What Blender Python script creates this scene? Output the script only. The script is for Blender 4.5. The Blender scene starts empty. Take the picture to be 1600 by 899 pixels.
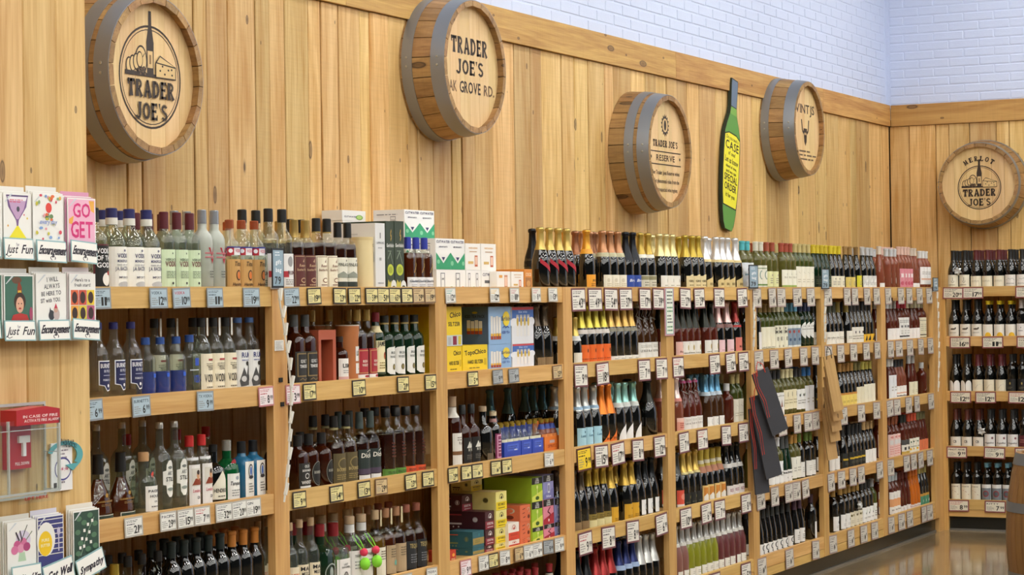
import bpy, bmesh, math, random
from mathutils import Vector, Matrix
random.seed(7)
SC = bpy.context.scene
COL = SC.collection
R_ = math.radians

# ------------------------------------------------------------------ camera
F = 3422.0
CAM = Vector((-5.4744, -4.31454, 1.66833)); YAW, PIT, ROL = 1.1045, -0.00727, -0.01449
FW = Vector((math.sin(YAW)*math.cos(PIT), math.cos(YAW)*math.cos(PIT), -math.sin(PIT)))
_r = Vector((math.cos(YAW), -math.sin(YAW), 0)); _u = _r.cross(FW)
RT = math.cos(ROL)*_r + math.sin(ROL)*_u; UP = -math.sin(ROL)*_r + math.cos(ROL)*_u
cd = bpy.data.cameras.new('camera'); cam = bpy.data.objects.new('camera', cd); COL.objects.link(cam)
cd.sensor_width = 36; cd.lens = F/1600*36; cd.clip_end = 100
cam.matrix_world = Matrix(((RT.x, UP.x, -FW.x, CAM.x), (RT.y, UP.y, -FW.y, CAM.y), (RT.z, UP.z, -FW.z, CAM.z), (0, 0, 0, 1)))
SC.camera = cam
SC.cycles.transparent_max_bounces = 48
# ------------------------------------------------------------------ world, exposure
w = bpy.data.worlds.new('store_air'); SC.world = w; w.use_nodes = True
w.node_tree.nodes['Background'].inputs[0].default_value = (0.92, 0.96, 1.0, 1)
w.node_tree.nodes['Background'].inputs[1].default_value = 0.05
SC.view_settings.view_transform = 'Standard'; SC.view_settings.look = 'None'
SC.view_settings.gamma = 1; SC.view_settings.exposure = 0.0; SC.view_settings.use_curve_mapping = False
LAMP_POWER = 23.0

# ------------------------------------------------------------------ colours and materials
def lin(c):
    if isinstance(c, str):
        c = c.lstrip('#'); c = [int(c[i:i+2], 16)/255 for i in (0, 2, 4)]
    return tuple(x/12.92 if x <= .04045 else ((x+.055)/1.055)**2.4 for x in c[:3])
MATS = {}
def pbr(name, col, rough=.5, metal=0.0, coat=0.0, alpha=1.0):
    if name in MATS: return MATS[name]
    m = bpy.data.materials.new(name); m.use_nodes = True; b = m.node_tree.nodes['Principled BSDF']
    b.inputs['Base Color'].default_value = (*lin(col), 1); b.inputs['Roughness'].default_value = rough
    b.inputs['Metallic'].default_value = metal; b.inputs['Coat Weight'].default_value = coat
    MATS[name] = m; return m
def ink(col): return pbr('print_'+col, col, .55)
def paper(col): return pbr('paper_'+col, col, .5)
def foil(col, rough=.26): return pbr('foil_'+col, col, rough, .6)
def plastic(col, rough=.35): return pbr('plastic_'+col, col, rough)
def glass(name, tint, dens=0.0, rough=.03):
    """thin clear glass: fresnel reflection over a tinted see-through body"""
    if name in MATS: return MATS[name]
    m = bpy.data.materials.new(name); m.use_nodes = True; nt = m.node_tree; nt.nodes.clear()
    out = nt.nodes.new('ShaderNodeOutputMaterial'); mx = nt.nodes.new('ShaderNodeMixShader')
    tr = nt.nodes.new('ShaderNodeBsdfTransparent'); tr.inputs[0].default_value = (*lin(tint), 1)
    gl = nt.nodes.new('ShaderNodeBsdfGlossy'); gl.inputs['Roughness'].default_value = rough; gl.inputs[0].default_value = (1, 1, 1, 1)
    fr = nt.nodes.new('ShaderNodeFresnel'); fr.inputs[0].default_value = 1.5
    ge = nt.nodes.new('ShaderNodeNewGeometry'); iv = nt.nodes.new('ShaderNodeMath'); iv.operation = 'SUBTRACT'; iv.inputs[0].default_value = 1.0; nt.links.new(ge.outputs['Backfacing'], iv.inputs[1])
    ml = nt.nodes.new('ShaderNodeMath'); ml.operation = 'MULTIPLY'; nt.links.new(fr.outputs[0], ml.inputs[0]); nt.links.new(iv.outputs[0], ml.inputs[1]); nt.links.new(ml.outputs[0], mx.inputs[0])
    if dens > 0:
        df = nt.nodes.new('ShaderNodeBsdfDiffuse'); df.inputs[0].default_value = (*lin(tint), 1)
        m2 = nt.nodes.new('ShaderNodeMixShader'); m2.inputs[0].default_value = dens
        nt.links.new(tr.outputs[0], m2.inputs[1]); nt.links.new(df.outputs[0], m2.inputs[2]); nt.links.new(m2.outputs[0], mx.inputs[1])
    else: nt.links.new(tr.outputs[0], mx.inputs[1])
    nt.links.new(gl.outputs[0], mx.inputs[2]); nt.links.new(mx.outputs[0], out.inputs[0])
    MATS[name] = m; return m
def wood(name, light, dark, knot=None, axis=2, grain=1.0, rough=.6, vary=.22, saw=.5, bump=.25, coat=0.0):
    m = bpy.data.materials.new(name); m.use_nodes = True; nt = m.node_tree; N = nt.nodes.new; L = nt.links.new
    b = nt.nodes['Principled BSDF']; b.inputs['Roughness'].default_value = rough; b.inputs['Coat Weight'].default_value = coat
    tc = N('ShaderNodeTexCoord'); oi = N('ShaderNodeObjectInfo')
    mul = N('ShaderNodeMath'); mul.operation = 'MULTIPLY'; mul.inputs[1].default_value = 61.7; L(oi.outputs['Random'], mul.inputs[0])
    add = N('ShaderNodeVectorMath'); add.operation = 'ADD'; L(tc.outputs['Object'], add.inputs[0]); L(mul.outputs[0], add.inputs[1])
    def mp(a, bb):
        n = N('ShaderNodeMapping'); s = [a, a, a]; s[axis] = bb; n.inputs['Scale'].default_value = s; L(add.outputs[0], n.inputs[0]); return n
    n1 = N('ShaderNodeTexNoise'); n1.inputs['Scale'].default_value = 1; n1.inputs['Detail'].default_value = 4; n1.inputs['Distortion'].default_value = 1.4
    L(mp(16*grain, 1.1*grain).outputs[0], n1.inputs['Vector'])
    n2 = N('ShaderNodeTexNoise'); n2.inputs['Scale'].default_value = 1; n2.inputs['Detail'].default_value = 3
    L(mp(150*grain, 5*grain).outputs[0], n2.inputs['Vector'])
    mx = N('ShaderNodeMix'); mx.data_type = 'FLOAT'; mx.inputs[0].default_value = .35
    L(n1.outputs[0], mx.inputs[2]); L(n2.outputs[0], mx.inputs[3])
    cr = N('ShaderNodeValToRGB'); L(mx.outputs[0], cr.inputs[0])
    cr.color_ramp.elements[0].position = .33; cr.color_ramp.elements[0].color = (*lin(dark), 1)
    cr.color_ramp.elements[1].position = .62; cr.color_ramp.elements[1].color = (*lin(light), 1)
    last = cr.outputs[0]; hgt = mx.outputs[0]
    if saw > 0:
        n3 = N('ShaderNodeTexNoise'); n3.inputs['Scale'].default_value = 1; n3.inputs['Detail'].default_value = 2
        L(mp(5, 130).outputs[0], n3.inputs['Vector'])
        r3 = N('ShaderNodeValToRGB'); r3.color_ramp.elements[0].position = .3; r3.color_ramp.elements[1].position = .55
        v = 1-.16*saw; r3.color_ramp.elements[0].color = (v, v, v, 1); L(n3.outputs[0], r3.inputs[0])
        mm = N('ShaderNodeMix'); mm.data_type = 'RGBA'; mm.blend_type = 'MULTIPLY'; mm.inputs[0].default_value = 1
        L(last, mm.inputs[6]); L(r3.outputs[0], mm.inputs[7]); last = mm.outputs[2]
    if knot:
        for (ka, kb, thr, smin, smax) in ((6.5, 2.3, .40, .05, .10), (15, 7.5, .66, .05, .12)):     # large knots, then pin knots
            vo = N('ShaderNodeTexVoronoi'); vo.inputs['Scale'].default_value = 1; L(mp(ka, kb).outputs[0], vo.inputs['Vector'])
            sp = N('ShaderNodeSeparateColor'); L(vo.outputs['Color'], sp.inputs[0])
            gt = N('ShaderNodeMath'); gt.operation = 'GREATER_THAN'; gt.inputs[1].default_value = thr; L(sp.outputs[0], gt.inputs[0])
            sz = N('ShaderNodeMath'); sz.operation = 'MULTIPLY_ADD'; sz.inputs[1].default_value = smax; sz.inputs[2].default_value = smin; L(sp.outputs[1], sz.inputs[0])
            dv = N('ShaderNodeMath'); dv.operation = 'DIVIDE'; L(vo.outputs['Distance'], dv.inputs[0]); L(sz.outputs[0], dv.inputs[1])
            rk = N('ShaderNodeValToRGB'); e = rk.color_ramp.elements
            e[0].position = .0; e[0].color = (.9, .9, .9, 1); e[1].position = 1.0; e[1].color = (0, 0, 0, 1)
            q = e.new(.6); q.color = (.55, .55, .55, 1); q = e.new(.78); q.color = (.95, .95, .95, 1); q = e.new(.86); q.color = (.25, .25, .25, 1)
            L(dv.outputs[0], rk.inputs[0])
            mk = N('ShaderNodeMath'); mk.operation = 'MULTIPLY'; L(rk.outputs[0], mk.inputs[0]); L(gt.outputs[0], mk.inputs[1])
            mm = N('ShaderNodeMix'); mm.data_type = 'RGBA'; L(mk.outputs[0], mm.inputs[0]); L(last, mm.inputs[6]); mm.inputs[7].default_value = (*lin(knot), 1); last = mm.outputs[2]
    hv = N('ShaderNodeHueSaturation'); mr = N('ShaderNodeMapRange'); L(oi.outputs['Random'], mr.inputs[0])
    mr.inputs[3].default_value = 1-vary; mr.inputs[4].default_value = 1+vary*.6; L(mr.outputs[0], hv.inputs['Value'])
    mr2 = N('ShaderNodeMapRange'); m3 = N('ShaderNodeMath'); m3.operation = 'FRACT'; m4 = N('ShaderNodeMath'); m4.operation = 'MULTIPLY'; m4.inputs[1].default_value = 7.31
    L(oi.outputs['Random'], m4.inputs[0]); L(m4.outputs[0], m3.inputs[0]); L(m3.outputs[0], mr2.inputs[0])
    mr2.inputs[3].default_value = .490; mr2.inputs[4].default_value = .504; L(mr2.outputs[0], hv.inputs['Hue'])
    L(last, hv.inputs['Color']); L(hv.outputs[0], b.inputs['Base Color'])
    bp = N('ShaderNodeBump'); bp.inputs['Strength'].default_value = bump; bp.inputs['Distance'].default_value = .002
    L(hgt, bp.inputs['Height']); L(bp.outputs[0], b.inputs['Normal'])
    MATS[name] = m; return m
PLANK = wood('pine_plank', '#e4c384', '#c2944a', '#5c432a', 2, vary=.24, saw=.3)
COLUMN = wood('pine_column', '#dfbe80', '#bf9450', '#5f4830', 2, grain=.8, vary=.06, saw=0)
TRIM = wood('pine_trim', '#d6ab62', '#ad7b3c', '#553a24', 0, vary=.1, saw=.3)
TRIMB = wood('pine_trim_end', '#cda05a', '#ad7b3c', '#553a24', 1, vary=.1, saw=.3)
OAKX = wood('oak_rail', '#dcb56f', '#c3954e', None, 0, grain=.9, rough=.45, vary=.1, saw=0, bump=.1)
OAKY = wood('oak_rail_end', '#dcb56f', '#c3954e', None, 1, grain=.9, rough=.45, vary=.1, saw=0, bump=.1)
OAKZ = wood('oak_post', '#d8b06a', '#be904c', None, 2, grain=.9, rough=.45, vary=.08, saw=0, bump=.1)
STAVE = wood('barrel_stave', '#b08b56', '#856339', '#3a2818', 1, rough=.55, vary=.22, saw=.3)
STAVEZ = wood('barrel_stave_upright', '#9d7440', '#775229', '#3a2818', 2, rough=.5, vary=.18, saw=.2)
HEADW = wood('barrel_head', '#e6c892', '#d3af74', None, 2, grain=.8, rough=.5, vary=.06, saw=.1)
KRAFT = wood('kraft_paper', '#c9a468', '#b8925a', '#6b4d2c', 2, rough=.7, vary=.08, saw=.2)
HOOP = pbr('hoop_steel', '#8f9296', .4, .65); RIVET = pbr('rivet_steel', '#b9b9b5', .3, .8)
DARKM = pbr('dark_void', '#15130f', .8)
CLEAR = glass('clear_glass', '#eef2ec', .035); CLEAR0 = glass('clear_spirit_glass', '#eceee6'); CLEARG = glass('clear_glass_green', '#d6dcd0', .06); FROST = glass('frosted_glass', '#bfc4b9', .75, .35)
ACRY = glass('acrylic', '#fbfdfd'); PALEY = glass('pale_wine_glass', '#8d8a45', .35); PALEG = glass('green_wine_glass', '#5f6b2b', .45)
YELG = glass('limoncello_glass', '#979a2a', .8, .15); ROSE = glass('rose_wine_glass', '#b2654a', .45); ROSED = glass('deep_rose_glass', '#6b2c1c', .6); MAROON = glass('plum_frosted_glass', '#6c3434', .9, .3)
DUSK = glass('dusty_rose_glass', '#8f5f55', .9, .3)
ORANGE = glass('orange_wine_glass', '#d4701e', .85); EMER = glass('emerald_glass', '#0f6b38', .55); BLUEG = glass('blue_gin_glass', '#2f7ba6', .7)
DKGREEN = glass('dark_green_glass', '#14301c', .8); AMBERL = glass('amber_spirit', '#6b2c0b', .5); AMBERD = glass('dark_amber_spirit', '#3a1305', .75); GOLDL = glass('gold_spirit', '#a2761d', .4)
BLACKG = pbr('black_wine_glass', '#080907', .012, 0, 1.0); BROWNG = glass('brown_wine_glass', '#4a2c14', .7)
GLASSES = dict(clear=CLEAR, cg=CLEARG, frost=FROST, py=PALEY, pg=PALEG, yel=YELG, rose=ROSE, rosed=ROSED, maroon=MAROON, dusk=DUSK, orange=ORANGE, emer=EMER, blue=BLUEG, dkg=DKGREEN, black=BLACKG, brown=BROWNG, amber=AMBERD)

# ------------------------------------------------------------------ mesh builder
class MB:
    def __init__(s): s.v = []; s.f = []; s.m = []; s.mats = []
    def mi(s, mat):
        if mat not in s.mats: s.mats.append(mat)
        return s.mats.index(mat)
    def poly(s, pts, mat):
        n = len(s.v); s.v += [tuple(p) for p in pts]; s.f.append(tuple(range(n, n+len(pts)))); s.m.append(s.mi(mat))
    def box(s, x0, x1, y0, y1, z0, z1, mat):
        n = len(s.v); s.v += [(x, y, z) for z in (z0, z1) for y in (y0, y1) for x in (x0, x1)]
        k = s.mi(mat)
        for q in ((0, 2, 3, 1), (4, 5, 7, 6), (0, 1, 5, 4), (2, 6, 7, 3), (0, 4, 6, 2), (1, 3, 7, 5)):
            s.f.append(tuple(n+i for i in q)); s.m.append(k)
    def prism(s, pts, axis, a, b, mat):
        """extrude a 2-D polygon along an axis: axis 2 -> pts are (x,y); 1 -> (x,z); 0 -> (y,z)"""
        def p3(p, t): return (p[0], p[1], t) if axis == 2 else ((p[0], t, p[1]) if axis == 1 else (t, p[0], p[1]))
        n = len(s.v); k = s.mi(mat); c = len(pts)
        s.v += [p3(p, a) for p in pts]+[p3(p, b) for p in pts]
        s.f.append(tuple(n+i for i in range(c))[::-1]); s.f.append(tuple(n+c+i for i in range(c))); s.m += [k, k]
        for i in range(c):
            j = (i+1) % c; s.f.append((n+i, n+j, n+c+j, n+c+i)); s.m.append(k)
    def lathe(s, prof, mat, seg=18, n=2.0, sy=1.0, cap0=True, cap1=True, cx=0, cy=0):
        """prof: [(r,z)]; n: superellipse exponent (2 = round, 5 = square)"""
        k = s.mi(mat); base = len(s.v); rm = max(r for r, z in prof)
        for r, z in prof:
            e = n if r > .66*rm else 2.0
            for i in range(seg):
                t = 2*math.pi*i/seg+math.pi/seg; c, q = math.cos(t), math.sin(t); d = (abs(c)**e+abs(q)**e)**(1/e)
                s.v.append((cx+r*c/d, cy+sy*r*q/d, z))
        for a in range(len(prof)-1):
            for i in range(seg):
                j = (i+1) % seg; o = base+a*seg
                s.f.append((o+i, o+j, o+seg+j, o+seg+i)); s.m.append(k)
        if cap0: s.f.append(tuple(base+i for i in range(seg))[::-1]); s.m.append(k)
        if cap1: s.f.append(tuple(base+(len(prof)-1)*seg+i for i in range(seg))); s.m.append(k)
    def tube(s, pts, r, mat, seg=6):
        k = s.mi(mat); base = len(s.v); P = [Vector(p) for p in pts]
        for i, p in enumerate(P):
            d = (P[min(i+1, len(P)-1)]-P[max(i-1, 0)]).normalized(); a = d.cross(Vector((0, 0, 1)))
            if a.length < .05: a = d.cross(Vector((0, 1, 0)))
            a.normalize(); b = d.cross(a)
            for j in range(seg):
                t = 2*math.pi*j/seg; s.v.append(tuple(p+r*(math.cos(t)*a+math.sin(t)*b)))
        for i in range(len(P)-1):
            for j in range(seg):
                q = (j+1) % seg; o = base+i*seg; s.f.append((o+j, o+q, o+seg+q, o+seg+j)); s.m.append(k)
        s.f.append(tuple(base+j for j in range(seg))); s.f.append(tuple(base+(len(P)-1)*seg+j for j in range(seg))); s.m += [k, k]
    def mesh(s, name, smooth=False):
        me = bpy.data.meshes.new(name); me.from_pydata(s.v, [], s.f)
        for m in s.mats: me.materials.append(m)
        me.polygons.foreach_set('material_index', s.m)
        if smooth:
            me.polygons.foreach_set('use_smooth', [len(f) < 6 for f in s.f])
            try: me.set_sharp_from_angle(angle=R_(42))
            except Exception: pass
        me.update(); return me
    def build(s, name, parent=None, smooth=False, loc=(0, 0, 0), rot=(0, 0, 0)):
        return obj(name, s.mesh(name, smooth), parent, loc, rot)
def obj(name, data, parent=None, loc=(0, 0, 0), rot=(0, 0, 0)):
    o = bpy.data.objects.new(name, data); COL.objects.link(o); o.location = loc; o.rotation_euler = rot
    if parent: o.parent = parent
    return o
def tag(o, label, cat, group=None):
    o['label'] = label; o['category'] = cat
    if group: o['group'] = group
    return o
def thing(name, label, cat, loc=(0, 0, 0), rz=0, group=None):
    return tag(obj(name, None, None, loc, (0, 0, rz)), label, cat, group)
def struct(o): o['kind'] = 'structure'; return o

# ------------------------------------------------------------------ lettering
GLY = {}
def make_glyphs():
    chars = "ABCDEFGHIJKLMNOPQRSTUVWXYZabcdefghijklmnopqrstuvwxyz0123456789.,'!?&/"
    c = bpy.data.curves.new('glyph', 'FONT'); c.size = 1; c.resolution_u = 2; c.offset = .02
    o = bpy.data.objects.new('glyph', c); COL.objects.link(o)
    for ch in chars:
        c.body = ch; bpy.context.view_layer.update()
        e = o.evaluated_get(bpy.context.evaluated_depsgraph_get()); me = e.to_mesh()
        v = [(p.co.x, p.co.y) for p in me.vertices]; f = [tuple(p.vertices) for p in me.polygons]; e.to_mesh_clear()
        x0 = min(p[0] for p in v); x1 = max(p[0] for p in v); GLY[ch] = ([(a-x0, b) for a, b in v], f, x1-x0)
    bpy.data.objects.remove(o); bpy.data.curves.remove(c)
make_glyphs()
def hour(p, q, w0, wm, w1):
    (x0, y0), (x1, y1) = p, q; L = math.hypot(x1-x0, y1-y0); nx, ny = -(y1-y0)/L, (x1-x0)/L; mx, my = (x0+x1)/2, (y0+y1)/2
    return [(x0+nx*w0/2, y0+ny*w0/2), (mx+nx*wm/2, my+ny*wm/2), (x1+nx*w1/2, y1+ny*w1/2), (x1-nx*w1/2, y1-ny*w1/2), (mx-nx*wm/2, my-ny*wm/2), (x0-nx*w0/2, y0-ny*w0/2)]
def band(pts, w):
    out = []
    for i in range(len(pts)-1):
        (x0, y0), (x1, y1) = pts[i], pts[i+1]; w0 = w[i] if isinstance(w, list) else w; w1 = w[i+1] if isinstance(w, list) else w
        L = math.hypot(x1-x0, y1-y0) or 1; nx, ny = -(y1-y0)/L, (x1-x0)/L
        out.append([(x0+nx*w0/2, y0+ny*w0/2), (x0-nx*w0/2, y0-ny*w0/2), (x1-nx*w1/2, y1-ny*w1/2), (x1+nx*w1/2, y1+ny*w1/2)])
    return out
def arc(cx, cy, rx, ry, a0, a1, n=10): return [(cx+rx*math.cos(R_(a0+(a1-a0)*i/n)), cy+ry*math.sin(R_(a0+(a1-a0)*i/n))) for i in range(n+1)]
SLAB = {  # western slab letters, unit height: list of polygons, width
 'T': ([hour((.32, 0), (.32, 1), .34, .2, .2), hour((0, .9), (.64, .9), .22, .16, .22), [(0, .98), (.07, .98), (.12, .62), (0, .66)], [(.64, .98), (.57, .98), (.52, .62), (.64, .66)]], .64),
 'R': ([hour((.16, 0), (.16, 1), .3, .2, .28)]+band(arc(.3, .73, .22, .2, 95, -95), .17)+[hour((.3, .5), (.58, 0), .16, .17, .26)], .7),
 'A': ([hour((.12, 0), (.33, 1), .24, .12, .14), hour((.37, 1), (.6, 0), .16, .2, .3), [(.2, .27), (.5, .27), (.5, .4), (.2, .4)]], .72),
 'D': ([hour((.16, 0), (.16, 1), .3, .2, .3)]+band(arc(.26, .5, .32, .42, 95, -95, 14), .18), .68),
 'E': ([hour((.16, 0), (.16, 1), .28, .2, .28), hour((.1, .91), (.56, .91), .17, .14, .2), hour((.1, .09), (.58, .09), .17, .14, .2), hour((.1, .52), (.48, .52), .14, .12, .2), [(.56, .99), (.48, .99), (.5, .7), (.56, .68)], [(.58, .01), (.5, .01), (.5, .3), (.58, .32)]], .6),
 'J': ([hour((.36, .25), (.36, 1), .2, .18, .3)]+band(arc(.2, .26, .17, .2, 0, -165), .17), .54),
 'O': (band(arc(.33, .5, .25, .41, 0, 360, 20), .18), .66),
 "'": ([[(.02, 1), (.18, 1), (.1, .66)]], .2),
 'S': (band(arc(.28, .72, .2, .19, 20, 270), .17)+band(arc(.28, .29, .2, .2, 90, -160), .17), .54),
 'M': ([hour((.1, 0), (.14, 1), .24, .14, .2), hour((.14, 1), (.42, .1), .2, .16, .12), hour((.42, .1), (.7, 1), .12, .14, .2), hour((.7, 1), (.74, 0), .2, .18, .26)], .86),
 'L': ([hour((.16, 0), (.16, 1), .28, .2, .3), hour((.1, .09), (.56, .09), .17, .14, .2), [(.56, .01), (.48, .01), (.5, .34), (.56, .36)]], .58)}
def layout(s, slab=False, sp=.07):
    out = []; x = 0
    for ch in s:
        if ch == ' ': x += .32; continue
        if slab: pol, wd = SLAB[ch]; out.append((x, pol, None)); x += wd+.07
        else: v, f, wd = GLY[ch]; out.append((x, v, f)); x += wd+sp
    return out, max(x-(.07 if slab else sp), .01)
def draw_text(mb, pos, s, u, v, size, mat, off, width=None, align=0, shear=0, slab=False, rot=0, sx=1.0):
    """pos(u,v,off) maps art coordinates to 3-D; size = cap height; width squeezes to fit"""
    lay, W = layout(s, slab); k = size if slab else size/.7; kx = k*sx
    if width and W*kx > 0: kx = width/W
    x0 = u-(W*kx*(.5 if align == 0 else (0 if align < 0 else 1))); cr, sr = math.cos(rot), math.sin(rot)
    m = mb.mi(mat)
    def pt(a, b):
        px, py = x0+a*kx+b*k*shear-u, b*k; return pos(u+px*cr-py*sr, v+px*sr+py*cr, off)
    for x, g, f in lay:
        if f is None:
            for pol in g: mb.poly([pt(x+a, b) for a, b in pol], mat)
        else:
            n = len(mb.v); mb.v += [pt(x+a, b) for a, b in g]
            for q in f: mb.f.append(tuple(n+i for i in q)); mb.m.append(m)
def clip(pts, c, keep_right):
    out = []
    for i in range(len(pts)):
        p, q = pts[i], pts[(i+1) % len(pts)]; ip = (p[0] >= c) == keep_right or p[0] == c; iq = (q[0] >= c) == keep_right or q[0] == c
        if ip: out.append(p)
        if ip != iq: t = (c-p[0])/(q[0]-p[0]); out.append((c, p[1]+t*(q[1]-p[1])))
    return out
def cuts(u0, u1, step):
    """strip edges on one common grid, so that layers of print follow the same facets"""
    if step < .05: return [u0, u1]
    g = [step*j for j in range(math.ceil(u0/step-1e-6), math.floor(u1/step+1e-6)+1)]; return [u0]+[c for c in g if u0+1e-5 < c < u1-1e-5]+[u1]
def fill_poly(mb, pos, pts, col, off, step):
    u0, u1 = min(p[0] for p in pts), max(p[0] for p in pts); C = cuts(u0, u1, step)
    for c0, c1 in zip(C[:-1], C[1:]):
        q = pts
        if c0 > u0+1e-6: q = clip(q, c0, True)
        if c1 < u1-1e-6 and len(q) > 2: q = clip(q, c1, False)
        if len(q) > 2: mb.poly([pos(x, y, off) for x, y in q], ink(col))
def draw_art(mb, pos, art, step=.01, off0=.0007):
    """art items: ('r',u0,v0,u1,v1,col) ('t',text,u,v,size,col,{opts}) ('c',u,v,r,col) ('o',u,v,r,w,col) ('p',pts,col) ('e',u,v,rx,ry,col) ('g',u0,v0,u1,v1,n,col)"""
    for i, a in enumerate(art):
        off = off0+(.00028 if step >= .05 else .00012)*i; k = a[0]
        if k == 'r':
            _, u0, v0, u1, v1, c = a; C = cuts(u0, u1, step)
            for p, q in zip(C[:-1], C[1:]):
                mb.poly([pos(p, v0, off), pos(q, v0, off), pos(q, v1, off), pos(p, v1, off)], ink(c))
        elif k == 't':
            o = a[6] if len(a) > 6 else {}; draw_text(mb, pos, a[1], a[2], a[3], a[4], ink(a[5]), off+(.0004 if step >= .05 else 0), **o)
        elif k in 'ce':
            u, v, rx = a[1:4]; ry = rx if k == 'c' else a[4]; fill_poly(mb, pos, arc(u, v, rx, ry, 0, 342, 19), a[-1], off, step)
        elif k == 'o':
            _, u, v, r, wd, c = a
            for q in band(arc(u, v, r, r, 0, 360, 40), wd): mb.poly([pos(x, y, off) for x, y in q], ink(c))
        elif k == 'p': fill_poly(mb, pos, a[1], a[2], off, step)
        elif k == 'b':
            for q in band(a[1], a[2]): mb.poly([pos(x, y, off) for x, y in q], ink(a[3]))
        elif k == 'g':   # small-print lines broken into words
            _, u0, v0, u1, v1, n, c = a; h = (v1-v0)/n; rr = random.Random(int(abs(u0+v1)*1e5)+n)
            for j in range(n):
                e = u1-(u1-u0)*rr.choice([0, 0, .15, .3]); y = v1-h*(j+.5); p = u0; wd = abs(u1-u0)
                while p < e-1e-4:
                    q0 = min(e, p+wd*rr.choice([.1, .16, .22, .3])); C = cuts(p, q0, step)
                    for p1, q in zip(C[:-1], C[1:]): mb.poly([pos(p1, y-h*.2, off), pos(q, y-h*.2, off), pos(q, y+h*.2, off), pos(p1, y+h*.2, off)], ink(c))
                    p = q0+wd*.045
def flat(y): return lambda u, v, off: (u, y-off, v)      # art plane facing -y

# ------------------------------------------------------------------ picture ray helpers (real positions on real planes)
def solve_s(px, d, z, unit):
    """distance along a shelving run for something seen at column px standing at depth d and height z"""
    def P(s): return (Vector((s, d, z)) if unit == 'A' else Vector((XS+d, -s, z)))-CAM
    k = (px-800)/F; g = lambda s: P(s).dot(RT)-k*P(s).dot(FW)
    g0, g1 = g(0.0), g(1.0); return -g0/(g1-g0)
def on_plane_y(px, py, Y):
    d = FW+RT*((px-800)/F)+UP*((449.5-py)/F); return CAM+d*((Y-CAM.y)/d.y)
PT = 1.2192; PW = .096; XS = 9.932; WA = .545; XB = 10.543
ZL = [1.741, 1.3874, .9961, .603, .222]; RH = .0708; KT = .0996; ZT = 2.959; ZT2 = 3.116

# ================================================================== THE SETTING
def mat_floor():
    m = bpy.data.materials.new('polished_concrete'); m.use_nodes = True; nt = m.node_tree; N = nt.nodes.new; L = nt.links.new; b = nt.nodes['Principled BSDF']
    tc = N('ShaderNodeTexCoord'); n = N('ShaderNodeTexNoise'); n.inputs['Scale'].default_value = 1.6; n.inputs['Detail'].default_value = 7; n.inputs['Roughness'].default_value = .62
    L(tc.outputs['Object'], n.inputs['Vector']); cr = N('ShaderNodeValToRGB'); L(n.outputs[0], cr.inputs[0])
    cr.color_ramp.elements[0].position = .3; cr.color_ramp.elements[0].color = (*lin('#5f5340'), 1)
    cr.color_ramp.elements[1].position = .72; cr.color_ramp.elements[1].color = (*lin('#a8926e'), 1); L(cr.outputs[0], b.inputs['Base Color'])
    b.inputs['Roughness'].default_value = .16; b.inputs['Coat Weight'].default_value = .5; b.inputs['Coat Roughness'].default_value = .08
    return m
def mat_paint():
    m = bpy.data.materials.new('painted_brick'); m.use_nodes = True; nt = m.node_tree; N = nt.nodes.new; L = nt.links.new; b = nt.nodes['Principled BSDF']
    b.inputs['Base Color'].default_value = (*lin('#cdd8f2'), 1); b.inputs['Roughness'].default_value = .6
    tc = N('ShaderNodeTexCoord'); n = N('ShaderNodeTexNoise'); n.inputs['Scale'].default_value = 60; n.inputs['Detail'].default_value = 4
    L(tc.outputs['Object'], n.inputs['Vector']); bp = N('ShaderNodeBump'); bp.inputs['Strength'].default_value = .25; bp.inputs['Distance'].default_value = .004
    L(n.outputs[0], bp.inputs['Height']); L(bp.outputs[0], b.inputs['Normal']); return m
FLOORM = mat_floor(); BRICK = mat_paint(); CEILM = pbr('ceiling_paint', '#8b9098', .8); KICK = pbr('toe_kick_black', '#23231f', .25); CHROME = pbr('base_strip', '#8b8c88', .35, .6)
mb = MB(); mb.box(-9, 14, -12, 1.0, -.1, 0, FLOORM); struct(mb.build('floor'))
mb = MB(); mb.box(-9, 14, -12, 1.0, 5.2, 5.3, CEILM); struct(mb.build('ceiling'))
mb = MB(); mb.box(-9, XB+.3, WA+.03, WA+.3, 0, 5.2, BRICK); wallA = struct(mb.build('wall_left'))
mb = MB(); mb.box(XB+.03, XB+.3, -12, WA+.03, 0, 5.2, BRICK); wallB = struct(mb.build('wall_back'))
mb = MB(); mb.box(.09, XB+.02, WA+.026, WA+.0299, 0, ZT+.05, pbr('seam_shade_backing', '#2a1d10', .9)); mb.build('backing', wallA)  # dark sheet added behind the planks so the gaps read as shade
mb = MB(); mb.box(XB+.026, XB+.0299, -3.6, WA+.02, 0, ZT+.05, pbr('seam_shade_backing', '#2a1d10', .9)); mb.build('backing', wallB)  # same added dark sheet, shading the end-wall seams
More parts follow.
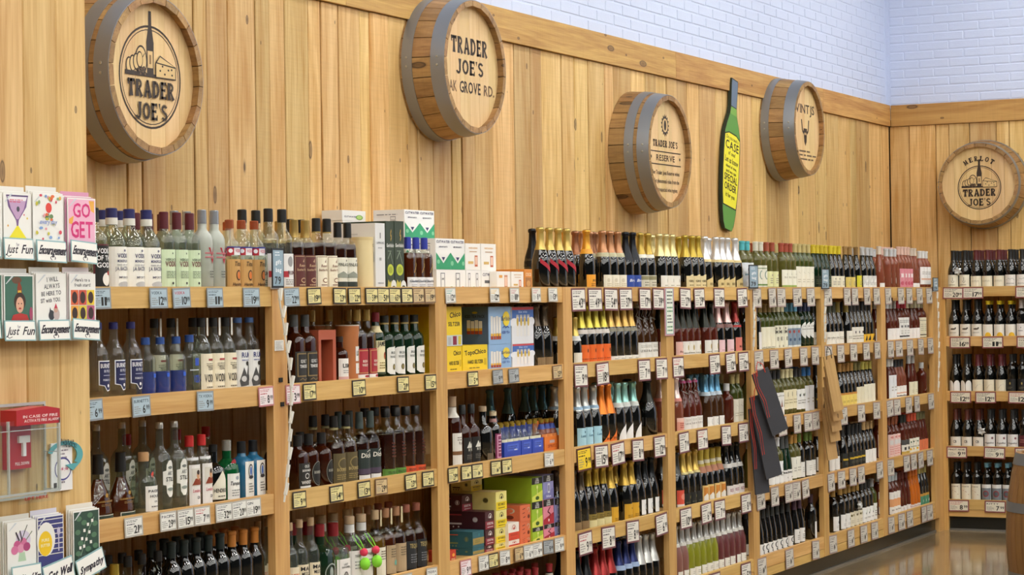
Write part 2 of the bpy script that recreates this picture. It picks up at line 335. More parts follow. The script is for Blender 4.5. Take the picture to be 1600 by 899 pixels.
# planks on the long wall (seams read from the photograph, then carried on to the left)
seams = [-.45, -.25, -.05, .14, .33, .5, .69, .871, 1.062, 1.156, 1.301, 1.49, 1.582, 1.723, 1.914, 2.027, 2.14, 2.32, 2.422, 2.562, 2.745, 2.827, 2.985, 3.159, 3.254, 3.393, 3.574, 3.677, 3.814, 4.002, 4.238, 4.426, 4.551, 4.787, 4.944, 5.113, 5.328, 5.439, 5.683, 5.881, 6.04, 6.199, 6.344, 6.512, 6.705, 6.966, 7.17, 7.37, 7.586, 7.832, 8.086, 8.273, 8.46, 8.646, 8.819, 9.051, 9.33, 9.593, 9.727, 10.04, 10.345, XB]
rnd = random.Random(3)
for a, b in zip(seams[:-1], seams[1:]):
    g = rnd.choice([.0015, .002, .006, .009, .012]); f = WA+rnd.uniform(-.003, .004); w_ = b-a-g; c = .003
    mb = MB(); mb.prism([(0, .02), (0, c), (c, 0), (w_-c, 0), (w_, c), (w_, .02)], 2, 0, ZT-.003, PLANK)
    mb.build('plank', wallA, loc=(a+g/2, f, 0))
sB = [WA, .393, .192, .09, -.064, -.265, -.359, -.5, -.72, -.86, -1.1, -1.3, -1.45, -1.7, -1.95, -2.1, -2.3, -2.5, -2.68, -2.9, -3.1, -3.35, -3.6]
for a, b in zip(sB[:-1], sB[1:]):
    g = rnd.choice([.002, .004, .006]); f = XB+rnd.uniform(-.003, .004); w_ = a-b-g; c = .003
    mb = MB(); mb.prism([(.02, 0), (c, 0), (0, -c), (0, -w_+c), (c, -w_), (.02, -w_)], 2, 0, ZT-.003, PLANK)
    mb.build('plank', wallB, loc=(f, a-g/2, 0))
# horizontal trim boards, with butt joints
for i, (a, b) in enumerate(((-1, 2.6), (2.603, 6.3), (6.303, 8.95), (8.953, XB-.03))):
    mb = MB(); mb.box(0, b-a, -.018, .03, 0, ZT2-ZT, TRIM); mb.build('trim_board', wallA, loc=(a, WA, ZT))
for a, b in ((WA-.018, -1.0), (-1.003, -3.6)):
    mb = MB(); mb.box(-.018, .03, b-a, 0, 0, ZT2-ZT, TRIMB); mb.build('trim_board', wallB, loc=(XB, a, ZT))
# painted bricks above the trim
def brick_mesh(L, H, D):
    bm = bmesh.new(); bmesh.ops.create_cube(bm, size=1); bmesh.ops.scale(bm, vec=(L, D, H), verts=bm.verts)
    bmesh.ops.bevel(bm, geom=bm.edges[:], offset=.004, segments=1, affect='EDGES')
    me = bpy.data.meshes.new('brick'); bm.to_mesh(me); bm.free(); me.materials.append(BRICK); return me
CH = .0662; BL = .228
bfull = brick_mesh(BL-.008, CH-.008, .016); bhalf = brick_mesh(BL/2-.008, CH-.008, .016)
def in_view(p, m=40):
    d = Vector(p)-CAM; t = d.dot(FW); return -m < 800+F*d.dot(RT)/t < 1600+m and -m < 449.5-F*d.dot(UP)/t < 899
brk = random.Random(5); farA, farB = MB(), MB()
def far_brick(M, p, L, along_y):      # bricks outside the photograph's frame, joined
    l, h = (L-.008)/2, (CH-.008)/2
    if along_y: M.box(p[0]-.008, p[0]+.008, p[1]-l, p[1]+l, p[2]-h, p[2]+h, BRICK)
    else: M.box(p[0]-l, p[0]+l, p[1]-.008, p[1]+.008, p[2]-h, p[2]+h, BRICK)
for c in range(31):
    z = ZT2+.004+CH*(c+.5); x = XB-(0 if c % 2 else BL/2)
    if c % 2 == 0:
        p = (XB-BL/4, WA+.0345, z)
        if in_view(p): obj('brick', bhalf, wallA, p)
        else: far_brick(farA, p, BL/2, False)
    while x > .2:
        p = (x-BL/2, WA+.0345+brk.uniform(-.001, .001), z+brk.uniform(-.0008, .0008))
        if in_view(p): obj('brick', bfull, wallA, p, (0, brk.uniform(-.003, .003), 0))
        else: far_brick(farA, p, BL, False)
        x -= BL
    y = WA-(0 if c % 2 == 0 else BL/2)
    if c % 2:
        p = (XB+.0345, WA-BL/4, z)
        if in_view(p): obj('brick', bhalf, wallB, p, (0, 0, R_(90)))
        else: far_brick(farB, p, BL/2, True)
    while y > -3.6:
        p = (XB+.0345+brk.uniform(-.001, .001), y-BL/2, z+brk.uniform(-.0008, .0008))
        if in_view(p, 90): obj('brick', bfull, wallB, p, (0, brk.uniform(-.003, .003), R_(90)))
        else: far_brick(farB, p, BL, True)
        y -= BL
for M, wl in ((farA, wallA), (farB, wallB)): M.build('brick_field', wl)['kind'] = 'stuff'
# the plank-clad column that ends the shelving on the near side
mb = MB(); mb.box(-1.6, .07, 0, WA+.02, 0, 5.19, COLUMN); colm = struct(mb.build('wall_column'))
cs = [-1.2, -.98, -.72, -.47, -.214, -.057, .092]
for a, b in zip(cs[:-1], cs[1:]):
    g = .002; w_ = b-a-g; c = .004; d = .022 if b < .09 else .024
    mb = MB(); mb.prism([(0, d), (0, c), (c, 0), (w_-c, 0), (w_, c), (w_, d)], 2, 0, 5.19, COLUMN); mb.build('plank', colm, loc=(a, -.022, 0))
mb = MB(); mb.box(.07, .090, .004, WA, 0, 5.19, COLUMN); mb.build('plank', colm)

# ceiling lamps of the sales floor: rows of strip lights
EMIT = bpy.data.materials.new('lamp_tube'); EMIT.use_nodes = True; nt = EMIT.node_tree; nt.nodes.clear()
_o = nt.nodes.new('ShaderNodeOutputMaterial'); _e = nt.nodes.new('ShaderNodeEmission'); _e.inputs[0].default_value = (1.0, .985, .94, 1); _e.inputs[1].default_value = LAMP_POWER
nt.links.new(_e.outputs[0], _o.inputs[0])
mbh = MB(); mbh.box(-.62, .62, -.17, .17, .02, .09, pbr('lamp_housing', '#e6e6e2', .5)); mh = mbh.mesh('housing')
mbt = MB(); mbt.box(-.6, .6, -.15, .15, 0, .018, EMIT); mt = mbt.mesh('tube')
mbr = MB(); mbr.tube([(0, 0, .09), (0, 0, .35)], .006, RIVET); mr_ = mbr.mesh('hanger')
for j in range(7):
    for i in range(7):
        t = thing('strip_light', 'white strip light hung below the store ceiling', 'ceiling light', (-6.0+2.5*i+.6*(j % 2), -.8-1.5*j, 4.85), 0, 'strip lights over the sales floor')
        obj('housing', mh, t); obj('tube', mt, t)
        for q in (-.4, .4): obj('hanger', mr_, t, (q, 0, 0))

# ================================================================== SHELVING
BAYS = ['vodka', 'whiskey', 'canned cocktail', 'champagne', 'sparkling rose', 'white wine', 'chardonnay', 'rose wine']
ORD = ['top', 'second', 'third', 'fourth', 'bottom']
for k in range(8):
    x0 = .09 if k == 0 else k*PT+PW/2; x1 = (k+1)*PT-PW/2; xp = (k+1)*PT
    t = thing('shelving_bay', f'oak shelving bay stocked as the {BAYS[k]} section', 'shelf', (x0, 0, 0), 0, 'oak shelving bays on the long plank wall'); W = x1-x0
    mb = MB(); mb.box(W, W+PW, -.003, .028, KT+.002, 1.741, OAKZ); mb.build('post', t)
    for l, z in enumerate(ZL):
        mb = MB(); mb.box(0, W, 0, .022, z-RH, z, OAKX)
        rail = mb.build('front_rail', t)
        mb = MB(); mb.box(0, W+PW-.0005, .030, WA-.006, z-.034, z-.012, OAKX); mb.build('shelf_board', t)
    mb = MB(); mb.box(0, W, .001, .024, KT, ZL[4]-RH-.003, OAKX); mb.build('base_panel', t)
    mb = MB(); mb.box(0, W+PW, .03, .06, 0.012, KT, KICK); mb.box(0, W+PW, .022, .06, 0, .012, CHROME); mb.build('toe_kick', t)
    if k == 0:
        for (px, py) in ((438, 594), (440.5, 632)):
            p = on_plane_y(px, py, -.003); mb = MB(); mb.box(-.011, .011, -.004, .0, -.008, .008, DARKM); mb.build('bolt_plug', t, loc=(p.x-x0, -.003, p.z))
# corner filler and the short run on the end wall
t = thing('corner_post', 'oak corner post joining the two shelving runs', 'post', (8*PT+PW/2, 0, 0))
mb = MB(); mb.box(0.002, XS-8*PT-PW/2-.003, .0, .032, .0, 1.741, OAKZ); mb.build('filler', t)
mb = MB(); mb.box(XS-8*PT-PW/2-.001, XS-8*PT-PW/2+.032, -.032, .032, .0, 1.741, OAKZ); mb.build('post', t)
t = thing('shelving_bay', 'oak shelving bay stocked with red wine on the end wall', 'shelf', (XS, -.033, 0), R_(-90)); WB = 1.35
mb = MB(); mb.box(WB, WB+PW, 0, .05, 0, 1.741, OAKZ); mb.build('post', t)
for z in ZL:
    mb = MB(); mb.box(0, WB, .002, .024, z-RH, z, OAKX); mb.build('front_rail', t)
    mb = MB(); mb.box(0, WB, .024, XB-XS-.006, z-.034, z-.012, OAKX); mb.build('shelf_board', t)
mb = MB(); mb.box(0, WB, .003, .026, KT, ZL[4]-RH-.003, OAKX); mb.build('base_panel', t)
mb = MB(); mb.box(0, WB, .03, .06, .012, KT, KICK); mb.box(0, WB, .022, .06, 0, .012, CHROME); mb.build('toe_kick', t)

# ================================================================== BOTTLES
STY = {  # (z/h, r/R) outlines
 'bord': [(0, .94), (.012, 1), (.60, 1), (.66, .95), (.715, .74), (.75, .52), (.79, .42), (.96, .40), (.96, .45), (1, .45)],
 'burg': [(0, .94), (.012, 1), (.44, 1), (.53, .92), (.63, .69), (.72, .48), (.79, .41), (.96, .39), (.96, .44), (1, .44)],
 'champ': [(0, .95), (.01, 1), (.40, 1), (.49, .94), (.60, .73), (.71, .49), (.80, .40), (.95, .36), (.95, .42), (1, .42)],
 'flute': [(0, .94), (.01, 1), (.34, 1), (.5, .9), (.66, .64), (.8, .46), (.96, .40), (.96, .45), (1, .45)],
 'spirit': [(0, .95), (.012, 1), (.58, 1), (.64, .965), (.69, .83), (.73, .58), (.76, .43), (.95, .41), (1, .41)],
 'mono': [(0, .95), (.012, 1), (.52, 1), (.60, .95), (.68, .74), (.75, .47), (.79, .40), (.95, .39), (1, .39)],
 'long': [(0, .95), (.012, 1), (.50, 1), (.57, .95), (.63, .75), (.68, .46), (.73, .38), (.97, .34), (1, .34)],
 'still': [(0, .94), (.015, 1), (.50, 1), (.60, .93), (.67, .68), (.71, .40), (.75, .33), (.97, .30), (1, .30)],
 'cognac': [(0, .96), (.03, 1), (.16, 1), (.32, .86), (.46, .62), (.58, .40), (.66, .30), (.95, .27), (1, .27)],
 'decant': [(0, .9), (.03, 1), (.50, 1), (.60, .9), (.66, .55), (.70, .36), (.95, .36), (1, .36)],
 'beer': [(0, .94), (.02, 1), (.52, 1), (.64, .84), (.76, .52), (.86, .42), (.97, .40), (.97, .46), (1, .46)],
 'swing': [(0, .95), (.01, 1), (.40, 1), (.50, .92), (.62, .70), (.74, .48), (.84, .38), (1, .36)],
 'split': [(0, .95), (.01, 1), (.38, 1), (.50, .88), (.64, .6), (.76, .42), (1, .40)],
}
def rad_at(pr, zf):
    for (a, r0), (b, r1) in zip(pr[:-1], pr[1:]):
        if a <= zf <= b and b > a: return r0+(r1-r0)*(zf-a)/(b-a)
    return pr[-1][1]
KINDS = {}
def kind(key, name, desc, sty, R, h, gl, cap, labels=(), sq=2.0, sy=1.0, liquid=None, hood=None, extra=None):
    """cap: (colour, length as share of h, finish, bands); labels: (z0, z1, half-angle deg, colour, art)"""
    pr = STY[sty]; parts = []; seg = 20 if sq == 2 else 24
    mb = MB(); mb.lathe([(r*R, z*h) for z, r in pr], CLEAR0 if liquid and gl == 'clear' and name != 'vodka_bottle' else GLASSES[gl], seg, sq, sy); parts.append(('glass', mb.mesh('glass', True)))
    if liquid:
        m, top = liquid; P = [(r*R*.95, max(z*h, .004)) for z, r in pr if z < top]+[(rad_at(pr, top)*R*.95, top*h)]
        mb = MB(); mb.lathe(P, m, seg, sq, sy); parts.append(('liquid', mb.mesh('liquid', True)))
    cc, cl, cf = cap[:3]; z0 = 1-cl; cm = {'m': foil(cc), 'p': plastic(cc, .4), 'w': pbr('cork_'+cc, cc, .8)}[cf]
    mb = MB()
    if cf == 'w' or len(cap) > 3 and cap[3] == 'stop':      # stopper or wide cap standing on the neck
        rr = rad_at(pr, .9)*R*1.12; P = [(rr*.8, z0*h), (rr, z0*h+.002), (rr, h*1.0-.002), (rr*.92, h*1.002)]
    elif hood:                                              # sparkling-wine foil with the wire hood bulge
        P = [(rad_at(pr, z)*R+.0008, z*h) for z in [z0+(.93-z0)*i/7 for i in range(8)]]+[(R*.47, .945*h), (R*.49, .975*h), (R*.43, .995*h), (R*.2, 1.006*h)]
    else:
        zs = [z0+(.955-z0)*i/4 for i in range(5)]; P = [(rad_at(pr, z)*R+.0009, z*h) for z in zs]+[(R*rad_at(pr, 1)*1.06, .962*h), (R*rad_at(pr, 1)*1.06, .995*h), (R*rad_at(pr, 1)*.9, 1.004*h)]
    mb.lathe(P, cm, 16, 2, 1); parts.append(('foil' if hood else ('stopper' if cf == 'w' else 'cap'), mb.mesh('cap', True)))
    for b in cap[4:] if len(cap) > 4 else ():               # paper or metal bands on the neck: (z0, z1, colour)
        mb = MB(); mb.lathe([(rad_at(pr, z)*R+.0016, z*h) for z in (b[0], (b[0]+b[1])/2, b[1])], paper(b[2]), 16, 2, 1, False, False); parts.append(('neck_band', mb.mesh('neck_band', True)))
    for (a, b, ang, col, art) in labels:
        r0 = rad_at(pr, (a+b)/2)*R
        def pos(u, v, off, r0=r0):
            t = u/r0; c, q = math.cos(t), math.sin(t); d = (abs(c)**sq+abs(q)**sq)**(1/sq); rr = (r0+.0008+off)/d; return (rr*q, -sy*rr*c, v)
        mb = MB()
        if col:
            n = max(4, int(ang/7)); pm = paper(col)
            for i in range(n):
                u0, u1 = [R_(-ang+2*ang*j/n)*r0 for j in (i, i+1)]
                mb.poly([pos(u0, a*h, 0), pos(u1, a*h, 0), pos(u1, b*h, 0), pos(u0, b*h, 0)], pm)
        if art:
            zc = (a+b)/2*h; hh = (b-a)/2*h; ww = R_(ang)*r0
            draw_art(mb, lambda u, v, off: pos(u*ww, zc+v*hh, off), [scale_art(x, ww, hh) for x in art], .2)
        parts.append(('label', mb.mesh('label')))
    if extra:
        for nm, me in extra(R, h): parts.append((nm, me))
    KINDS[key] = dict(name=name, desc=desc, R=R, h=h, parts=parts)
def scale_art(a, ww, hh):
    """label art is written in -1..1 label units; keep letters and discs undistorted"""
    k = hh/ww
    if a[0] == 't':
        o = dict(a[6]) if len(a) > 6 else {}; o['sx'] = o.get('sx', 1)*k; return a[:6]+(o,)
    if a[0] == 'c': return ('e', a[1], a[2], a[3]*k, a[3], a[4])
    if a[0] == 'o': return ('b', arc(a[1], a[2], a[3]*k, a[3], 0, 360, 24), a[4]*k, a[5])
    return a
def T(s, v, size, col, width=1.5, **k):
    k['width'] = width; return ('t', s, 0, v, size, col, k)
def G(v0, v1, n, col, w=.6): return ('g', -w, v0, w, v1, n, col)
SPK = 'sparkling wine'
# --- spirits
kind('gods', 'vodka_bottle', 'wide clear vodka bottle with a black and red label', 'spirit', .050, .268, 'clear', ('#1c1c1c', .17, 'p'),
     [(.03, .56, 50, '#5c1a22', [('r', -.86, -.93, .86, .93, '#121212'), T('VODKA', .58, .22, '#f2f2f2'), T('OF THE', .26, .22, '#f2f2f2'), T('GODS', -.06, .22, '#f2f2f2'), ('e', .1, -.6, .4, .3, '#eeeae4'), ('e', .3, -.32, .12, .1, '#b3261f')])])
kind('mono', 'vodka_bottle', 'clear vodka bottle with a blue cap and a broad white label', 'mono', .047, .270, 'cg', ('#2b2d63', .115, 'p', '', (.80, .885, '#dedcd2')),
     [(.02, .53, 74, '#f1efe6', [T('VODKA', .48, .2, '#23265c', .95), T('MONOPOLOWA', .26, .13, '#23265c', .95), T('J.A. BACZEWSKI', -.12, .17, '#2b2d55', 1.2), T('IMPORTED', -.5, .1, '#555566', .8), ('e', 0, -.8, .45, .15, '#b9b9b9'), G(.08, .18, 2, '#8a8a92', .5), ('e', 0, .82, .08, .06, '#777788')])])
kind('vers', 'vodka_bottle', 'clear vodka bottle with a burgundy capsule and a pale green label', 'spirit', .037, .266, 'cg', ('#5a1f28', .215, 'p'),
     [(.03, .52, 62, '#cfe0bd', [T('VERSATILE', .42, .12, '#3c5240', 1.3), T('VODKA', .12, .27, '#6b1f27', 1.35), G(-.5, -.1, 5, '#6c7d66', .6), ('e', 0, .8, .06, .05, '#4c604c'), ('c', 0, -.75, .07, '#333333')])])
kind('silv', 'vodka_bottle', 'tall clear vodka bottle with a silver cap', 'spirit', .037, .272, 'cg', ('#b9b8b4', .2, 'm'), [(.1, .5, 50, '#cfd4c6', [G(-.6, .6, 7, '#7c8077')])])
kind('frost', 'vodka_bottle', 'frosted glass vodka bottle with a silver cap and a red bird mark', 'spirit', .037, .280, 'frost', ('#a9adb2', .17, 'm'),
     [(.05, .55, 60, None, [('p', [(-.45, .93), (-.25, .93), (0, .55), (-.05, .5)], '#a3182a'), ('p', [(.45, .93), (.25, .93), (0, .55), (.05, .5)], '#a3182a'), ('r', -.8, .62, .8, .68, '#c36a72'), ('r', -.8, .42, .8, .48, '#c36a72'), ('p', [(-.2, .38), (.2, .38), (0, .1)], '#a3182a'), G(-.6, -.2, 3, '#666a68', .35)])])
kind('tito', 'vodka_bottle', 'clear vodka bottle with a copper neck band and a tan label', 'spirit', .037, .250, 'clear', ('#b8623f', .12, 'm'),
     [(.02, .44, 70, '#c89c5d', [T("Tito's", .55, .3, '#3c2414', .9, shear=.25), ('e', 0, -.08, .27, .36, '#3a2013'), ('e', 0, -.08, .2, .27, '#c98a4c'), ('p', [(-.09, -.3), (.09, -.3), (.09, .02), (0, .18), (-.09, .02)], '#e0722e'), T('Handmade', -.78, .2, '#3c2414', 1.2, shear=.25)]),
      (.50, .62, 70, '#f0f0f2', [('r', -1, -1, -.45, 1, '#b12431'), ('c', -.72, 0, .5, '#f0f0f0'), T('VODKA', -.35, .7, '#c23a55', .7), ('r', .45, -1, 1, 1, '#2d4fae'), ('r', -1, .7, 1, 1, '#2b2f86')])])
kind('rumw', 'rum_bottle', 'clear spirit bottle with a black cap and a white label', 'spirit', .040, .298, 'clear', ('#1b1a19', .16, 'p'), [(.02, .45, 62, '#e9e8e6', [('e', -.1, .55, .3, .3, '#9a9a9a'), ('r', -.9, -.35, -.3, .0, '#b3303a'), T('RUM', -.2, .22, '#5a2d33', .8), G(-.8, -.45, 3, '#777777')])])
kind('jar', 'vodka_bottle', 'squat clear spirit bottle with a black cap and an upright white seal', 'decant', .036, .30, 'clear', ('#151515', .15, 'p'), [(.1, .5, 50, '#dcdcd8', [G(-.5, .5, 5, '#555555')])])
SHIELD = [(-.93, .95), (.93, .95), (.93, -.55), (.55, -.6), (.3, -.9), (-.1, -.95), (-.4, -.62), (-.93, -.55)]
kind('burn', 'vodka_bottle', 'clear vodka bottle with a navy shield label', 'mono', .036, .250, 'clear', ('#2a2c6a', .09, 'p'),
     [(.10, .52, 58, None, [('p', SHIELD, '#eef0f4'), ('p', [(a*.9, b*.93) for a, b in SHIELD], '#1e2352'), T("BURNETT'S", .5, .26, '#f0f0f4', 1.5), T('80 PROOF', .22, .17, '#c8cad8', .9), ('r', -.5, .02, .5, .06, '#aeb2cc'), T('PREMIUM VODKA', -.3, .12, '#c8cad8', 1.1), ('e', 0, -.6, .12, .1, '#f0f0f0')])])
kind('blue', 'vodka_bottle', 'short clear vodka bottle with a blue cap over a deep blue back label', 'spirit', .035, .196, 'clear', ('#2c4f94', .12, 'p'), [(.30, .40, 20, None, [('r', -.5, -.6, .5, .8, '#2f5fd0')])], liquid=(glass('blue_back_label', '#1d42b0', .6), .42))
kind('blue2', 'vodka_bottle', 'short clear vodka bottle with a blue cap and small blue lettering', 'spirit', .036, .200, 'clear', ('#2c4f94', .12, 'p'),
     [(.04, .62, 50, None, [('r', -.3, .5, .25, .95, '#2f51b4'), ('r', -.9, .22, .2, .28, '#c8d0d8'), T('VODKA', -.5, .45, '#2f51b4', 1.0)])])
STRIP = lambda c, w_=.010: (lambda R, h: [('tax_strip', _strip(R, h, c, w_))])
def _strip(R, h, c, w_):
    mb = MB(); mb.poly([(R*.2, -R*.47, h*.78), (R*.2+w_, -R*.45, h*.78), (R*.2+w_, -R*.47, h*.99), (R*.2, -R*.49, h*.99)], paper(c)); mb.box(R*.2, R*.2+w_, -R*.50, -R*.49, h*.76, h*1.0, paper(c)); return mb.mesh('tax_strip')
kind('texas', 'vodka_bottle', 'clear square vodka bottle with a cream label and a white tax strip', 'mono', .037, .258, 'cg', ('#222222', .12, 'p'),
     [(.03, .52, 62, '#efe6cc', [T('TEXAS', .1, .2, '#3b3226', .7), T('VODKA', -.55, .42, '#2e261d', 1.4), ('r', -.3, .62, .5, .72, '#a23b3b'), G(.3, .5, 2, '#7d7564', .5), G(-.92, -.75, 1, '#7d7564', .5)])], extra=STRIP('#ecebe2'))
kind('rum', 'rum_bottle', 'tall clear rum bottle with a blue cap and an engraved picture label', 'spirit', .037, .256, 'clear', ('#4a6ba5', .07, 'p'),
     [(.02, .55, 66, '#e8e8e6', [T('RUM', .62, .26, '#2d3a7c', 1.0), ('p', [(-.7, -.6), (-.3, .1), (0, -.3), (.3, .3), (.7, -.2), (.8, -.8), (-.6, -.9)], '#4c4c4c'), ('e', .1, .3, .2, .12, '#222222'), ('e', -.3, -.5, .25, .15, '#c8c8c8'), ('e', .35, -.45, .2, .16, '#222222'), G(.4, .55, 1, '#8084a8', .5)])])
kind('cognac', 'cognac_bottle', 'teardrop cognac bottle with a black cap and gold lettering', 'cognac', .060, .212, 'clear', ('#141414', .30, 'p'), [(.10, .42, 52, None, [('e', 0, .75, .14, .2, '#b08a3e'), T('CLAUDE CHATELIER', .1, .16, '#b9934a', 1.7), G(-.3, -.05, 2, '#8a6c36', .5)]), (0.01, .09, 45, '#23352c', [('r', -.95, -.8, .95, .8, '#efe9d8'), ('r', -.9, -.6, .9, .6, '#25392e')])], sy=.62, liquid=(AMBERL, .62))
kind('still', 'gin_bottle', 'tall bell-shouldered clear gin bottle with a white cap and a scroll label', 'still', .042, .300, 'cg', ('#d4d3cc', .07, 'm'), [(.16, .58, 42, None, [('p', [(-.5, .75), (-.2, .98), (.2, .98), (.5, .8), (.55, .45), (.95, .4), (.95, -.3), (.55, -.35), (.5, -.8), (.2, -.97), (-.2, -.97), (-.5, -.75), (-.55, -.35), (-.95, -.3), (-.95, .4), (-.55, .45)], '#e7e6dd'), T('ART', .2, .2, '#3f4340', .8, shear=.2), T('STILL', -.12, .22, '#2c302e', 1.2), ('e', 0, .6, .35, .08, '#6f756e'), ('e', 0, -.55, .45, .09, '#8b948a')])])
kind('pacific', 'gin_bottle', 'squat clear gin bottle with a cork and a white square label', 'decant', .045, .205, 'cg', ('#b98f62', .15, 'w'), [(.05, .46, 50, '#eceae4', [T('PACIFIC', .5, .2, '#23252b', 1.5), T('HOUSE', .1, .2, '#23252b', 1.2), T('GIN', -.3, .14, '#23252b', .4), G(-.75, -.5, 1, '#777777', .5)]), (.55, .72, 40, None, [('e', .3, 0, .75, .95, '#3c4048'), ('e', .3, 0, .5, .6, '#d8452f')])])
kind('greenall', 'gin_bottle', 'clear gin bottle with a red cap and a portrait label', 'spirit', .036, .245, 'clear', ('#c02a2a', .15, 'p'), [(.03, .60, 55, '#ece9e4', [('r', -.75, -.05, .75, .82, '#d8d4c8'), ('p', [(-.7, 0), (-.35, .32), (.35, .32), (.7, 0)], '#8d3a20'), ('e', 0, .48, .22, .22, '#c9976f'), ('e', 0, .62, .2, .12, '#3a2a20'), T('London Dry', -.35, .16, '#b8374a', 1.3, shear=.2), T('GIN', -.68, .14, '#333333', .4)]), (.66, .70, 70, '#efefef', None)])
kind('hend', 'gin_bottle', 'black apothecary gin bottle with a cream diamond label', 'decant', .042, .205, 'black', ('#121212', .12, 'p'), [(.05, .58, 55, None, [('p', [(0, .95), (.98, -.1), (.98, -.9), (-.98, -.9), (-.98, -.1)], '#e6e2cf'), T("HENDRICK'S", -.45, .24, '#22221e', 1.7), G(-.8, -.6, 1, '#666655', .5)])])
kind('tanq', 'gin_bottle', 'green ribbed gin bottle with a silver cap and a red seal', 'decant', .045, .215, 'emer', ('#b9b7ae', .17, 'm'), [(.04, .46, 50, '#ecebe6', [T('Tanqueray', .1, .3, '#25252a', 1.6, shear=.3), G(-.8, -.2, 3, '#8b8f8c', .6), ('e', 0, .65, .2, .15, '#9aa0a8')]), (.56, .70, 30, None, [('e', 0, 0, .8, .9, '#a32631')])])
kind('bomb', 'gin_bottle', 'blue square gin bottle with a black cap and a white portrait label', 'spirit', .037, .205, 'blue', ('#16181c', .2, 'p'), [(.05, .66, 42, '#e9e7df', [('e', 0, .45, .55, .4, '#2b2b33'), ('e', 0, .45, .42, .31, '#dcd9ce'), ('e', 0, .45, .25, .26, '#3f66b0'), ('e', 0, .1, .5, .1, '#2c2c34'), G(-.8, -.2, 4, '#555555', .5)])], sq=4)
for key, c, d in (('redw1', '#c07a33', 'orange-capped'), ('dkw1', '#1f2a28', 'black-capped')):
    kind(key, 'brandy_bottle', f'dark {d} brandy bottle', 'bord', .036, .285, 'black', (c, .19, 'p'))
kind('jar2', 'brandy_bottle', 'clear round-shouldered spirit bottle with a black cap', 'decant', .038, .262, 'clear', ('#161616', .13, 'p'), liquid=(AMBERD, .5))
kind('goldcap', 'brandy_bottle', 'dark bottle with a ribbed gold cap', 'spirit', .036, .245, 'black', ('#bfa544', .2, 'm'))
# whiskey
RES = lambda c, i: [('r', -.88, -.93, .88, .93, i), ('r', -.85, -.9, .85, .9, c), ('p', [(-.1, .6), (.15, .78), (.1, .55)], i), T('Reserve', .3, .16, i, 1.0, shear=.2), T('Bourbon Whiskey', .06, .14, i, 1.4), ('e', 0, -.5, .35, .15, i), ('e', 0, -.5, .28, .1, c), G(-.85, -.7, 1, i, .5)]
kind('resb', 'whiskey_bottle', 'whiskey bottle with a gold cap and a brown label', 'spirit', .038, .262, 'clear', ('#b99a58', .25, 'm'), [(.02, .50, 62, '#5e2c28', RES('#5e2c28', '#c9ab86'))], liquid=(AMBERD, .68))
kind('resc', 'whiskey_bottle', 'whiskey bottle with a black cap and a cream label', 'spirit', .038, .272, 'clear', ('#1b1b1a', .2, 'p', '', (.80, .815, '#b59a52')), [(.02, .48, 62, '#ece4cc', RES('#ece4cc', '#7a4a34'))], liquid=(AMBERD, .66))
kind('finl', 'whiskey_bottle', 'Scotch bottle with a black cap and a landscape label', 'spirit', .036, .260, 'clear', ('#1a1a1a', .22, 'p'), [(.02, .48, 66, '#e5e2d2', [('r', -1, -1, 1, -.55, '#2f3832'), ('p', [(-1, -.1), (-.4, .12), (.1, -.05), (.6, .1), (1, -.1), (1, -.3), (-1, -.3)], '#8f9488'), T('FINLAGGAN', .45, .2, '#50544c', 1.7), ('e', 0, .8, .07, .07, '#50544c')])], liquid=(AMBERD, .68))
kind('glen', 'whiskey_bottle', 'triangular amber Scotch bottle with a blue capsule and a white base label', 'spirit', .034, .215, 'clear', ('#2f3da0', .22, 'p'), [(.02, .24, 70, '#e9e9ea', [T('Glenfiddich', .15, .4, '#3d4558', 1.6, shear=.1), G(-.7, -.1, 2, '#9a9ca6')]), (.30, .52, 40, None, [('b', [(-.5, -.8), (0, .1), (.3, .5), (.1, .9)], .1, '#c8a04a')])], liquid=(AMBERL, .70), sq=2.6)
kind('dkjack', 'whiskey_bottle', 'square dark whiskey bottle with a charcoal label and a grey cap', 'spirit', .038, .262, 'amber', ('#4c4f50', .17, 'p'), [(.02, .48, 55, '#2f2d29', [('r', -.85, -.55, .85, .9, '#8a754b'), ('r', -.75, -.48, .75, .83, '#201f1d'), T('OLD NO. 7', .3, .2, '#e8e8e4', 1.0), T('TENNESSEE', .0, .18, '#e8e8e4', 1.2), ('b', [(-.6, -.75), (-.2, -.65), (.2, -.78), (.6, -.68)], .05, '#8a754b')])], sq=4)
kind('lism', 'whiskey_bottle', 'small whiskey bottle with a white label', 'spirit', .034, .175, 'amber', ('#2a1a10', .12, 'p'), [(.03, .52, 62, '#ece8e2', [T('LISM', .2, .34, '#1f1f22', 1.1), G(-.35, .0, 2, '#8a8a8a', .5), ('r', -1, -1, 1, -.62, '#d9a8a0')])])
kind('red2', 'whiskey_bottle', 'square whiskey bottle with a gold cap and a red label', 'spirit', .036, .278, 'clear', ('#c3a15a', .16, 'm'), [(.02, .45, 55, '#a32430', [('r', -.88, -.6, .88, .9, '#c99a63'), ('r', -.82, -.55, .82, .85, '#a32430'), T('IRISH', .1, .16, '#e8d9c8', .8), T('WHISKEY', -.15, .16, '#e8d9c8', 1.0), ('r', -1, -1, 1, -.68, '#ebe6e0'), ('e', .3, -.8, .4, .08, '#a32430')])], liquid=(AMBERD, .66), sq=4)
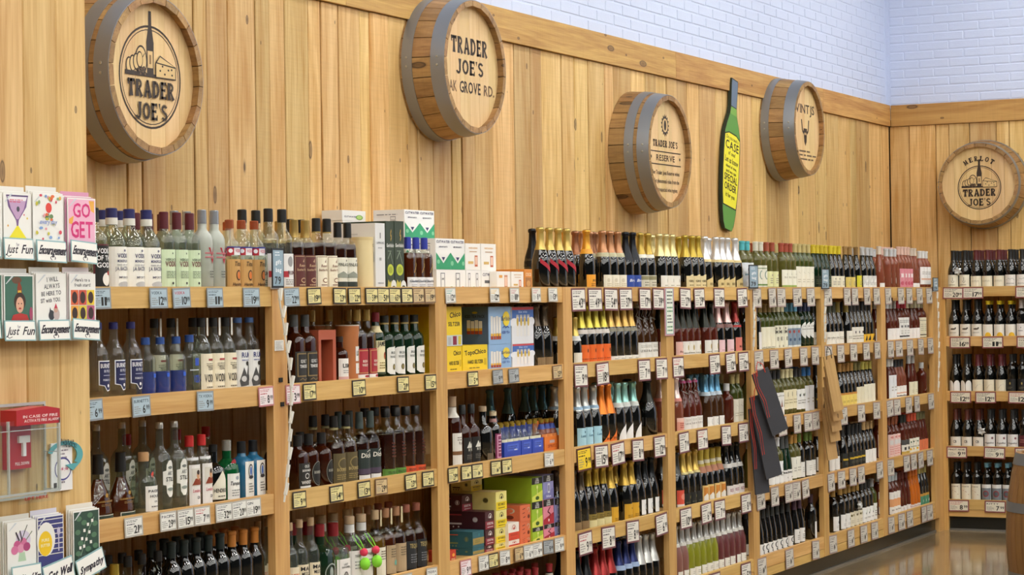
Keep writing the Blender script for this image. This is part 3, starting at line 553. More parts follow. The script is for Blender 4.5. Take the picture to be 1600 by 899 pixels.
kind('ames', 'whiskey_bottle', 'green Irish whiskey bottle with a red cap and a cream label', 'spirit', .036, .265, 'dkg', ('#7d2029', .14, 'p', '', (.70, .80, '#d8c99a')), [(.08, .58, 58, '#efe4b6', [T('JAMESON', .68, .28, '#22221c', 1.8), ('e', .1, .1, .22, .22, '#b0532a'), ('e', .1, .2, .12, .08, '#7d2a20'), G(-.7, -.25, 3, '#8a7a3c', .7), ('r', -1, -1, 1, -.88, '#38452c')])])
kind('irish', 'whiskey_bottle', 'tall green glass whiskey bottle with a rounded white label', 'spirit', .040, .252, 'dkg', ('#20201c', .13, 'p', '', (.86, .885, '#b6a062')), [(.05, .52, 52, None, [('p', [(-.95, .8), (-.7, .9), (.7, .97), (.95, .85), (.95, -.8), (.7, -.95), (-.6, -.9), (-.95, -.75)], '#e9e8e2'), T('IRISH', .45, .17, '#6d716d', .9), T('WHISKEY', .18, .17, '#6d716d', 1.2), ('e', 0, -.42, .26, .2, '#5b5230'), ('e', 0, -.42, .17, .13, '#8d7f4a')])])
kind('jackw', 'whiskey_bottle', 'dark square whiskey bottle with a black cap and a black-and-white label', 'spirit', .038, .205, 'amber', ('#222222', .2, 'p'), [(.03, .50, 55, '#24231f', [T('OLD', .65, .2, '#e4e4de', .8), T('SOUR MASH', .35, .16, '#e4e4de', 1.4), ('e', 0, 0, .35, .22, '#e4e4de'), ('e', 0, 0, .28, .16, '#24231f'), T('WHISKEY', -.6, .24, '#e4e4de', 1.6), ('r', -.9, -.9, .9, -.75, '#e4e4de')])], sq=4)
kind('jackc', 'whiskey_bottle', 'round-shouldered dark whiskey bottle with a black circle label', 'spirit', .040, .205, 'amber', ('#222222', .2, 'p'), [(.05, .52, 50, None, [('e', .1, 0, .85, .95, '#8b8a80'), ('e', .1, 0, .8, .9, '#161513'), ('e', .1, 0, .66, .76, '#3a3934'), ('e', .1, 0, .62, .72, '#161513'), T('BOURBON', 0, .2, '#b9b7aa', 1.0)])])
kind('brownl', 'whiskey_bottle', 'tall bourbon bottle with a black cap and a bronze engraved label', 'long', .044, .262, 'clear', ('#1d1c1a', .16, 'p', '', (.80, .83, '#a39a6a')), [(.03, .46, 60, '#5f5334', [('e', 0, .3, .6, .4, '#8d7c4d'), ('e', 0, .3, .5, .32, '#51472c'), T('BOURBON', -.2, .2, '#b5a06a', 1.4), G(-.8, -.4, 3, '#a08d58', .7)])], liquid=(AMBERD, .62))
kind('dick', 'whiskey_bottle', 'whiskey bottle with a tall ribbed green-grey cap and a dark green label', 'long', .041, .268, 'clear', ('#44504e', .24, 'p'), [(.10, .46, 64, '#26322f', [T('Dickel', .35, .36, '#e6e3d6', 1.5, shear=.1), ('r', -1, -1, 1, -.55, '#4a3d52'), ('b', [(-.2, .8), (.2, .95), (.6, .85)], .05, '#e6e3d6')]), (.01, .09, 60, '#e4e4e2', None)], liquid=(AMBERD, .55))
for key, c, d in (('bulg', '#5f8f3a', 'green'), ('bulo', '#d9552c', 'orange')):
    kind(key, 'whiskey_bottle', f'flask-shaped amber bourbon bottle with a black stopper and {d} base band', 'spirit', .040, .272, 'clear', ('#161615', .13, 'p', 'stop'), [(.02, .12, 78, c, [G(-.4, .4, 2, '#2e2a1c')]), (.25, .55, 40, None, [G(-.8, .8, 5, '#5a2414', .5)])], liquid=(AMBERD, .62))
# agave shelf
kind('mad', 'mezcal_bottle', 'slim clear mezcal bottle with a cork and a cream label', 'long', .034, .285, 'clear', ('#bfa27e', .11, 'w'), [(.02, .42, 68, '#ecdfc0', [T('MAD', .6, .26, '#1c1814', 1.4), T('MEZCAL', .3, .2, '#1c1814', 1.2), ('p', [(-.1, -.7), (.15, -.2), (.4, .1), (.3, -.4), (.1, -.9)], '#1c1814'), ('e', -.4, -.2, .15, .3, '#c9b890')])])
kind('madr', 'mezcal_bottle', 'slim clear mezcal bottle with red lettering', 'long', .034, .280, 'clear', ('#bfa27e', .11, 'w'), [(.02, .42, 68, '#ecdfc0', [T('MEZCAL', .3, .26, '#d0653a', 1.4), G(-.7, 0, 4, '#8a7a5c')])])
kind('waxsq', 'tequila_bottle', 'broad square tequila bottle with a red wax cap and a white label', 'decant', .056, .245, 'cg', ('#8d1f27', .2, 'p'), [(.05, .45, 46, '#ebe6e0', [T('LOST', .5, .14, '#444444', .6), T('EXPLORER', .28, .14, '#444444', 1.1), ('e', 0, -.4, .35, .4, '#3c3a3a'), ('e', 0, -.4, .28, .32, '#9a9690')])], sq=4)
kind('darksq', 'tequila_bottle', 'broad dark square tequila bottle with a ring emblem', 'decant', .050, .250, 'dkg', ('#8d1f27', .18, 'p'), [(.05, .5, 46, None, [('o', 0, 0, .6, .07, '#9aa29a'), ('e', 0, 0, .3, .4, '#9aa29a')])], sq=4)
def pompom(R, h):
    out = []
    for (z, c, r, nm) in ((.47, '#e8405f', .016, 'pink_pompom'), (.30, '#8fe23f', .021, 'green_tassel')):
        mb = MB(); P = [(r*math.sin(math.pi*i/8), z*h+r*(1 if nm[0] == 'p' else 1.2)*-math.cos(math.pi*i/8)) for i in range(1, 8)]
        mb.lathe(P, pbr('felt_'+c, c, .9), 12, 2, 1, cx=.012, cy=-R-r*.9); out.append((nm, mb.mesh(nm, True)))
    mb = MB(); mb.tube([(-.012, -R*.5, h*.72), (-.016, -R*.95, h*.62), (.006, -R-.012, h*.5), (.012, -R-.016, h*.44), (.02, -R-.01, h*.52), (.018, -R*.9, h*.63), (.012, -R*.5, h*.72)], .0022, pbr('felt_cord', '#8fe23f', .8), 5); out.append(('cord', mb.mesh('cord'))); return out
kind('pom', 'tequila_bottle', 'clear tequila bottle with a cork, white label and neon pompom cord', 'spirit', .044, .262, 'clear', ('#c5ab89', .12, 'w', '', (.76, .88, '#dcdcd8')), [(.03, .5, 62, '#e8e5df', [G(-.2, .4, 3, '#9a9a98', .5), T('TEQUILA', .6, .14, '#55534f', 1.0)])], extra=pompom)
for key, lc, lq, art in (('teqg', '#e9e3cf', GOLDL, None), ('teqk', '#b39b78', AMBERL, 1), ('teqk2', '#b39b78', AMBERD, 1)):
    kind(key, 'tequila_bottle', {'teqg': 'gold tequila bottle with a cork, tax strip and a cream label', 'teqk': 'amber tequila bottle with a cork, tax strip and a kraft label with a mint mark', 'teqk2': 'dark anejo tequila bottle with a cork, tax strip and a kraft label'}[key], 'long', .041, .268, 'clear', ('#b38460' if art else '#c9ae88', .14, 'w'), [(.04, .46, 55, lc, [G(.1, .8, 4, '#6b5c45', .5)]+([('e', .2, -.25, .3, .2, '#6fb0a0')] if key == 'teqk' else []))], liquid=(lq, .60), extra=STRIP('#d9cba0', .012))
kind('teqd', 'tequila_bottle', 'dark tequila bottle with a copper stopper and a black label', 'long', .042, .268, 'clear', ('#a1614c', .12, 'w'), [(.04, .46, 58, '#26282a', [T('TEQUILA', .5, .3, '#b3a067', 1.4), G(-.6, .1, 4, '#7d8084', .6)])], liquid=(AMBERD, .62))
# third-bay spirits
kind('jbw', 'whiskey_bottle', 'dark whiskey bottle with a cork stopper and a tall white neck wrap', 'spirit', .040, .295, 'amber', ('#b99f80', .15, 'w', '', (.70, .85, '#d9d5ca')), [(.02, .48, 60, '#e7e3da', [T('Rye', .3, .16, '#5a4a3c', .6), ('r', -1, -.35, .4, -.12, '#7d5533'), ('e', .5, -.24, .25, .14, '#4c4944'), G(.5, .8, 2, '#8a8378', .5)])])
kind('mtn', 'whiskey_bottle', 'dark bottle with a glassy black stopper and a mountain label', 'decant', .038, .255, 'amber', ('#222424', .16, 'p', 'stop'), [(.03, .46, 55, '#1c1b19', [('p', [(-.6, .2), (-.2, .7), (.1, .45), (.3, .6), (.6, .2)], '#d8d6cc'), T('RYE', -.05, .2, '#c9c5b6', .8), G(-.7, -.3, 3, '#77736a')])])
kind('swirl', 'whiskey_bottle', 'black swirled glass bottle with a cork stopper', 'decant', .044, .240, 'black', ('#b7a283', .1, 'w'), [(.03, .16, 40, '#6a5a44', None)])
kind('pinkl', 'liqueur_bottle', 'small dark liqueur bottle with a beige top and a pink label', 'bord', .034, .215, 'black', ('#d5c3a0', .1, 'w', '', (.78, .85, '#b48a86')), [(.03, .55, 45, '#7d2a52', [('r', -.7, -.9, .7, .9, '#d99cb8'), ('r', -.5, -.8, .5, .8, '#7d2a52'), G(-.6, .6, 5, '#e8c8d8', .4)])])
kind('minib', 'tonic_bottle', 'small clear bottle with a gold cap in a blue carrier', 'beer', .028, .150, 'clear', ('#c4a640', .1, 'm'), [(.3, .55, 60, '#e6e2c4', None)])
kind('minio', 'tonic_bottle', 'small clear bottle with a gold cap and blue band in an orange carrier', 'beer', .028, .150, 'rose', ('#c4a640', .1, 'm', '', (.70, .85, '#3b52a8')), [(.3, .55, 60, '#dd8a4a', None)])
kind('redbeer', 'bitters_bottle', 'bottle with a red and white cap wrap', 'bord', .035, .262, 'black', ('#a32f35', .14, 'p', '', (.62, .84, '#c9c2b4')))
kind('greybeer', 'bitters_bottle', 'bottle with a grey paper-wrapped neck', 'bord', .035, .262, 'black', ('#5d5a52', .2, 'p'))
# --- sparkling wines
def sparkle(key, desc, fc, lc=None, art=None, R=.042, h=.286, gl='black', lz=(.02, .25), flen=.40, band=None, ang=62, sty='champ', rough=.28):
    cap = (fc, flen, 'm')+(('',)+band if band else ())
    kind(key, 'sparkling_wine_bottle', desc, sty, R, h, gl, cap, [(lz[0], lz[1], ang, lc, art)] if (lc or art) else [], hood=True)
sparkle('mumm', 'champagne bottle with gold foil and a red diagonal sash', '#c4a95c', None, [('p', [(-1, 1), (-1, .72), (1, -.3), (1, .1)], '#b01f30')], lz=(.02, .5), flen=.36)
sparkle('blkch', 'champagne bottle in a black foil wrap', '#1b1c1e', None, flen=.62)
sparkle('clic', 'champagne bottle with orange-gold foil and an orange label', '#d99a35', '#f0a42c', [T('BRUT', .0, .3, '#5a3c12', .6), G(-.7, -.2, 2, '#8a5c1c', .5)], band=((.60, .68, '#e8a32c'),))
sparkle('copper', 'champagne bottle with rose-copper foil and a cream label', '#b3805a', '#ece6d2', [('e', -.4, .2, .2, .3, '#d6cdb4'), G(-.7, -.2, 2, '#c4b898', .6)], band=((.56, .63, '#b9b491'),))
sparkle('copperb', 'champagne bottle with brown-copper foil', '#8f5f41', None)
sparkle('blub', 'champagne bottle with black foil and a royal blue label', '#1d1f24', '#2c4ba0', [T('Brut', .0, .4, '#dfe4f2', 1.2, shear=.2)], flen=.52)
sparkle('goldw', 'sparkling wine bottle with gold foil, white collar and a silver-white label', '#b79a45', '#d9d5c2', [('r', -1, .3, 1, .9, '#8f8a66'), G(-.7, .1, 2, '#8a866f')], band=((.56, .62, '#e6e3d6'),))
sparkle('pale', 'sparkling wine bottle with pale gold foil and a plain white label', '#d8c98e', '#eceae0', [('e', 0, .2, .06, .3, '#9a957f'), G(-.7, -.4, 1, '#a9a48f', .5)])
sparkle('gold2', 'sparkling wine bottle with deep gold foil and a cream arched label', '#b39a3c', '#e2d3a4', [('e', 0, .95, .5, .3, '#e2d3a4'), T('GRUET', .0, .34, '#5a4a22', 1.3), G(-.7, -.3, 1, '#8a7a4c', .6)])
sparkle('wfoil', 'sparkling wine bottle with white foil and a slanted gold label', '#dcdcdc', None, [('p', [(-.9, -1), (-.9, .0), (.2, .5), (.9, 1), (.9, -1)], '#d9c48a'), T('BRUT', -.6, .3, '#6a5522', .9)], lz=(.02, .32), flen=.44, band=((.52, .57, '#d9c48a'),))
sparkle('split', 'small split of sparkling wine with gold foil and a white collar', '#d6bd62', '#e8e4d6', None, R=.036, h=.225, sty='split', band=((.50, .60, '#e6e6e2'),))
sparkle('lime', 'prosecco bottle with lime-gold foil and a bright orange label', '#cfc04a', '#e96a1f', [('e', .0, .35, .09, .22, '#3a1f10'), G(-.7, -.45, 1, '#a84410', .7)], lz=(.02, .32), band=((.50, .57, '#d9d0c8'),), ang=70)
sparkle('gold4', 'cava bottle with gold foil and a low white label', '#d3ab5a', '#eceae2', [G(-.4, .4, 1, '#a9a69a', .4)], lz=(.01, .10), band=((.52, .58, '#8f8a74'),))
sparkle('sfoil', 'prosecco bottle with silver-white foil and a sky blue label', '#c8c9c4', '#a9d4e4', [T('Lunetta', .0, .26, '#3a6a86', 1.2, shear=.2), ('e', .1, .55, .12, .14, '#3a6a86')], lz=(.02, .32), band=((.62, .67, '#9dbfd8'),), ang=58)
sparkle('orfoil', 'sparkling wine bottle with orange foil and a pointed orange label', '#dc7a28', None, [('p', [(-.9, -1), (.9, .9), (.9, -1)], '#ec7a28'), T('brut', -.7, .3, '#6a2a08', .7)], lz=(.02, .34), flen=.50)
sparkle('mint', 'moscato bottle with mint foil and a half-round white label', '#9fd6cb', None, [('p', [(-.95, -1)]+arc(.95, -1, 1.9, 1.9, 180, 90, 8)+[(.95, -1)], '#ecebe8'), ('e', .55, .2, .08, .2, '#333333')], lz=(.02, .34), band=((.58, .66, '#d8dcd6'),))
sparkle('dkbig', 'wide black sparkling wine bottle in dark foil', '#2b2d28', None, R=.052, h=.29)
sparkle('pkfoil', 'rose prosecco bottle with pale pink foil', '#cf9f95', '#e5bdb2', None, gl='rosed', lz=(.02, .2))
sparkle('dkcork', 'dark sparkling wine bottle with brown foil and a small tan label', '#5a4c3c', '#8a6f4a', None, lz=(.02, .16), flen=.34)
sparkle('gdot', 'sparkling wine bottle with short gold foil and a gold scalloped label', '#c3a13c', '#8f7a34', [('r', -1, -1, 1, .1, '#d9cf9a'), G(.2, .8, 2, '#5a4a1a')], lz=(.02, .24), flen=.30)
sparkle('gyel', 'sparkling wine bottle with gold foil and a yellow label', '#c6a244', '#d9a52a', [('e', .1, .4, .1, .14, '#4a3a10'), G(-.8, -.4, 2, '#7a5c14', .6)], lz=(.02, .28))
sparkle('dkwl', 'dark slim sparkling wine bottle with black foil and a white label', '#26282a', '#eeeeec', [('b', arc(.1, 0, .3, .4, 60, 300, 8), .07, '#44474a')], lz=(.04, .30), ang=40, flen=.34)
for key, c, d in (('redf', '#a3302e', 'red'), ('navf', '#2b3568', 'navy'), ('whif', '#cfcfca', 'white')):
    sparkle(key, f'sparkling wine bottle with {d} foil', c, None, flen=.50, band=((.50, .58, '#9fb4d6'),) if key == 'navf' else None, rough=.4)
sparkle('blkrose', 'rose sparkling wine bottle in a black sleeve with a white label', '#24261f', '#eae8e0', [('e', 0, .1, .15, .4, '#b09c5a'), G(-.8, -.5, 1, '#8a8674', .7)], lz=(.02, .28), flen=.48, gl='rosed')
sparkle('blkrosep', 'rose sparkling wine bottle in a black sleeve with a pink label', '#24261f', '#e7b9ae', [T('Rose', -.5, .24, '#6a3a34', 1.0, shear=.2), ('e', .3, .3, .16, .3, '#7d3a34')], lz=(.02, .28), flen=.48, gl='rosed')
sparkle('pkw', 'sparkling rose bottle with pearl pink foil and a pink label', '#e0bab4', '#e9c6cb', [('e', .3, .2, .06, .25, '#8a4a55'), G(-.7, -.4, 1, '#b98a92', .6)], lz=(.02, .27), band=((.50, .57, '#8a625c'),))
sparkle('redm', 'sparkling wine bottle with crimson foil and a salmon label', '#9c3a36', '#e08274', [T('MUMM', -.4, .3, '#5a1c18', 1.0), ('e', .3, .3, .14, .2, '#5a1c18')], lz=(.02, .30), band=((.50, .54, '#c8322c'),))
sparkle('rosec', 'pink sparkling rose bottle with white-pink foil and a scalloped coral label', '#e8cfc6', '#e6a08c', [('r', -1, .4, 1, 1, '#f0c4b4'), G(-.6, .3, 3, '#a84a3c')], gl='rose', lz=(.02, .26), band=((.56, .62, '#d98a7c'),))
sparkle('diam', 'diamond-cut brown bottle of sparkling wine with sky blue foil and a white label', '#6fa9cc', '#ecebe6', [('b', arc(0, 0, .2, .5, 60, 300, 8), .06, '#555555')], gl='brown', lz=(.02, .20), band=((.60, .67, '#c5d4de'),), ang=50)
sparkle('redl', 'dark bottle with a red picture label', '#4a4a46', '#d9503c', [('e', 0, .2, .5, .4, '#e88a74'), ('r', -1, -1, 1, -.7, '#e8e0d8')], lz=(.02, .32), flen=.38)
sparkle('gfd', 'cava bottle with pale gold foil and a black label with a gold coin', '#d8b65c', '#191a16', [('e', .4, .3, .22, .3, '#c9bb5a'), G(-.7, -.4, 2, '#6a6a5c')], lz=(.02, .24), band=((.58, .62, '#d9c98a'),))
sparkle('wrib', 'dark lambrusco bottle with a white neck ribbon and a white scalloped label', '#39372f', '#e6e0dc', [('e', 0, 0, .6, .5, '#d9c8c8'), G(-.3, .4, 2, '#8a5a62')], lz=(.02, .20), flen=.16, band=((.54, .62, '#d6d2cc'),))
for key, gl, d in (('belld', 'dusk', 'dusty pink'), ('belly', 'yel', 'yellow'), ('bellr', 'maroon', 'plum red')):
    sparkle(key, f'frosted {d} bellini bottle with silver-white foil', '#c9c8c2', '#e9e6dc', [G(-.4, .4, 2, '#a8a498', .4)], gl=gl, lz=(.02, .18), flen=.34, band=((.62, .68, '#dedcd2'),), ang=48)
sparkle('tealf', 'dimpled dark sparkling wine bottle with blue-green foil', '#5f8a92', None, flen=.42)
# tall yellow/pink paper-capped
kind('yelpk', 'sparkling_wine_bottle', 'sparkling wine bottle with a tall yellow and copper paper cap and an orange label', 'champ', .042, .278, 'black', ('#b8a03a', .44, 'p', '', (.56, .68, '#b3795a'), (.72, .80, '#d9d2b8')), [(.02, .32, 50, '#e2c07a', [('r', -.8, -.4, .8, .75, '#c9812f'), ('p', [(-.8, -.4), (-.2, .0), (.2, -.3), (.8, .1), (.8, -.9), (-.8, -.9)], '#e8e4da')])])
def swing_wire(R, h):
    mb = MB(); W_ = pbr('wire_steel', '#a8a8a4', .35, .8)
    for s in (-1, 1): mb.tube([(s*R*.42, 0, h*.80), (s*R*.52, -R*.3, h*.88), (s*R*.40, -R*.15, h*.97), (s*R*.2, 0, h*1.0)], .0016, W_, 5)
    mb.tube([(-R*.5, -R*.2, h*.80), (R*.1, -R*.7, h*.74), (R*.5, -R*.2, h*.80)], .0016, W_, 5)
    m2 = MB(); m2.lathe([(.006, h*1.0), (.010, h*1.01), (.010, h*1.03), (.005, h*1.04)], plastic('#d8d2cc'), 10); return [('wire_bail', mb.mesh('wire_bail')), ('stopper', m2.mesh('stopper', True))]
kind('swingw', 'sparkling_wine_bottle', 'clear swing-top bottle of white wine with a plain white label', 'swing', .041, .272, 'brown', ('#c2b8a8', .03, 'p'), [(.03, .32, 70, '#e9e8e2', [T("LE BLANC", -.2, .26, '#7d7a70', 1.3), G(.3, .7, 2, '#b5b1a4')])], extra=swing_wire)
kind('swingr', 'sparkling_wine_bottle', 'clear swing-top bottle of rose wine with a pink stopper and a white label', 'swing', .041, .262, 'rosed', ('#c45a8a', .04, 'p'), [(.03, .28, 70, '#e9e6e0', [T('LE ROSE', -.2, .28, '#8a8078', 1.3), G(.3, .7, 2, '#b5b1a4')])], extra=swing_wire)
# --- still wines
INKS = {'lines': [G(-.55, .1, 3, '#8a857a', .55), T('VIN', .35, .16, '#55514a', .5)]}
def wine(key, name, desc, sty, gl, cc, lc, lz=(.06, .44), art=None, R=.0365, h=.272, clen=.19, ang=66, cf='p', sq=2.0):
    kind(key, name, desc, sty, R, h, gl, (cc, clen, cf), [(lz[0], lz[1], ang, lc, art if art is not None else [G(-.6, .2, 3, '#8a857a', .5), ('e', 0, .5, .2, .16, '#a39c8c')])] if lc or art else [])
WW, RW, RO = 'white_wine_bottle', 'red_wine_bottle', 'rose_wine_bottle'
MOON = [('b', arc(.2, .55, .22, .2, 60, 300, 8), .06, '#2c3a5c'), G(-.4, .1, 2, '#b0aca2', .5)]
wine('w_teal', WW, 'white wine bottle with a teal cap and a white sail label', 'bord', 'py', '#4fb0b8', '#e3e8ea', (.03, .55), [('p', [(-.9, .9), (-.3, .6), (.2, .85), (.9, .7), (.9, -.9), (-.9, -.9)], '#eef1f2'), ('e', 0, .45, .06, .12, '#46545c'), ('e', .5, .5, .06, .12, '#46545c'), G(-.1, .2, 1, '#8ab4c4', .6)])
wine('w_cream', WW, 'white wine bottle with a cream cap and a leaf-ring label', 'bord', 'py', '#d9d6c4', '#e6e4d4', (.03, .50), [('e', 0, .15, .5, .42, '#8fa193'), ('e', 0, .15, .3, .3, '#e6e4d4'), ('r', -.9, .72, .9, .78, '#7d9a6a'), ('r', -.9, -.8, .9, -.66, '#6a8f4a')])
wine('w_brick', WW, 'white wine bottle with a brick red cap and a pale label', 'bord', 'py', '#9c4a33', '#dfe0a8', (.05, .38))
wine('w_rust', WW, 'white wine bottle with a rust cap and a wide white label edged green', 'bord', 'py', '#a34a36', '#ecead8', (.04, .42), [('e', 0, .5, .05, .12, '#6a6452'), T('BLANC', .05, .2, '#b5b09a', 1.2), ('r', -1, -1, 1, -.75, '#9ab05a')])
wine('w_tan', WW, 'white wine bottle with a tan cap and a broad cream label', 'bord', 'pg', '#bfae72', '#ece8d6', (.02, .50), [('b', [(-.4, .5), (0, .35), (.4, .5)], .04, '#b5ad95'), G(-.5, -.1, 2, '#c4bda6', .6)])
wine('w_yel', WW, 'dark white wine bottle with a bright yellow cap', 'burg', 'dkg', '#cdb52a', '#2a3a2c', (.04, .30), [G(-.5, .4, 3, '#7d8a6a')])
wine('w_yel2', WW, 'dark white wine bottle with a lemon cap and a cream label', 'burg', 'black', '#d3be24', '#e9e4cc', (.03, .30))
wine('w_brz', WW, 'dark chardonnay bottle with a bronze cap', 'burg', 'black', '#9c7a44', '#d9c46a', (.03, .28))
wine('w_bry', WW, 'dark chardonnay bottle with a bronze cap and a bright yellow label', 'burg', 'black', '#7d6034', '#d8d02c', (.03, .32))
wine('w_slv', WW, 'dark pinot grigio bottle with a silver cap and a slanted silver label', 'burg', 'black', '#b9babb', '#d6d6d2', (.03, .32), [('p', [(-.9, -.6), (.2, .9), (.9, .9), (.9, -.9), (-.9, -.9)], '#efeeea'), G(-.6, 0, 3, '#8c8c88', .6)])
wine('r_slv', RO, 'pale rose bottle with a silver cap and white half-moon marks', 'bord', 'rose', '#c2c4c6', None, (.05, .45), [('e', .3, -.2, .3, .4, '#f0eeea')])
wine('r_cl', RO, 'pale pink rose bottle with a clear pink cap and a floral label', 'bord', 'rose', '#d8b5a6', '#d98a96', (.02, .48), [('e', -.3, .3, .3, .2, '#c2566a'), ('e', .3, 0, .3, .24, '#e6b0b8'), ('r', -.5, .1, .4, .5, '#f0e0e0'), ('e', -.2, -.5, .4, .2, '#c2566a')], h=.29)
wine('r_clear', RO, 'tall clear-capped rose bottle with a small low white label', 'flute', 'rose', '#cfc0ae', '#eeebe6', (.02, .14), [], h=.285)
wine('r_wht', RO, 'rose bottle with a white cap and a square white label', 'bord', 'rose', '#d6d6d2', '#eeebe8', (.12, .58), [('r', -.8, -.5, .8, -.3, '#e0b49a'), G(.1, .5, 2, '#8f8a84', .6)], h=.268)
# white wine bay
wine('ww_tan', WW, 'green-gold wine bottle with a tan cap and a cream label', 'bord', 'pg', '#a3894e', '#ece8d0', (.05, .50), [('b', [(-.5, -.6), (.1, .2), (.5, .7)], .02, '#b5b096'), G(-.95, -.85, 1, '#222222', .9)])
wine('ww_crm', WW, 'dark green wine bottle with a cream cap and a patterned label', 'bord', 'pg', '#d3cda8', '#e4e2cc', (.03, .52), [('t', 'M', -.5, .3, .3, '#55524a'), ('t', 'P', .3, .3, .3, '#55524a'), ('t', 'E', -.3, -.3, .3, '#55524a'), ('t', 'X', .5, -.3, .3, '#55524a'), ('e', -.6, .75, .12, .1, '#8a8776'), ('e', .5, .8, .12, .1, '#8a8776'), ('e', 0, -.8, .14, .1, '#8a8776')])
wine('ww_blu', WW, 'white wine bottle with a sky blue cap and a blue and red patchwork label', 'bord', 'pg', '#5c9fbd', '#dfe2dc', (.03, .52), [('r', -.85, -.8, .85, .7, '#7f93a4'), ('e', -.4, .4, .2, .14, '#a34a44'), ('e', .3, .1, .24, .16, '#a34a44'), ('e', -.3, -.3, .2, .14, '#3c5470'), ('e', .4, -.55, .2, .14, '#3c5470'), ('e', .5, .55, .16, .1, '#d6d9d4')])
wine('ww_nav', WW, 'green wine bottle with a navy capsule and a round white label', 'bord', 'dkg', '#2f3c66', None, (.2, .58), [('p', arc(0, 0, .95, .95, 0, 345, 23), '#e6e6e0'), T('I M N', .4, .14, '#55554e', 1.0), G(0, .25, 1, '#88887f', .7)])
wine('ww_blk', WW, 'pale white wine bottle with a black cap and a white label with three figures', 'bord', 'py', '#26282a', '#ecebe6', (.04, .52), [('p', [(-.55, -.3), (-.4, .4), (-.25, -.3)], '#8a5a4a'), ('p', [(.0, -.3), (.15, .4), (.3, -.3)], '#5a4a44'), ('p', [(.45, -.3), (.6, .4), (.75, -.3)], '#7d4a3c'), G(.6, .8, 1, '#a8a49a', .7)])
wine('ww_crm2', WW, 'pale white wine bottle with a cream cap and a cream label with a tower', 'bord', 'py', '#d8cfa0', '#ebe2c0', (.14, .56), [('r', -.1, .3, .05, .75, '#7d7154'), ('r', .3, .3, .42, .8, '#222222'), G(-.5, .1, 2, '#b8ad88', .7)])
wine('ww_blk2', WW, 'pale white wine bottle with a black cap and a white label with leaves', 'bord', 'py', '#303234', '#eeeeea', (.1, .54), [('e', -.3, .4, .14, .14, '#222222'), ('e', .1, .45, .16, .16, '#7da37a'), ('e', .5, .4, .12, .12, '#222222'), G(-.5, .0, 2, '#9a9a94', .7)])
wine('ww_blue', WW, 'pale white wine bottle with a bright blue cap and a crescent moon label', 'bord', 'py', '#2f6fae', '#e9ebee', (.04, .6), MOON)
wine('ww_wht', WW, 'white wine bottle with a white cap and a crescent label', 'bord', 'py', '#e4e6e8', '#eef0ee', (.03, .50), MOON)
wine('ww_gry', WW, 'slim green wine bottle with a charcoal capsule and a low white label', 'flute', 'dkg', '#4a4d4c', '#eceae6', (.03, .28), [T('BRUN', .4, .3, '#2c2c2c', 1.6), ('e', .1, -.3, .14, .14, '#555555')], clen=.26)
wine('ww_tan2', WW, 'pale white wine bottle with an ochre cap and a white label with a crescent', 'bord', 'py', '#c08f42', '#ebe9dc', (.06, .52), MOON)
wine('ww_grn', WW, 'dark wine bottle with an olive green capsule and a white arched label', 'bord', 'black', '#6f8a3a', '#ecebe4', (.05, .38), [G(-.4, .4, 3, '#b8b6aa', .5)])
wine('ww_fl', WW, 'slim dark riesling bottle with a black and white cat-curl label', 'flute', 'black', '#2a2b28', '#efeeea', (.02, .24), [('o', .0, .25, .5, .22, '#1a1a1a'), ('e', .1, -.6, .3, .25, '#1a1a1a')], R=.034, clen=.24)
wine('ww_flp', WW, 'slim dark riesling bottle with a plum capsule and a white label', 'flute', 'black', '#4a2f40', '#eceae4', (.04, .34), None, R=.034, clen=.24)
wine('ww_dk', WW, 'dark wine bottle with a narrow white label', 'bord', 'black', '#3a2430', '#e8e6e4', (.03, .40), [], ang=30)
# chardonnay bay
wine('c_olv', WW, 'dark burgundy-shaped bottle with an olive capsule and a white label', 'burg', 'black', '#3f4230', '#ece8da', (.03, .32), [('b', [(-.7, -.3), (-.4, .2), (-.3, -.3)], .03, '#6a6454'), T('Chardonnay', 0, .16, '#6a6454', 1.4, shear=.2)], R=.040, clen=.24)
wine('c_gld', WW, 'dark burgundy-shaped bottle with a gold-banded capsule and a white label', 'burg', 'black', '#b0a052', '#ece8da', (.03, .32), [G(-.3, .2, 2, '#8a8472', .7)], R=.040, clen=.24)
wine('c_gry', WW, 'dark burgundy-shaped bottle with a grey capsule and a white label with a dark band', 'burg', 'black', '#3a3c3c', '#ebe7da', (.03, .40), [('r', -.2, .2, .9, .5, '#2f2c26'), G(-.6, 0, 2, '#9a9484', .7)], R=.038, clen=.22)
wine('c_yel', WW, 'dark burgundy-shaped bottle with a black capsule and a yellow and black label', 'burg', 'black', '#2b2c2e', '#e2b02a', (.03, .22), [('p', [(-.5, -.6), (-.1, .7), (.1, .1), (.4, .6), (.6, -.5)], '#1c1a14')], R=.038, clen=.22)
wine('c_brn', WW, 'dark burgundy-shaped bottle with a golden brown cap and a yellow label', 'burg', 'black', '#a87b3c', '#e8cf6c', (.03, .32), [('r', -1, .7, 1, 1, '#c98a3c'), ('e', .2, .1, .14, .14, '#3a3020'), G(-.6, -.2, 2, '#9a8444', .6)], R=.039)
wine('c_grn', WW, 'dark burgundy-shaped bottle with a bronze green cap and a plain cream label', 'burg', 'black', '#7d7440', '#e3dcc0', (.03, .42), [('b', [(0, -.5), (.3, .1), (.5, .5)], .03, '#8a8472')], R=.039)
wine('c_lem', WW, 'dark burgundy-shaped bottle with a pale gold cap and a cream label', 'burg', 'black', '#b8ac4e', '#e9e4cc', (.03, .46), [('b', [(-.1, -.6), (.2, -.1), (.4, .3)], .03, '#8a8472')], R=.039)
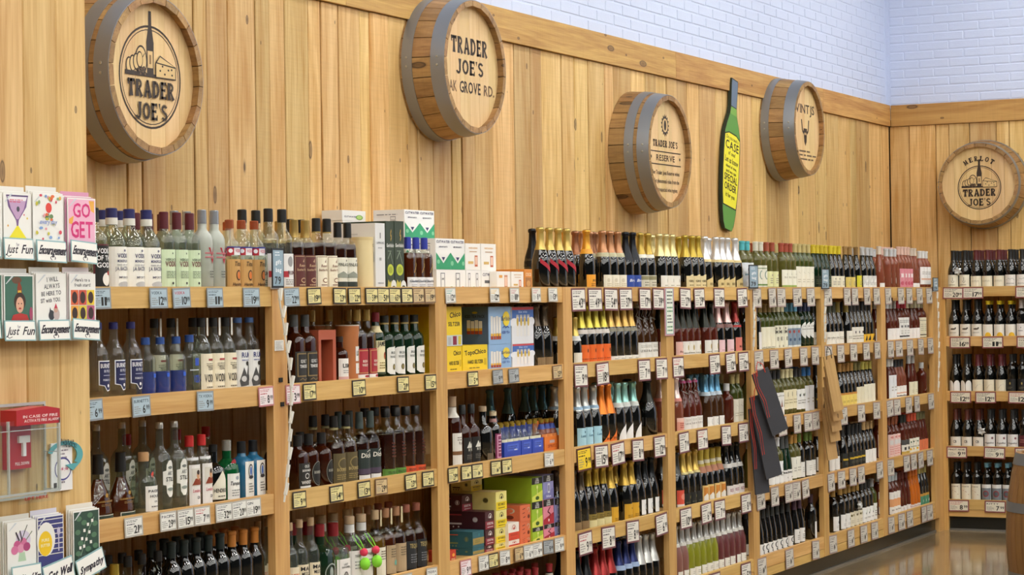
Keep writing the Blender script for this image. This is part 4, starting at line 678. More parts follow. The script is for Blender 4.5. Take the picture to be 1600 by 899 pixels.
wine('c_drk', WW, 'dark wine bottle with a black capsule and a black label with a gold stripe', 'burg', 'black', '#1f2122', '#20221e', (.03, .36), [('r', -.9, .0, .9, .26, '#c9a82c'), G(-.6, -.2, 2, '#6a6a5c')], R=.038, clen=.24)
wine('c_whl', WW, 'dark wine bottle with a natural cork-coloured cap and a white label', 'burg', 'black', '#b89866', '#eceae4', (.03, .34), [('b', [(-.3, -.3), (0, .3), (.3, -.3)], .03, '#c4c0b4')], R=.038)
wine('c_pur', WW, 'dark wine bottle with an ochre cap and a white label with a small emblem', 'bord', 'black', '#b8924c', '#ebeae6', (.03, .36), [('e', .1, .2, .16, .2, '#2f2c30'), G(-.6, -.2, 2, '#b4b2ac', .5)])
wine('c_flw', WW, 'dark wine bottle with an ochre cap and a flowered cream label', 'bord', 'black', '#b8924c', '#e6dfc6', (.03, .36), [('e', -.4, .5, .2, .16, '#6a6034'), ('e', .1, .6, .2, .16, '#8a7a3c'), ('e', .5, .45, .18, .16, '#55502c'), G(-.6, -.1, 2, '#b4ac94', .5)])
wine('c_grl', WW, 'dark wine bottle with a black cap and a white label with green leaves', 'bord', 'black', '#2a2c2c', '#f0f0ec', (.03, .38), [('e', -.2, .2, .1, .14, '#222222'), ('e', .2, .5, .2, .2, '#6a9a4a'), ('e', .5, .4, .16, .2, '#6a9a4a'), G(-.6, -.2, 1, '#b4b2ac', .6)])
wine('c_sil', WW, 'green wine bottle with a silver cap', 'bord', 'pg', '#b5b8ba', '#e6e6e0', (.03, .42))
# rose bay
wine('s_slv', RO, 'rose bottle with a silver cap and a wide low white label', 'burg', 'rosed', '#c9cccc', '#efece8', (.02, .32), [('e', .4, -.1, .12, .2, '#c8b8b4')], R=.038)
wine('s_red', RO, 'rose bottle with a bright red cap and a tall white label with grey print', 'bord', 'rosed', '#c23648', '#eeeeea', (.02, .58), [G(.5, .8, 2, '#9a9a98', .7), ('r', -.5, .1, .5, .3, '#7d7d80'), ('r', -.9, -.75, .9, -.62, '#3a3a3c'), G(-.5, -.1, 2, '#b5b5b4', .5)])
wine('s_crm', RO, 'amber rose bottle with a cream cap and a white label with a pink mark', 'burg', 'rosed', '#cfc8a4', '#f0ece8', (.02, .30), [('o', .4, -.1, .3, .08, '#e0a0ac')], R=.039)
wine('s_crm2', RO, 'dark rose bottle with a cream cap and a square cream label', 'bord', 'rosed', '#cfc9a8', '#e6e0c4', (.05, .56), [('r', -.9, .68, .9, .72, '#6a6450'), G(-.4, .4, 4, '#b4ad94', .6), ('r', -.9, -.8, .9, -.7, '#4a4634')])
wine('s_wht', RO, 'rose bottle with a white cap and a tall white label', 'bord', 'rosed', '#d8dad8', '#eceef0', (.02, .60), MOON)
wine('s_carr', RO, 'small rose bottle with a black cap and a white base label', 'beer', 'rose', '#1c1e20', '#efece6', (.02, .32), [('r', -1, -.3, 1, -.1, '#d8a890'), G(-.9, -.5, 1, '#333333', .8)], R=.036, h=.262)
wine('s_tall', RO, 'tall slim rose bottle with a silver-white capsule and a cream square label', 'flute', 'rosed', '#bfc2c2', '#e8e2c4', (.02, .36), [('r', .1, .2, .3, .6, '#44443c'), G(-.6, -.1, 2, '#b4ad94', .5)], h=.28)
wine('s_lone', RO, 'lone bulbous rose bottle with a white stopper', 'spirit', 'rosed', '#dcdedd', None, (.05, .3), [('b', [(-.5, -.4), (0, .3), (.5, .7)], .05, '#c8b0a8')], R=.040, h=.225, clen=.18)
wine('s_cop', RO, 'rose bottle with a copper cap and a tall pale pink label', 'bord', 'rosed', '#8a4a2c', '#eecdc4', (.02, .58), [('e', 0, .75, .6, .1, '#d98a84'), ('r', -.7, .1, .7, .5, '#e0dcd8'), G(-.8, 0, 4, '#e29a94', .7)])
wine('s_dk', RO, 'rose bottle with a dark green capsule and a grey and gold label', 'bord', 'rosed', '#232c2a', '#e4e0d4', (.02, .38), [('r', -1, .3, 1, 1, '#4a4a48'), ('r', -1, -1, 1, -.6, '#c9a84c'), ('r', -.5, -.4, .5, 0, '#2c2c2c')])
wine('s_org', RO, 'rose bottle with a coral cap and a white confetti label', 'bord', 'rosed', '#d9573a', '#ebe8d8', (.02, .38), [('e', -.5, .5, .14, .12, '#3a5a3a'), ('e', .1, .6, .12, .1, '#3a3a30'), ('e', .5, .2, .12, .1, '#d9a03a'), ('e', -.6, -.5, .2, .16, '#e0b02a'), G(-.3, 0, 1, '#8a8a80', .6)])
wine('s_olv', RO, 'slim rose bottle with an olive cap and a coral label', 'flute', 'rosed', '#6f6a44', '#d9764c', (.02, .30), [('p', [(.0, -.5), (.2, .4), (.4, -.5)], '#a84a2c')])
wine('s_slv2', RO, 'orange rose bottle with a silver cap and a peach and white label', 'bord', 'rosed', '#b9c2c6', '#ece8e0', (.02, .56), [('r', -1, -.35, 1, .35, '#e0a06a'), ('e', .1, .6, .1, .14, '#3a3a2c'), ('e', .45, .6, .1, .14, '#3a3a2c'), G(-.8, -.5, 1, '#aaa49a', .6)])
wine('s_brn', RO, 'slim deep red rose bottle with a brown cap and white flower label', 'flute', 'rosed', '#6a2a1c', '#e8e4e0', (.02, .14), [('e', .2, 0, .3, .6, '#b06a6a')])
wine('s_orw', RO, 'bright orange wine bottle, neck to base, with a low white label', 'flute', 'orange', '#d4701e', '#e8ded6', (.01, .10), [G(-.4, .4, 1, '#b07a7a', .8)])
wine('s_beer', RO, 'dark bottle with a green and gold label', 'beer', 'black', '#a89a54', '#4a8a6c', (.02, .30), [('r', -1, .55, 1, 1, '#c9963c'), ('e', .2, -.3, .3, .3, '#dfe6dc')], R=.035, h=.275)
# red wine
wine('x_duck', RW, 'red wine bottle with a black capsule and a white label with a duck', 'burg', 'black', '#191a1b', '#eae6da', (.02, .36), [('e', 0, .25, .4, .14, '#5a5040'), ('e', .36, .4, .12, .1, '#3a3428'), T('DECOY', -.4, .16, '#7d776a', 1.0)], R=.041, clen=.26)
wine('x_anch', RW, 'pinot noir bottle with a black cap and a cream label with an anchor', 'burg', 'black', '#191a1a', '#ebe6d2', (.02, .36), [('b', arc(.1, .1, .2, .3, 180, 360, 8), .05, '#6a6656'), ('r', .06, .0, .12, .6, '#6a6656'), G(-.7, -.4, 1, '#9a957f', .6)], R=.041, clen=.26)
wine('x_burg', RW, 'pinot noir bottle with a burgundy capsule and a cream label', 'burg', 'black', '#5a2226', '#ebe4cc', (.02, .32), [G(-.1, .3, 2, '#b5ad90', .7)], R=.041, clen=.26)
wine('x_mtn', RW, 'red wine bottle with a black capsule and a white label with a mountain ridge', 'burg', 'black', '#1a1b1c', '#e9e5de', (.02, .34), [('b', [(-.6, .1), (-.2, .4), (.1, .25), (.4, .45), (.7, .1)], .04, '#6a6a6c'), T('ARGYLE', -.5, .16, '#55555a', 1.2)], R=.041, clen=.26)
wine('x_sun', RW, 'red wine bottle with a yellow cap and a white label with a rising sun', 'burg', 'black', '#d9bf1c', '#eeeadf', (.02, .36), [('p', arc(.2, -.95, .5, .7, 0, 180, 12), '#e8bb2c')], R=.040, h=.262, clen=.10)
wine('x_grw', RW, 'red wine bottle with a pale grey capsule and a small white label', 'bord', 'black', '#b4aca8', '#e9e7e6', (.03, .36), [('e', .1, .4, .08, .1, '#333333'), G(-.3, .1, 1, '#9a9a9c', .5)], clen=.24, ang=50)
wine('x_arch', RW, 'red wine bottle with a white double-arch label', 'burg', 'black', '#1b1c1d', None, (.02, .32), [('p', [(-1, -1), (-1, .2)]+arc(-.5, .2, .5, .8, 180, 0, 8)+[(0, -1)], '#ecece8'), ('p', [(.05, -1), (.05, .2)]+arc(.52, .2, .47, .8, 180, 0, 8)+[(1, -1)], '#ecece8')], R=.041, clen=.26)
wine('x_red', RW, 'red wine bottle with a red capsule and a cream label with a pen stroke', 'burg', 'black', '#5f2228', '#e8e0c8', (.02, .34), [('b', [(-.2, -.4), (.1, .1), (.5, .3)], .03, '#7d7460')], R=.041, clen=.30)
wine('x_blk', RW, 'red wine bottle with a black label and a small gold crest', 'bord', 'black', '#1b1c1d', '#191918', (.03, .36), [('e', 0, .3, .12, .2, '#b09a55'), G(-.6, -.2, 2, '#77705c', .5)])
wine('x_cb', RW, 'pinot noir bottle with a brown capsule and a white label with initials', 'burg', 'black', '#5a2a20', '#ebe7db', (.02, .28), [T('CB', -.2, .5, '#3c3a36', .5)], R=.041, clen=.28)
wine('x_ang', RW, 'pinot noir bottle with a white script label and a red seal', 'burg', 'black', '#26282a', '#ecebe9', (.02, .36), [T('Angeline', -.45, .24, '#5a585c', 1.4, shear=.3), ('e', .5, .4, .16, .18, '#8a5a62')], R=.041, clen=.24)
wine('x_mar', RW, 'red wine bottle with a maroon label', 'bord', 'black', '#1d1c1d', '#5c1f26', (.03, .34), [G(-.3, .4, 2, '#a8706a', .5)])
wine('x_crm', RW, 'merlot bottle with a cream label and a red stroke', 'bord', 'black', '#1b1c1d', '#e9e2cd', (.02, .44), [G(.55, .8, 1, '#a8a08a', .7), ('b', [(-.5, .2), (0, .05), (.5, -.35)], .05, '#b06a55')])
wine('x_kit', RW, 'red wine bottle with a light blue cap and a grey picture label', 'bord', 'black', '#6a9cae', '#e6e6e2', (.02, .44), [('r', -.9, -.9, .9, .55, '#7d848a'), ('e', 0, -.15, .5, .4, '#8a3a40'), ('e', 0, -.15, .35, .25, '#5a5f66')], clen=.12)

# ------------------------------------------------------------------ stocking the shelves
COUNT = {}; SHOWN = {}
def put(key, unit, s, d, z, label, group, k=1.0):
    K = KINDS[key]; loc = (s, d, z) if unit == 'A' else (XS+d, -s, z)
    rz = (0 if unit == 'A' else R_(-90))+R_(random.gauss(0, 3.5))
    t = thing(K['name'], label, K['name'].replace('_', ' ').replace('rose wine', 'wine').replace('white wine', 'wine').replace('red wine', 'wine').replace('sparkling wine', 'wine'), loc, rz, group)
    t.scale = (k, k, 1)
    for nm, me in K['parts']: obj(nm, me, t)
    COUNT[K['name']] = COUNT.get(K['name'], 0)+1; return t
def limits(unit, bay):
    if unit == 'B': return .036, 1.35
    if bay == 8: return .093, 9.92
    return (.093 if bay == 0 else bay*PT+PW/2+.002), (bay+1)*PT-PW/2-.002
def stock(unit, bay, lev, items, rows=2, zf=.9, keep=()):
    """items: (kind, 'px px px' of the bottle tops seen in the photograph [, row [, rows]]); keep: x spans taken by cartons"""
    lo, hi = limits(unit, bay); z = ZL[lev]-.012
    byrow = {}; Rm = max(KINDS[i[0]]['R'] for i in items)
    for it in items:
        key, pxs = it[0], it[1]; r0 = it[2] if len(it) > 2 else 0; nr = it[3] if len(it) > 3 else rows; K = KINDS[key]
        for px in pxs.split():
            d0 = .034+K['R']+r0*(2*Rm+.004)
            s = solve_s(float(px), d0, z+zf*K['h'], unit)
            byrow.setdefault(r0, []).append([s, key, nr])
    top = lev == 0
    for r0, L in byrow.items():
        L.sort(); L = [a for a in L if lo-.06 < a[0] < hi+(.06 if r0 < 2 else .7)]
        if not L: continue
        tot = sum(2*KINDS[a[1]]['R']+.001 for a in L); wl, wh = lo, hi+(0 if r0 < 2 else .7)
        k = min(1.0, (wh-wl)/tot); 
        rr = [KINDS[a[1]]['R']*k for a in L]
        for _ in range(60):
            for i, a in enumerate(L):
                a[0] = min(max(a[0], wl+rr[i]), wh-rr[i])
                if i and a[0]-L[i-1][0] < rr[i]+rr[i-1]+.001:
                    e = (rr[i]+rr[i-1]+.001-(a[0]-L[i-1][0]))/2; a[0] += e; L[i-1][0] -= e
        for i in range(1, len(L)):
            if L[i][0]-L[i-1][0] < rr[i]+rr[i-1]: L[i][0] = L[i-1][0]+rr[i]+rr[i-1]+.0005
        for i, (s, key, nr) in enumerate(L):
            K = KINDS[key]
            if r0 == 0: SHOWN.setdefault((unit, lev), []).append((s, K['desc']))
            for r in range(nr):
                R0 = r0+r; d = .034+K['R'] if R0 == 0 else .034+Rm+R0*(2*Rm+.004)
                lab = fit16(K['desc']+('' if R0 == 0 else ' in the back row'))
                put(key, unit, s+(random.uniform(-.0006, .0006) if r else 0), d, z, lab, f'{key_group(K, lab)}', k*.995)
def fit16(t):
    w_ = t.split()
    for x in ('a', 'an', 'the'):
        while len(w_) > 16 and x in w_: w_.remove(x)
    return ' '.join(w_)
def key_group(K, lab): return lab[:60]

# the long top shelf, one continuous row
TOP = [
    ('gods', '154'), ('mono', '182 207 231'), ('vers', '251 270 290'), ('frost', '310 333'), ('tito', '358 377 397'), ('rumw', '419'), ('silv', '279 300', 1, 1),
    ('rumw', '442'), ('resb', '458 476'), ('resc', '494 511'), ('finl', '527 542', 0, 1), ('glen', '639 649 661', 0, 1),
    ('blkch', '834', 1, 1), ('mumm', '844 858 872 885', 0, 1),
    ('clic', '916'), ('copper', '941 953 965'), ('blub', '977 988'), ('goldw', '1000 1012'), ('pale', '1030 1040 1049'), ('copperb', '901 928', 1, 1),
    ('gold2', '1070 1081 1090'), ('wfoil', '1101 1118 1127 1136 1148'), ('w_teal', '1159 1167'),
    ('w_cream', '1180 1188'), ('w_brick', '1197 1206'), ('w_rust', '1220 1227 1234'), ('w_tan', '1241 1248 1255 1262'), ('w_yel', '1270 1276'),
    ('w_yel', '1283 1289'), ('w_yel2', '1297 1303 1310'), ('w_brz', '1320 1327'), ('w_bry', '1337'), ('w_slv', '1347 1354 1360'), ('r_clear', '1373'),
    ('r_slv', '1384 1391 1397'), ('r_cl', '1403 1408 1413 1417'), ('r_clear', '1423 1428'), ('r_wht', '1436 1441 1446'),
]
stock('A', 8, 0, TOP)
# vodka bay
stock('A', 0, 1, [('burn', '152 177 204'), ('blue', '227 250 275'), ('blue2', '298'), ('texas', '326 348 367'), ('rum', '384 399'), ('texas', '241 267 301', 1, 1)], rows=1)
stock('A', 0, 2, [('cognac', '157 201'), ('pacific', '238'), ('still', '259 281'), ('greenall', '298 321'), ('hend', '345'), ('tanq', '364'), ('bomb', '385 404'), ('still', '157 197 229', 1, 1), ('greenall', '207 285 330', 2, 1)], rows=1)
stock('A', 0, 3, [('goldcap', '181'), ('jar2', '198 221 249'), ('dkw1', '285 312 338 352 367'), ('redw1', '384 396 411')])
stock('A', 0, 4, [('dkw1', '150 172 194 216 238 260 282'), ('redw1', '304 326 348 370 392')], rows=1)
# whiskey bay
stock('A', 1, 1, [('dkjack', '460 475'), ('lism', '530'), ('red2', '560 578'), ('ames', '593'), ('irish', '613 627 642 658'), ('red2', '488 515 545', 1, 1)], rows=1)
stock('A', 1, 2, [('jackw', '465'), ('jackc', '482 502'), ('brownl', '521 540'), ('dick', '561 578'), ('bulg', '603 619'), ('bulo', '645 662')])
stock('A', 1, 3, [('madr', '452'), ('mad', '467 485'), ('darksq', '500'), ('waxsq', '524'), ('pom', '544 561'), ('teqg', '592'), ('teqk', '607'), ('teqk2', '622'), ('teqd', '639 656')])
stock('A', 1, 4, [('mad', '470 488 506 524'), ('teqg', '545 563 581'), ('teqd', '600 618 636 654')], rows=1)
# canned cocktail bay
stock('A', 2, 1, [('dkcork', '850 864')])
stock('A', 2, 2, [('jbw', '706'), ('mtn', '722 736'), ('swirl', '755'), ('pinkl', '769'), ('tealf', '766 794 821 832 848 858', 3, 1)], rows=1)
stock('A', 2, 4, [('greybeer', '720 735 772 785'), ('redbeer', '798 811 824 836 862')])
# champagne bay
stock('A', 3, 1, [('split', '898'), ('lime', '909 919 930 942'), ('gold4', '955 967 980 990'), ('swingw', '1003 1014 1024')])
stock('A', 3, 2, [('sfoil', '901 912 926'), ('orfoil', '938 949'), ('mint', '964 975 988'), ('dkbig', '1021'), ('pkfoil', '1003 1031', 1, 1)])
stock('A', 3, 3, [('dkcork', '899 905'), ('gdot', '916 929 941'), ('gyel', '951 977 988'), ('dkwl', '1004 1015 1024')])
stock('A', 3, 4, [('blkch', '901 914'), ('redf', '929 941 950'), ('navf', '969 983 994'), ('whif', '1005 1016 1026')])
# sparkling rose bay
stock('A', 4, 1, [('blkrosep', '1054'), ('blkrose', '1063 1073 1082 1099 1109'), ('pkw', '1120 1134'), ('redm', '1147')])
stock('A', 4, 2, [('rosec', '1055'), ('swingr', '1067 1076 1085'), ('diam', '1101 1110 1119'), ('s_lone', '1135'), ('w_tan', '1146 1154')])
stock('A', 4, 3, [('redl', '1057'), ('gfd', '1066 1075 1083'), ('yelpk', '1093 1103 1112 1121'), ('wrib', '1140 1148 1155')])
stock('A', 4, 4, [('belld', '1056 1064'), ('belly', '1075 1085 1095 1104 1112'), ('bellr', '1122 1131 1141 1149 1157')], rows=1)
# white wine bay
stock('A', 5, 1, [('ww_dk', '1181'), ('ww_tan', '1187 1193 1200'), ('ww_crm', '1207 1213 1220'), ('ww_blu', '1227 1234 1241'), ('ww_nav', '1251 1259 1266')])
stock('A', 5, 2, [('ww_blk', '1187 1194 1202 1210 1215'), ('ww_crm2', '1221 1227 1233'), ('ww_blk2', '1242 1248'), ('ww_blue', '1254 1262')])
stock('A', 5, 3, [('ww_wht', '1189 1200 1207 1213'), ('ww_gry', '1221 1227'), ('ww_tan2', '1235 1241'), ('ww_grn', '1247 1260 1267')])
stock('A', 5, 4, [('ww_fl', '1184 1191 1198 1205 1213 1221 1230'), ('ww_flp', '1240 1248'), ('ww_dk', '1268')])
# chardonnay bay
stock('A', 6, 1, [('c_olv', '1289 1294 1301'), ('c_gld', '1308 1321'), ('c_gry', '1328 1334 1340'), ('c_yel', '1347 1354 1360')])
stock('A', 6, 2, [('c_brn', '1313 1318 1324 1331'), ('c_grn', '1338 1344'), ('c_lem', '1351 1357 1363'), ('c_drk', '1294 1302', 0, 2)])
stock('A', 6, 3, [('c_whl', '1294 1302 1352 1357 1364'), ('c_drk', '1315 1325 1334 1340 1346')])
stock('A', 6, 4, [('c_pur', '1301 1312 1319'), ('c_flw', '1325 1332 1338'), ('c_grl', '1345 1352 1358'), ('c_sil', '1365')])
# rose wine bay
stock('A', 7, 1, [('s_slv', '1385 1390 1396'), ('s_red', '1403 1407 1411'), ('s_crm', '1416 1423 1428'), ('s_crm2', '1435 1441 1446')])
stock('A', 7, 2, [('s_wht', '1387 1392'), ('s_carr', '1398 1403 1407'), ('s_tall', '1419 1425'), ('s_lone', '1443')], rows=1)
stock('A', 7, 3, [('s_cop', '1387 1393 1398'), ('s_dk', '1407 1412'), ('s_org', '1420 1426 1431'), ('s_olv', '1436 1441 1446')])
stock('A', 7, 4, [('s_slv2', '1388 1393 1398'), ('s_brn', '1403 1408 1414'), ('s_orw', '1420 1425 1430'), ('s_beer', '1436 1441 1446')])
# red wine on the end wall
stock('B', 8, 0, [('x_anch', '1474 1492'), ('x_burg', '1511 1527 1547'), ('x_mtn', '1573 1594 1612'), ('x_anch', '1634 1655 1676 1697 1718', 0, 1)], rows=3)
stock('B', 8, 1, [('x_duck', '1477 1490 1511'), ('x_sun', '1528 1547 1566'), ('x_grw', '1586 1604 1625 1646'), ('x_duck', '1667 1688 1709', 0, 1)])
stock('B', 8, 2, [('x_arch', '1479 1497'), ('x_red', '1518 1538 1555'), ('x_blk', '1581 1595 1610'), ('x_red', '1634 1655 1676 1697 1718', 0, 1)])
stock('B', 8, 3, [('x_cb', '1478 1496 1514'), ('x_ang', '1533 1552 1567'), ('x_mar', '1585 1603 1624'), ('x_cb', '1646 1667 1688 1709', 0, 1)])
stock('B', 8, 4, [('x_crm', '1481 1497 1515'), ('x_kit', '1534 1552 1571'), ('x_crm', '1590 1610 1630'), ('x_kit', '1652 1673 1694 1715', 0, 1)])
print('bottles', COUNT, sum(COUNT.values()))

# ================================================================== CARTONS AND CARRIERS
def carton(name, label, x0, x1, yf, dp, z0, h, col, front=(), side=(), top=None, group=None, cat='box', band=None):
    """a printed carton; art in -1..1 units of each face"""
    t = thing(name, label, cat, ((x0+x1)/2, yf, z0), 0, group); w_ = (x1-x0)/2
    mb = MB(); c = .0015; pm = paper(col)
    mb.prism([(-w_, c), (-w_+c, 0), (w_-c, 0), (w_, c), (w_, dp), (-w_, dp)], 2, 0, h, pm); mb.build('carton', t)
    for nm, art, ps in (('front_print', front, lambda u, v, off: (u*w_*.985, -.0004-off, h/2+v*h/2*.99)), ('side_print', side, lambda u, v, off: (-w_-.0004-off, dp/2-u*dp/2*.97, h/2+v*h/2*.99))):
        if art:
            asp = (h/2)/(w_ if nm[0] == 'f' else dp/2)
            mb = MB(); draw_art(mb, ps, [scale_art(a, 1, asp) for a in art], .001, .0002); mb.build(nm, t)
    if top:
        mb = MB(); mb.poly([(-w_*.97, .004, h+.0005), (w_*.97, .004, h+.0005), (w_*.97, dp-.004, h+.0005), (-w_*.97, dp-.004, h+.0005)], paper(top)); mb.build('top_print', t)
    return t
def stack(lev, pxl, pxr, yf, dp, rows, name, cat='box', group=None):
    """rows: bottom to top (py of the top edge, label, colour, front art, side art)"""
    z = ZL[lev]-.012; base = z; zm = z+.1
    x0, x1 = solve_s(pxl, yf, zm, 'A'), solve_s(pxr, yf, zm, 'A')
    for (py, label, col, fr, sd, *rest) in rows:
        zt = on_plane_y((pxl+pxr)/2, py, yf).z; h = max(.03, zt-z-.0008)
        j = random.uniform(-.002, .002)
        if z == base: SHOWN.setdefault(('A', lev), []).append(((x0+x1)/2, label))
        carton(name, label, x0+.001+j, x1-.001+j, yf+random.uniform(0, .004), dp, z, h, col, fr, sd, rest[0] if rest else None, group, cat); z += h+.0008
CUTF = [('t', 'CUTWATER', -.5, .72, .17, '#2d2a5c', {'width': .92}), ('t', 'CUTWATER', .5, .72, .17, '#2d2a5c', {'width': .92}), ('t', 'LIME MARGARITA', -.5, .42, .1, '#44415f', {'width': .6}), ('t', 'LIME MARGARITA', .5, .42, .1, '#44415f', {'width': .6}),
        ('p', [(-1, .1), (-.5, -.6), (0, .1), (0, -1), (-1, -1)], '#2f9a6a'), ('p', [(0, .1), (.5, -.6), (1, .1), (1, -1), (0, -1)], '#2f9a6a'), ('p', [(-.62, -.2), (-.38, -.2), (-.5, -.45)], '#2d2a5c'), ('p', [(.38, -.2), (.62, -.2), (.5, -.45)], '#2d2a5c'), ('e', -.85, -.5, .1, .14, '#7fc49a'), ('e', .1, -.6, .1, .16, '#7fc49a'), ('e', .88, -.6, .08, .14, '#7fc49a')]
CUTS = [('r', .1, -.7, .45, .55, '#8f9094'), ('r', .13, -.66, .42, .5, '#e6e6e4'), ('t', 'CUTWATER', .27, .2, .12, '#55565c', {'width': .26}), ('t', 'LIME', .27, -.05, .12, '#55565c', {'width': .2}), G(.6, .75, 1, '#8a8b90', .8), ('e', -.5, -.75, .4, .2, '#2f9a6a')]
CUTL = [('t', 'CUTWATER', -.3, -.4, .3, '#2d2a5c', {'width': 1.1}), ('e', .45, -.35, .3, .5, '#6fa83c'), ('e', .45, -.35, .22, .38, '#b5d67c')]
CUTC = [('r', -.75, -.95, -.45, .7, '#6c6d74'), ('r', -.71, -.9, -.49, .62, '#e8e8e6'), ('t', 'LIME', -.6, .0, .2, '#3c3d44', {'width': .18}), ('r', .3, -.95, .6, .7, '#6c6d74'), ('r', .34, -.9, .56, .62, '#e8e8e6'), ('t', 'LIME', .45, .0, .2, '#3c3d44', {'width': .18}), ('p', [(-1, -1), (-.9, -.65), (-.78, -1)], '#2f9a6a'), ('e', 0, -.85, .16, .2, '#2f9a6a'), ('e', .8, -.85, .16, .2, '#e0782c')]
GNG = [('t', 'WHITE RUSSIAN', 0, .6, .12, '#d9a04a', {'width': 1.2}), ('r', .2, -.75, .6, .1, '#c0603c'), ('r', .25, -.6, .55, .0, '#e8c4ac'), G(-.3, -.1, 2, '#c9a45a', .0), ('r', -.7, -.55, 0, -.35, '#d9b46a'), ('r', -.5, .35, .5, .42, '#c9a88a')]
cut = 'white canned cocktail carton with'
x = lambda px, y: solve_s(px, y, 1.85, 'A')
gl_ = 'canned cocktail cartons on the top shelf'
stack(0, 537, 574, .42, .10, [(345, 'white carton hidden behind whiskey gift boxes, lower', '#e6e5e2', [], []), (329, 'white canned cocktail carton with a lime picture, top of its stack', '#e9e8e5', CUTL, [])], 'cocktail_carton', group=gl_)
stack(0, 634, 681, .205, .15, [(395, 'white cocktail carton at the foot of the tall stack behind blue-capped Scotch', '#e6e5e2', CUTC, CUTS), (373, 'white cocktail carton in the middle of the tall stack behind blue-capped Scotch', '#e6e5e2', CUTC, CUTS), (328.5, 'tall white cocktail carton with green hills topping the highest stack', '#eeedea', CUTF, CUTS)], 'cocktail_carton', group=gl_)
stack(0, 681.5, 727, .10, .095, [(421.5, f'{cut} can pictures under the green-hill carton', '#eeedea', CUTC, CUTS), (373, f'{cut} green hills beside the amber drink cartons', '#eeedea', CUTF, CUTS)], 'cocktail_carton', group=gl_)
stack(0, 728, 751.5, .10, .12, [(422, f'{cut} can pictures under an amber drink carton', '#eeedea', CUTC, []), (380.5, 'white carton with an amber drink glass, next to the green-hill carton', '#efece6', GNG, [])], 'cocktail_carton', group=gl_)
stack(0, 752, 775.5, .10, .12, [(423, f'{cut} lettering at the end of the bottom layer', '#eeedea', [('t', 'CUTWATER', 0, .45, .3, '#2d2a5c', {'width': 1.7}), ('r', -.6, -.3, .6, .0, '#55565c'), ('e', .7, -.8, .2, .16, '#e0782c')], []), (381, 'white carton with an amber drink glass at the free end', '#efece6', GNG, [])], 'cocktail_carton', group=gl_)
stack(0, 777, 798, .06, .036, [(424, 'small white carton with a pink tumbler picture', '#efece6', [('r', .1, -.9, .6, .6, '#c98a6a'), ('r', .15, -.6, .55, .4, '#e8c4ac'), ('r', -.7, .3, -.2, .6, '#e0a04a')], [])], 'cocktail_carton', group=gl_)
stack(0, 799, 818, .06, .036, [(424.5, 'small white carton with amber lettering beside an orange carton', '#efece6', GNG, [])], 'cocktail_carton', group=gl_)
stack(0, 819, 831.5, .06, .16, [(420.5, 'small orange carton at the end of the cocktail cartons', '#d98a34', [('r', -.8, -.9, .8, .2, '#a8703a'), ('t', 'COCO', 0, .35, .3, '#f0e0c0', {'width': 1.4}), ('e', 0, -.4, .5, .3, '#c9985a')], [])], 'cocktail_carton', group=gl_)
# whiskey gift boxes on the top shelf
mb = MB(); p0 = x(565, .085); t = thing('whisky_tube', 'cream round whisky gift tube beside the silver gift box', 'gift tube', (p0, .085, ZL[0]-.012))
mb = MB(); mb.lathe([(.046, 0), (.046, .196)], paper('#e3cf9c'), 28); mb.build('tube', t, True); mb = MB(); mb.lathe([(.047, .196), (.047, .208), (.04, .2085)], paper('#d8c28c'), 28); mb.build('lid', t, True)
mb = MB(); ps = lambda u, v, off: ((.0462+off)*math.sin(u), -(.0462+off)*math.cos(u), v)
draw_art(mb, ps, [('e', .75, .13, .28, .022, '#4c5a4a'), ('t', 'CAOL', .55, .17, .012, '#4c463a', {'width': .8})], .1); mb.build('print', t)
stack(0, 587.5, 603, .045, .20, [(348.5, 'tall pale silver whisky gift box with small grey lettering', '#dcdcda', [('r', -.08, .55, .08, .72, '#55585c'), ('t', 'LAPHROAIG', 0, .38, .07, '#6a6d70', {'width': 1.5}), ('t', '10', 0, -.12, .09, '#8a8d90', {'width': .4}), G(.22, .3, 1, '#9a9c9e', .5), G(-.85, -.75, 1, '#9a9c9e', .6)], [('r', -.2, .66, .2, .7, '#c2c2c0')])], 'whisky_gift_box', 'gift box')
GLB = [('t', 'Glenfiddich', 0, .25, .1, '#e4e4de', {'width': 1.8}), ('b', [(.3, .75), (.1, .62), (.35, .55), (.15, .45)], .08, '#c9a44a'), ('b', [(-.6, -.1), (0, .1), (.6, -.25)], .05, '#8a9a84'), ('e', 0, -.42, .75, .17, '#b9c43c'), ('e', 0, -.42, .5, .1, '#9aa62c'), ('p', [(-.9, -1), (-.6, -.7), (-.2, -.8), (.1, -.72), (.4, -1)], '#c4b84a'), ('o', .75, -.95, .15, .04, '#e4e4de'), G(.1, .16, 1, '#8a9a84', .6)]
stack(0, 604, 617, .05, .22, [(345.5, 'dark green stag whisky gift box next to the silver box', '#2f3d2c', GLB, [])], 'whisky_gift_box', 'gift box')
stack(0, 617.5, 632.5, .05, .12, [(345.5, 'dark green stag whisky gift box beside the blue-capped bottles', '#2f3d2c', GLB, [])], 'whisky_gift_box', 'gift box')
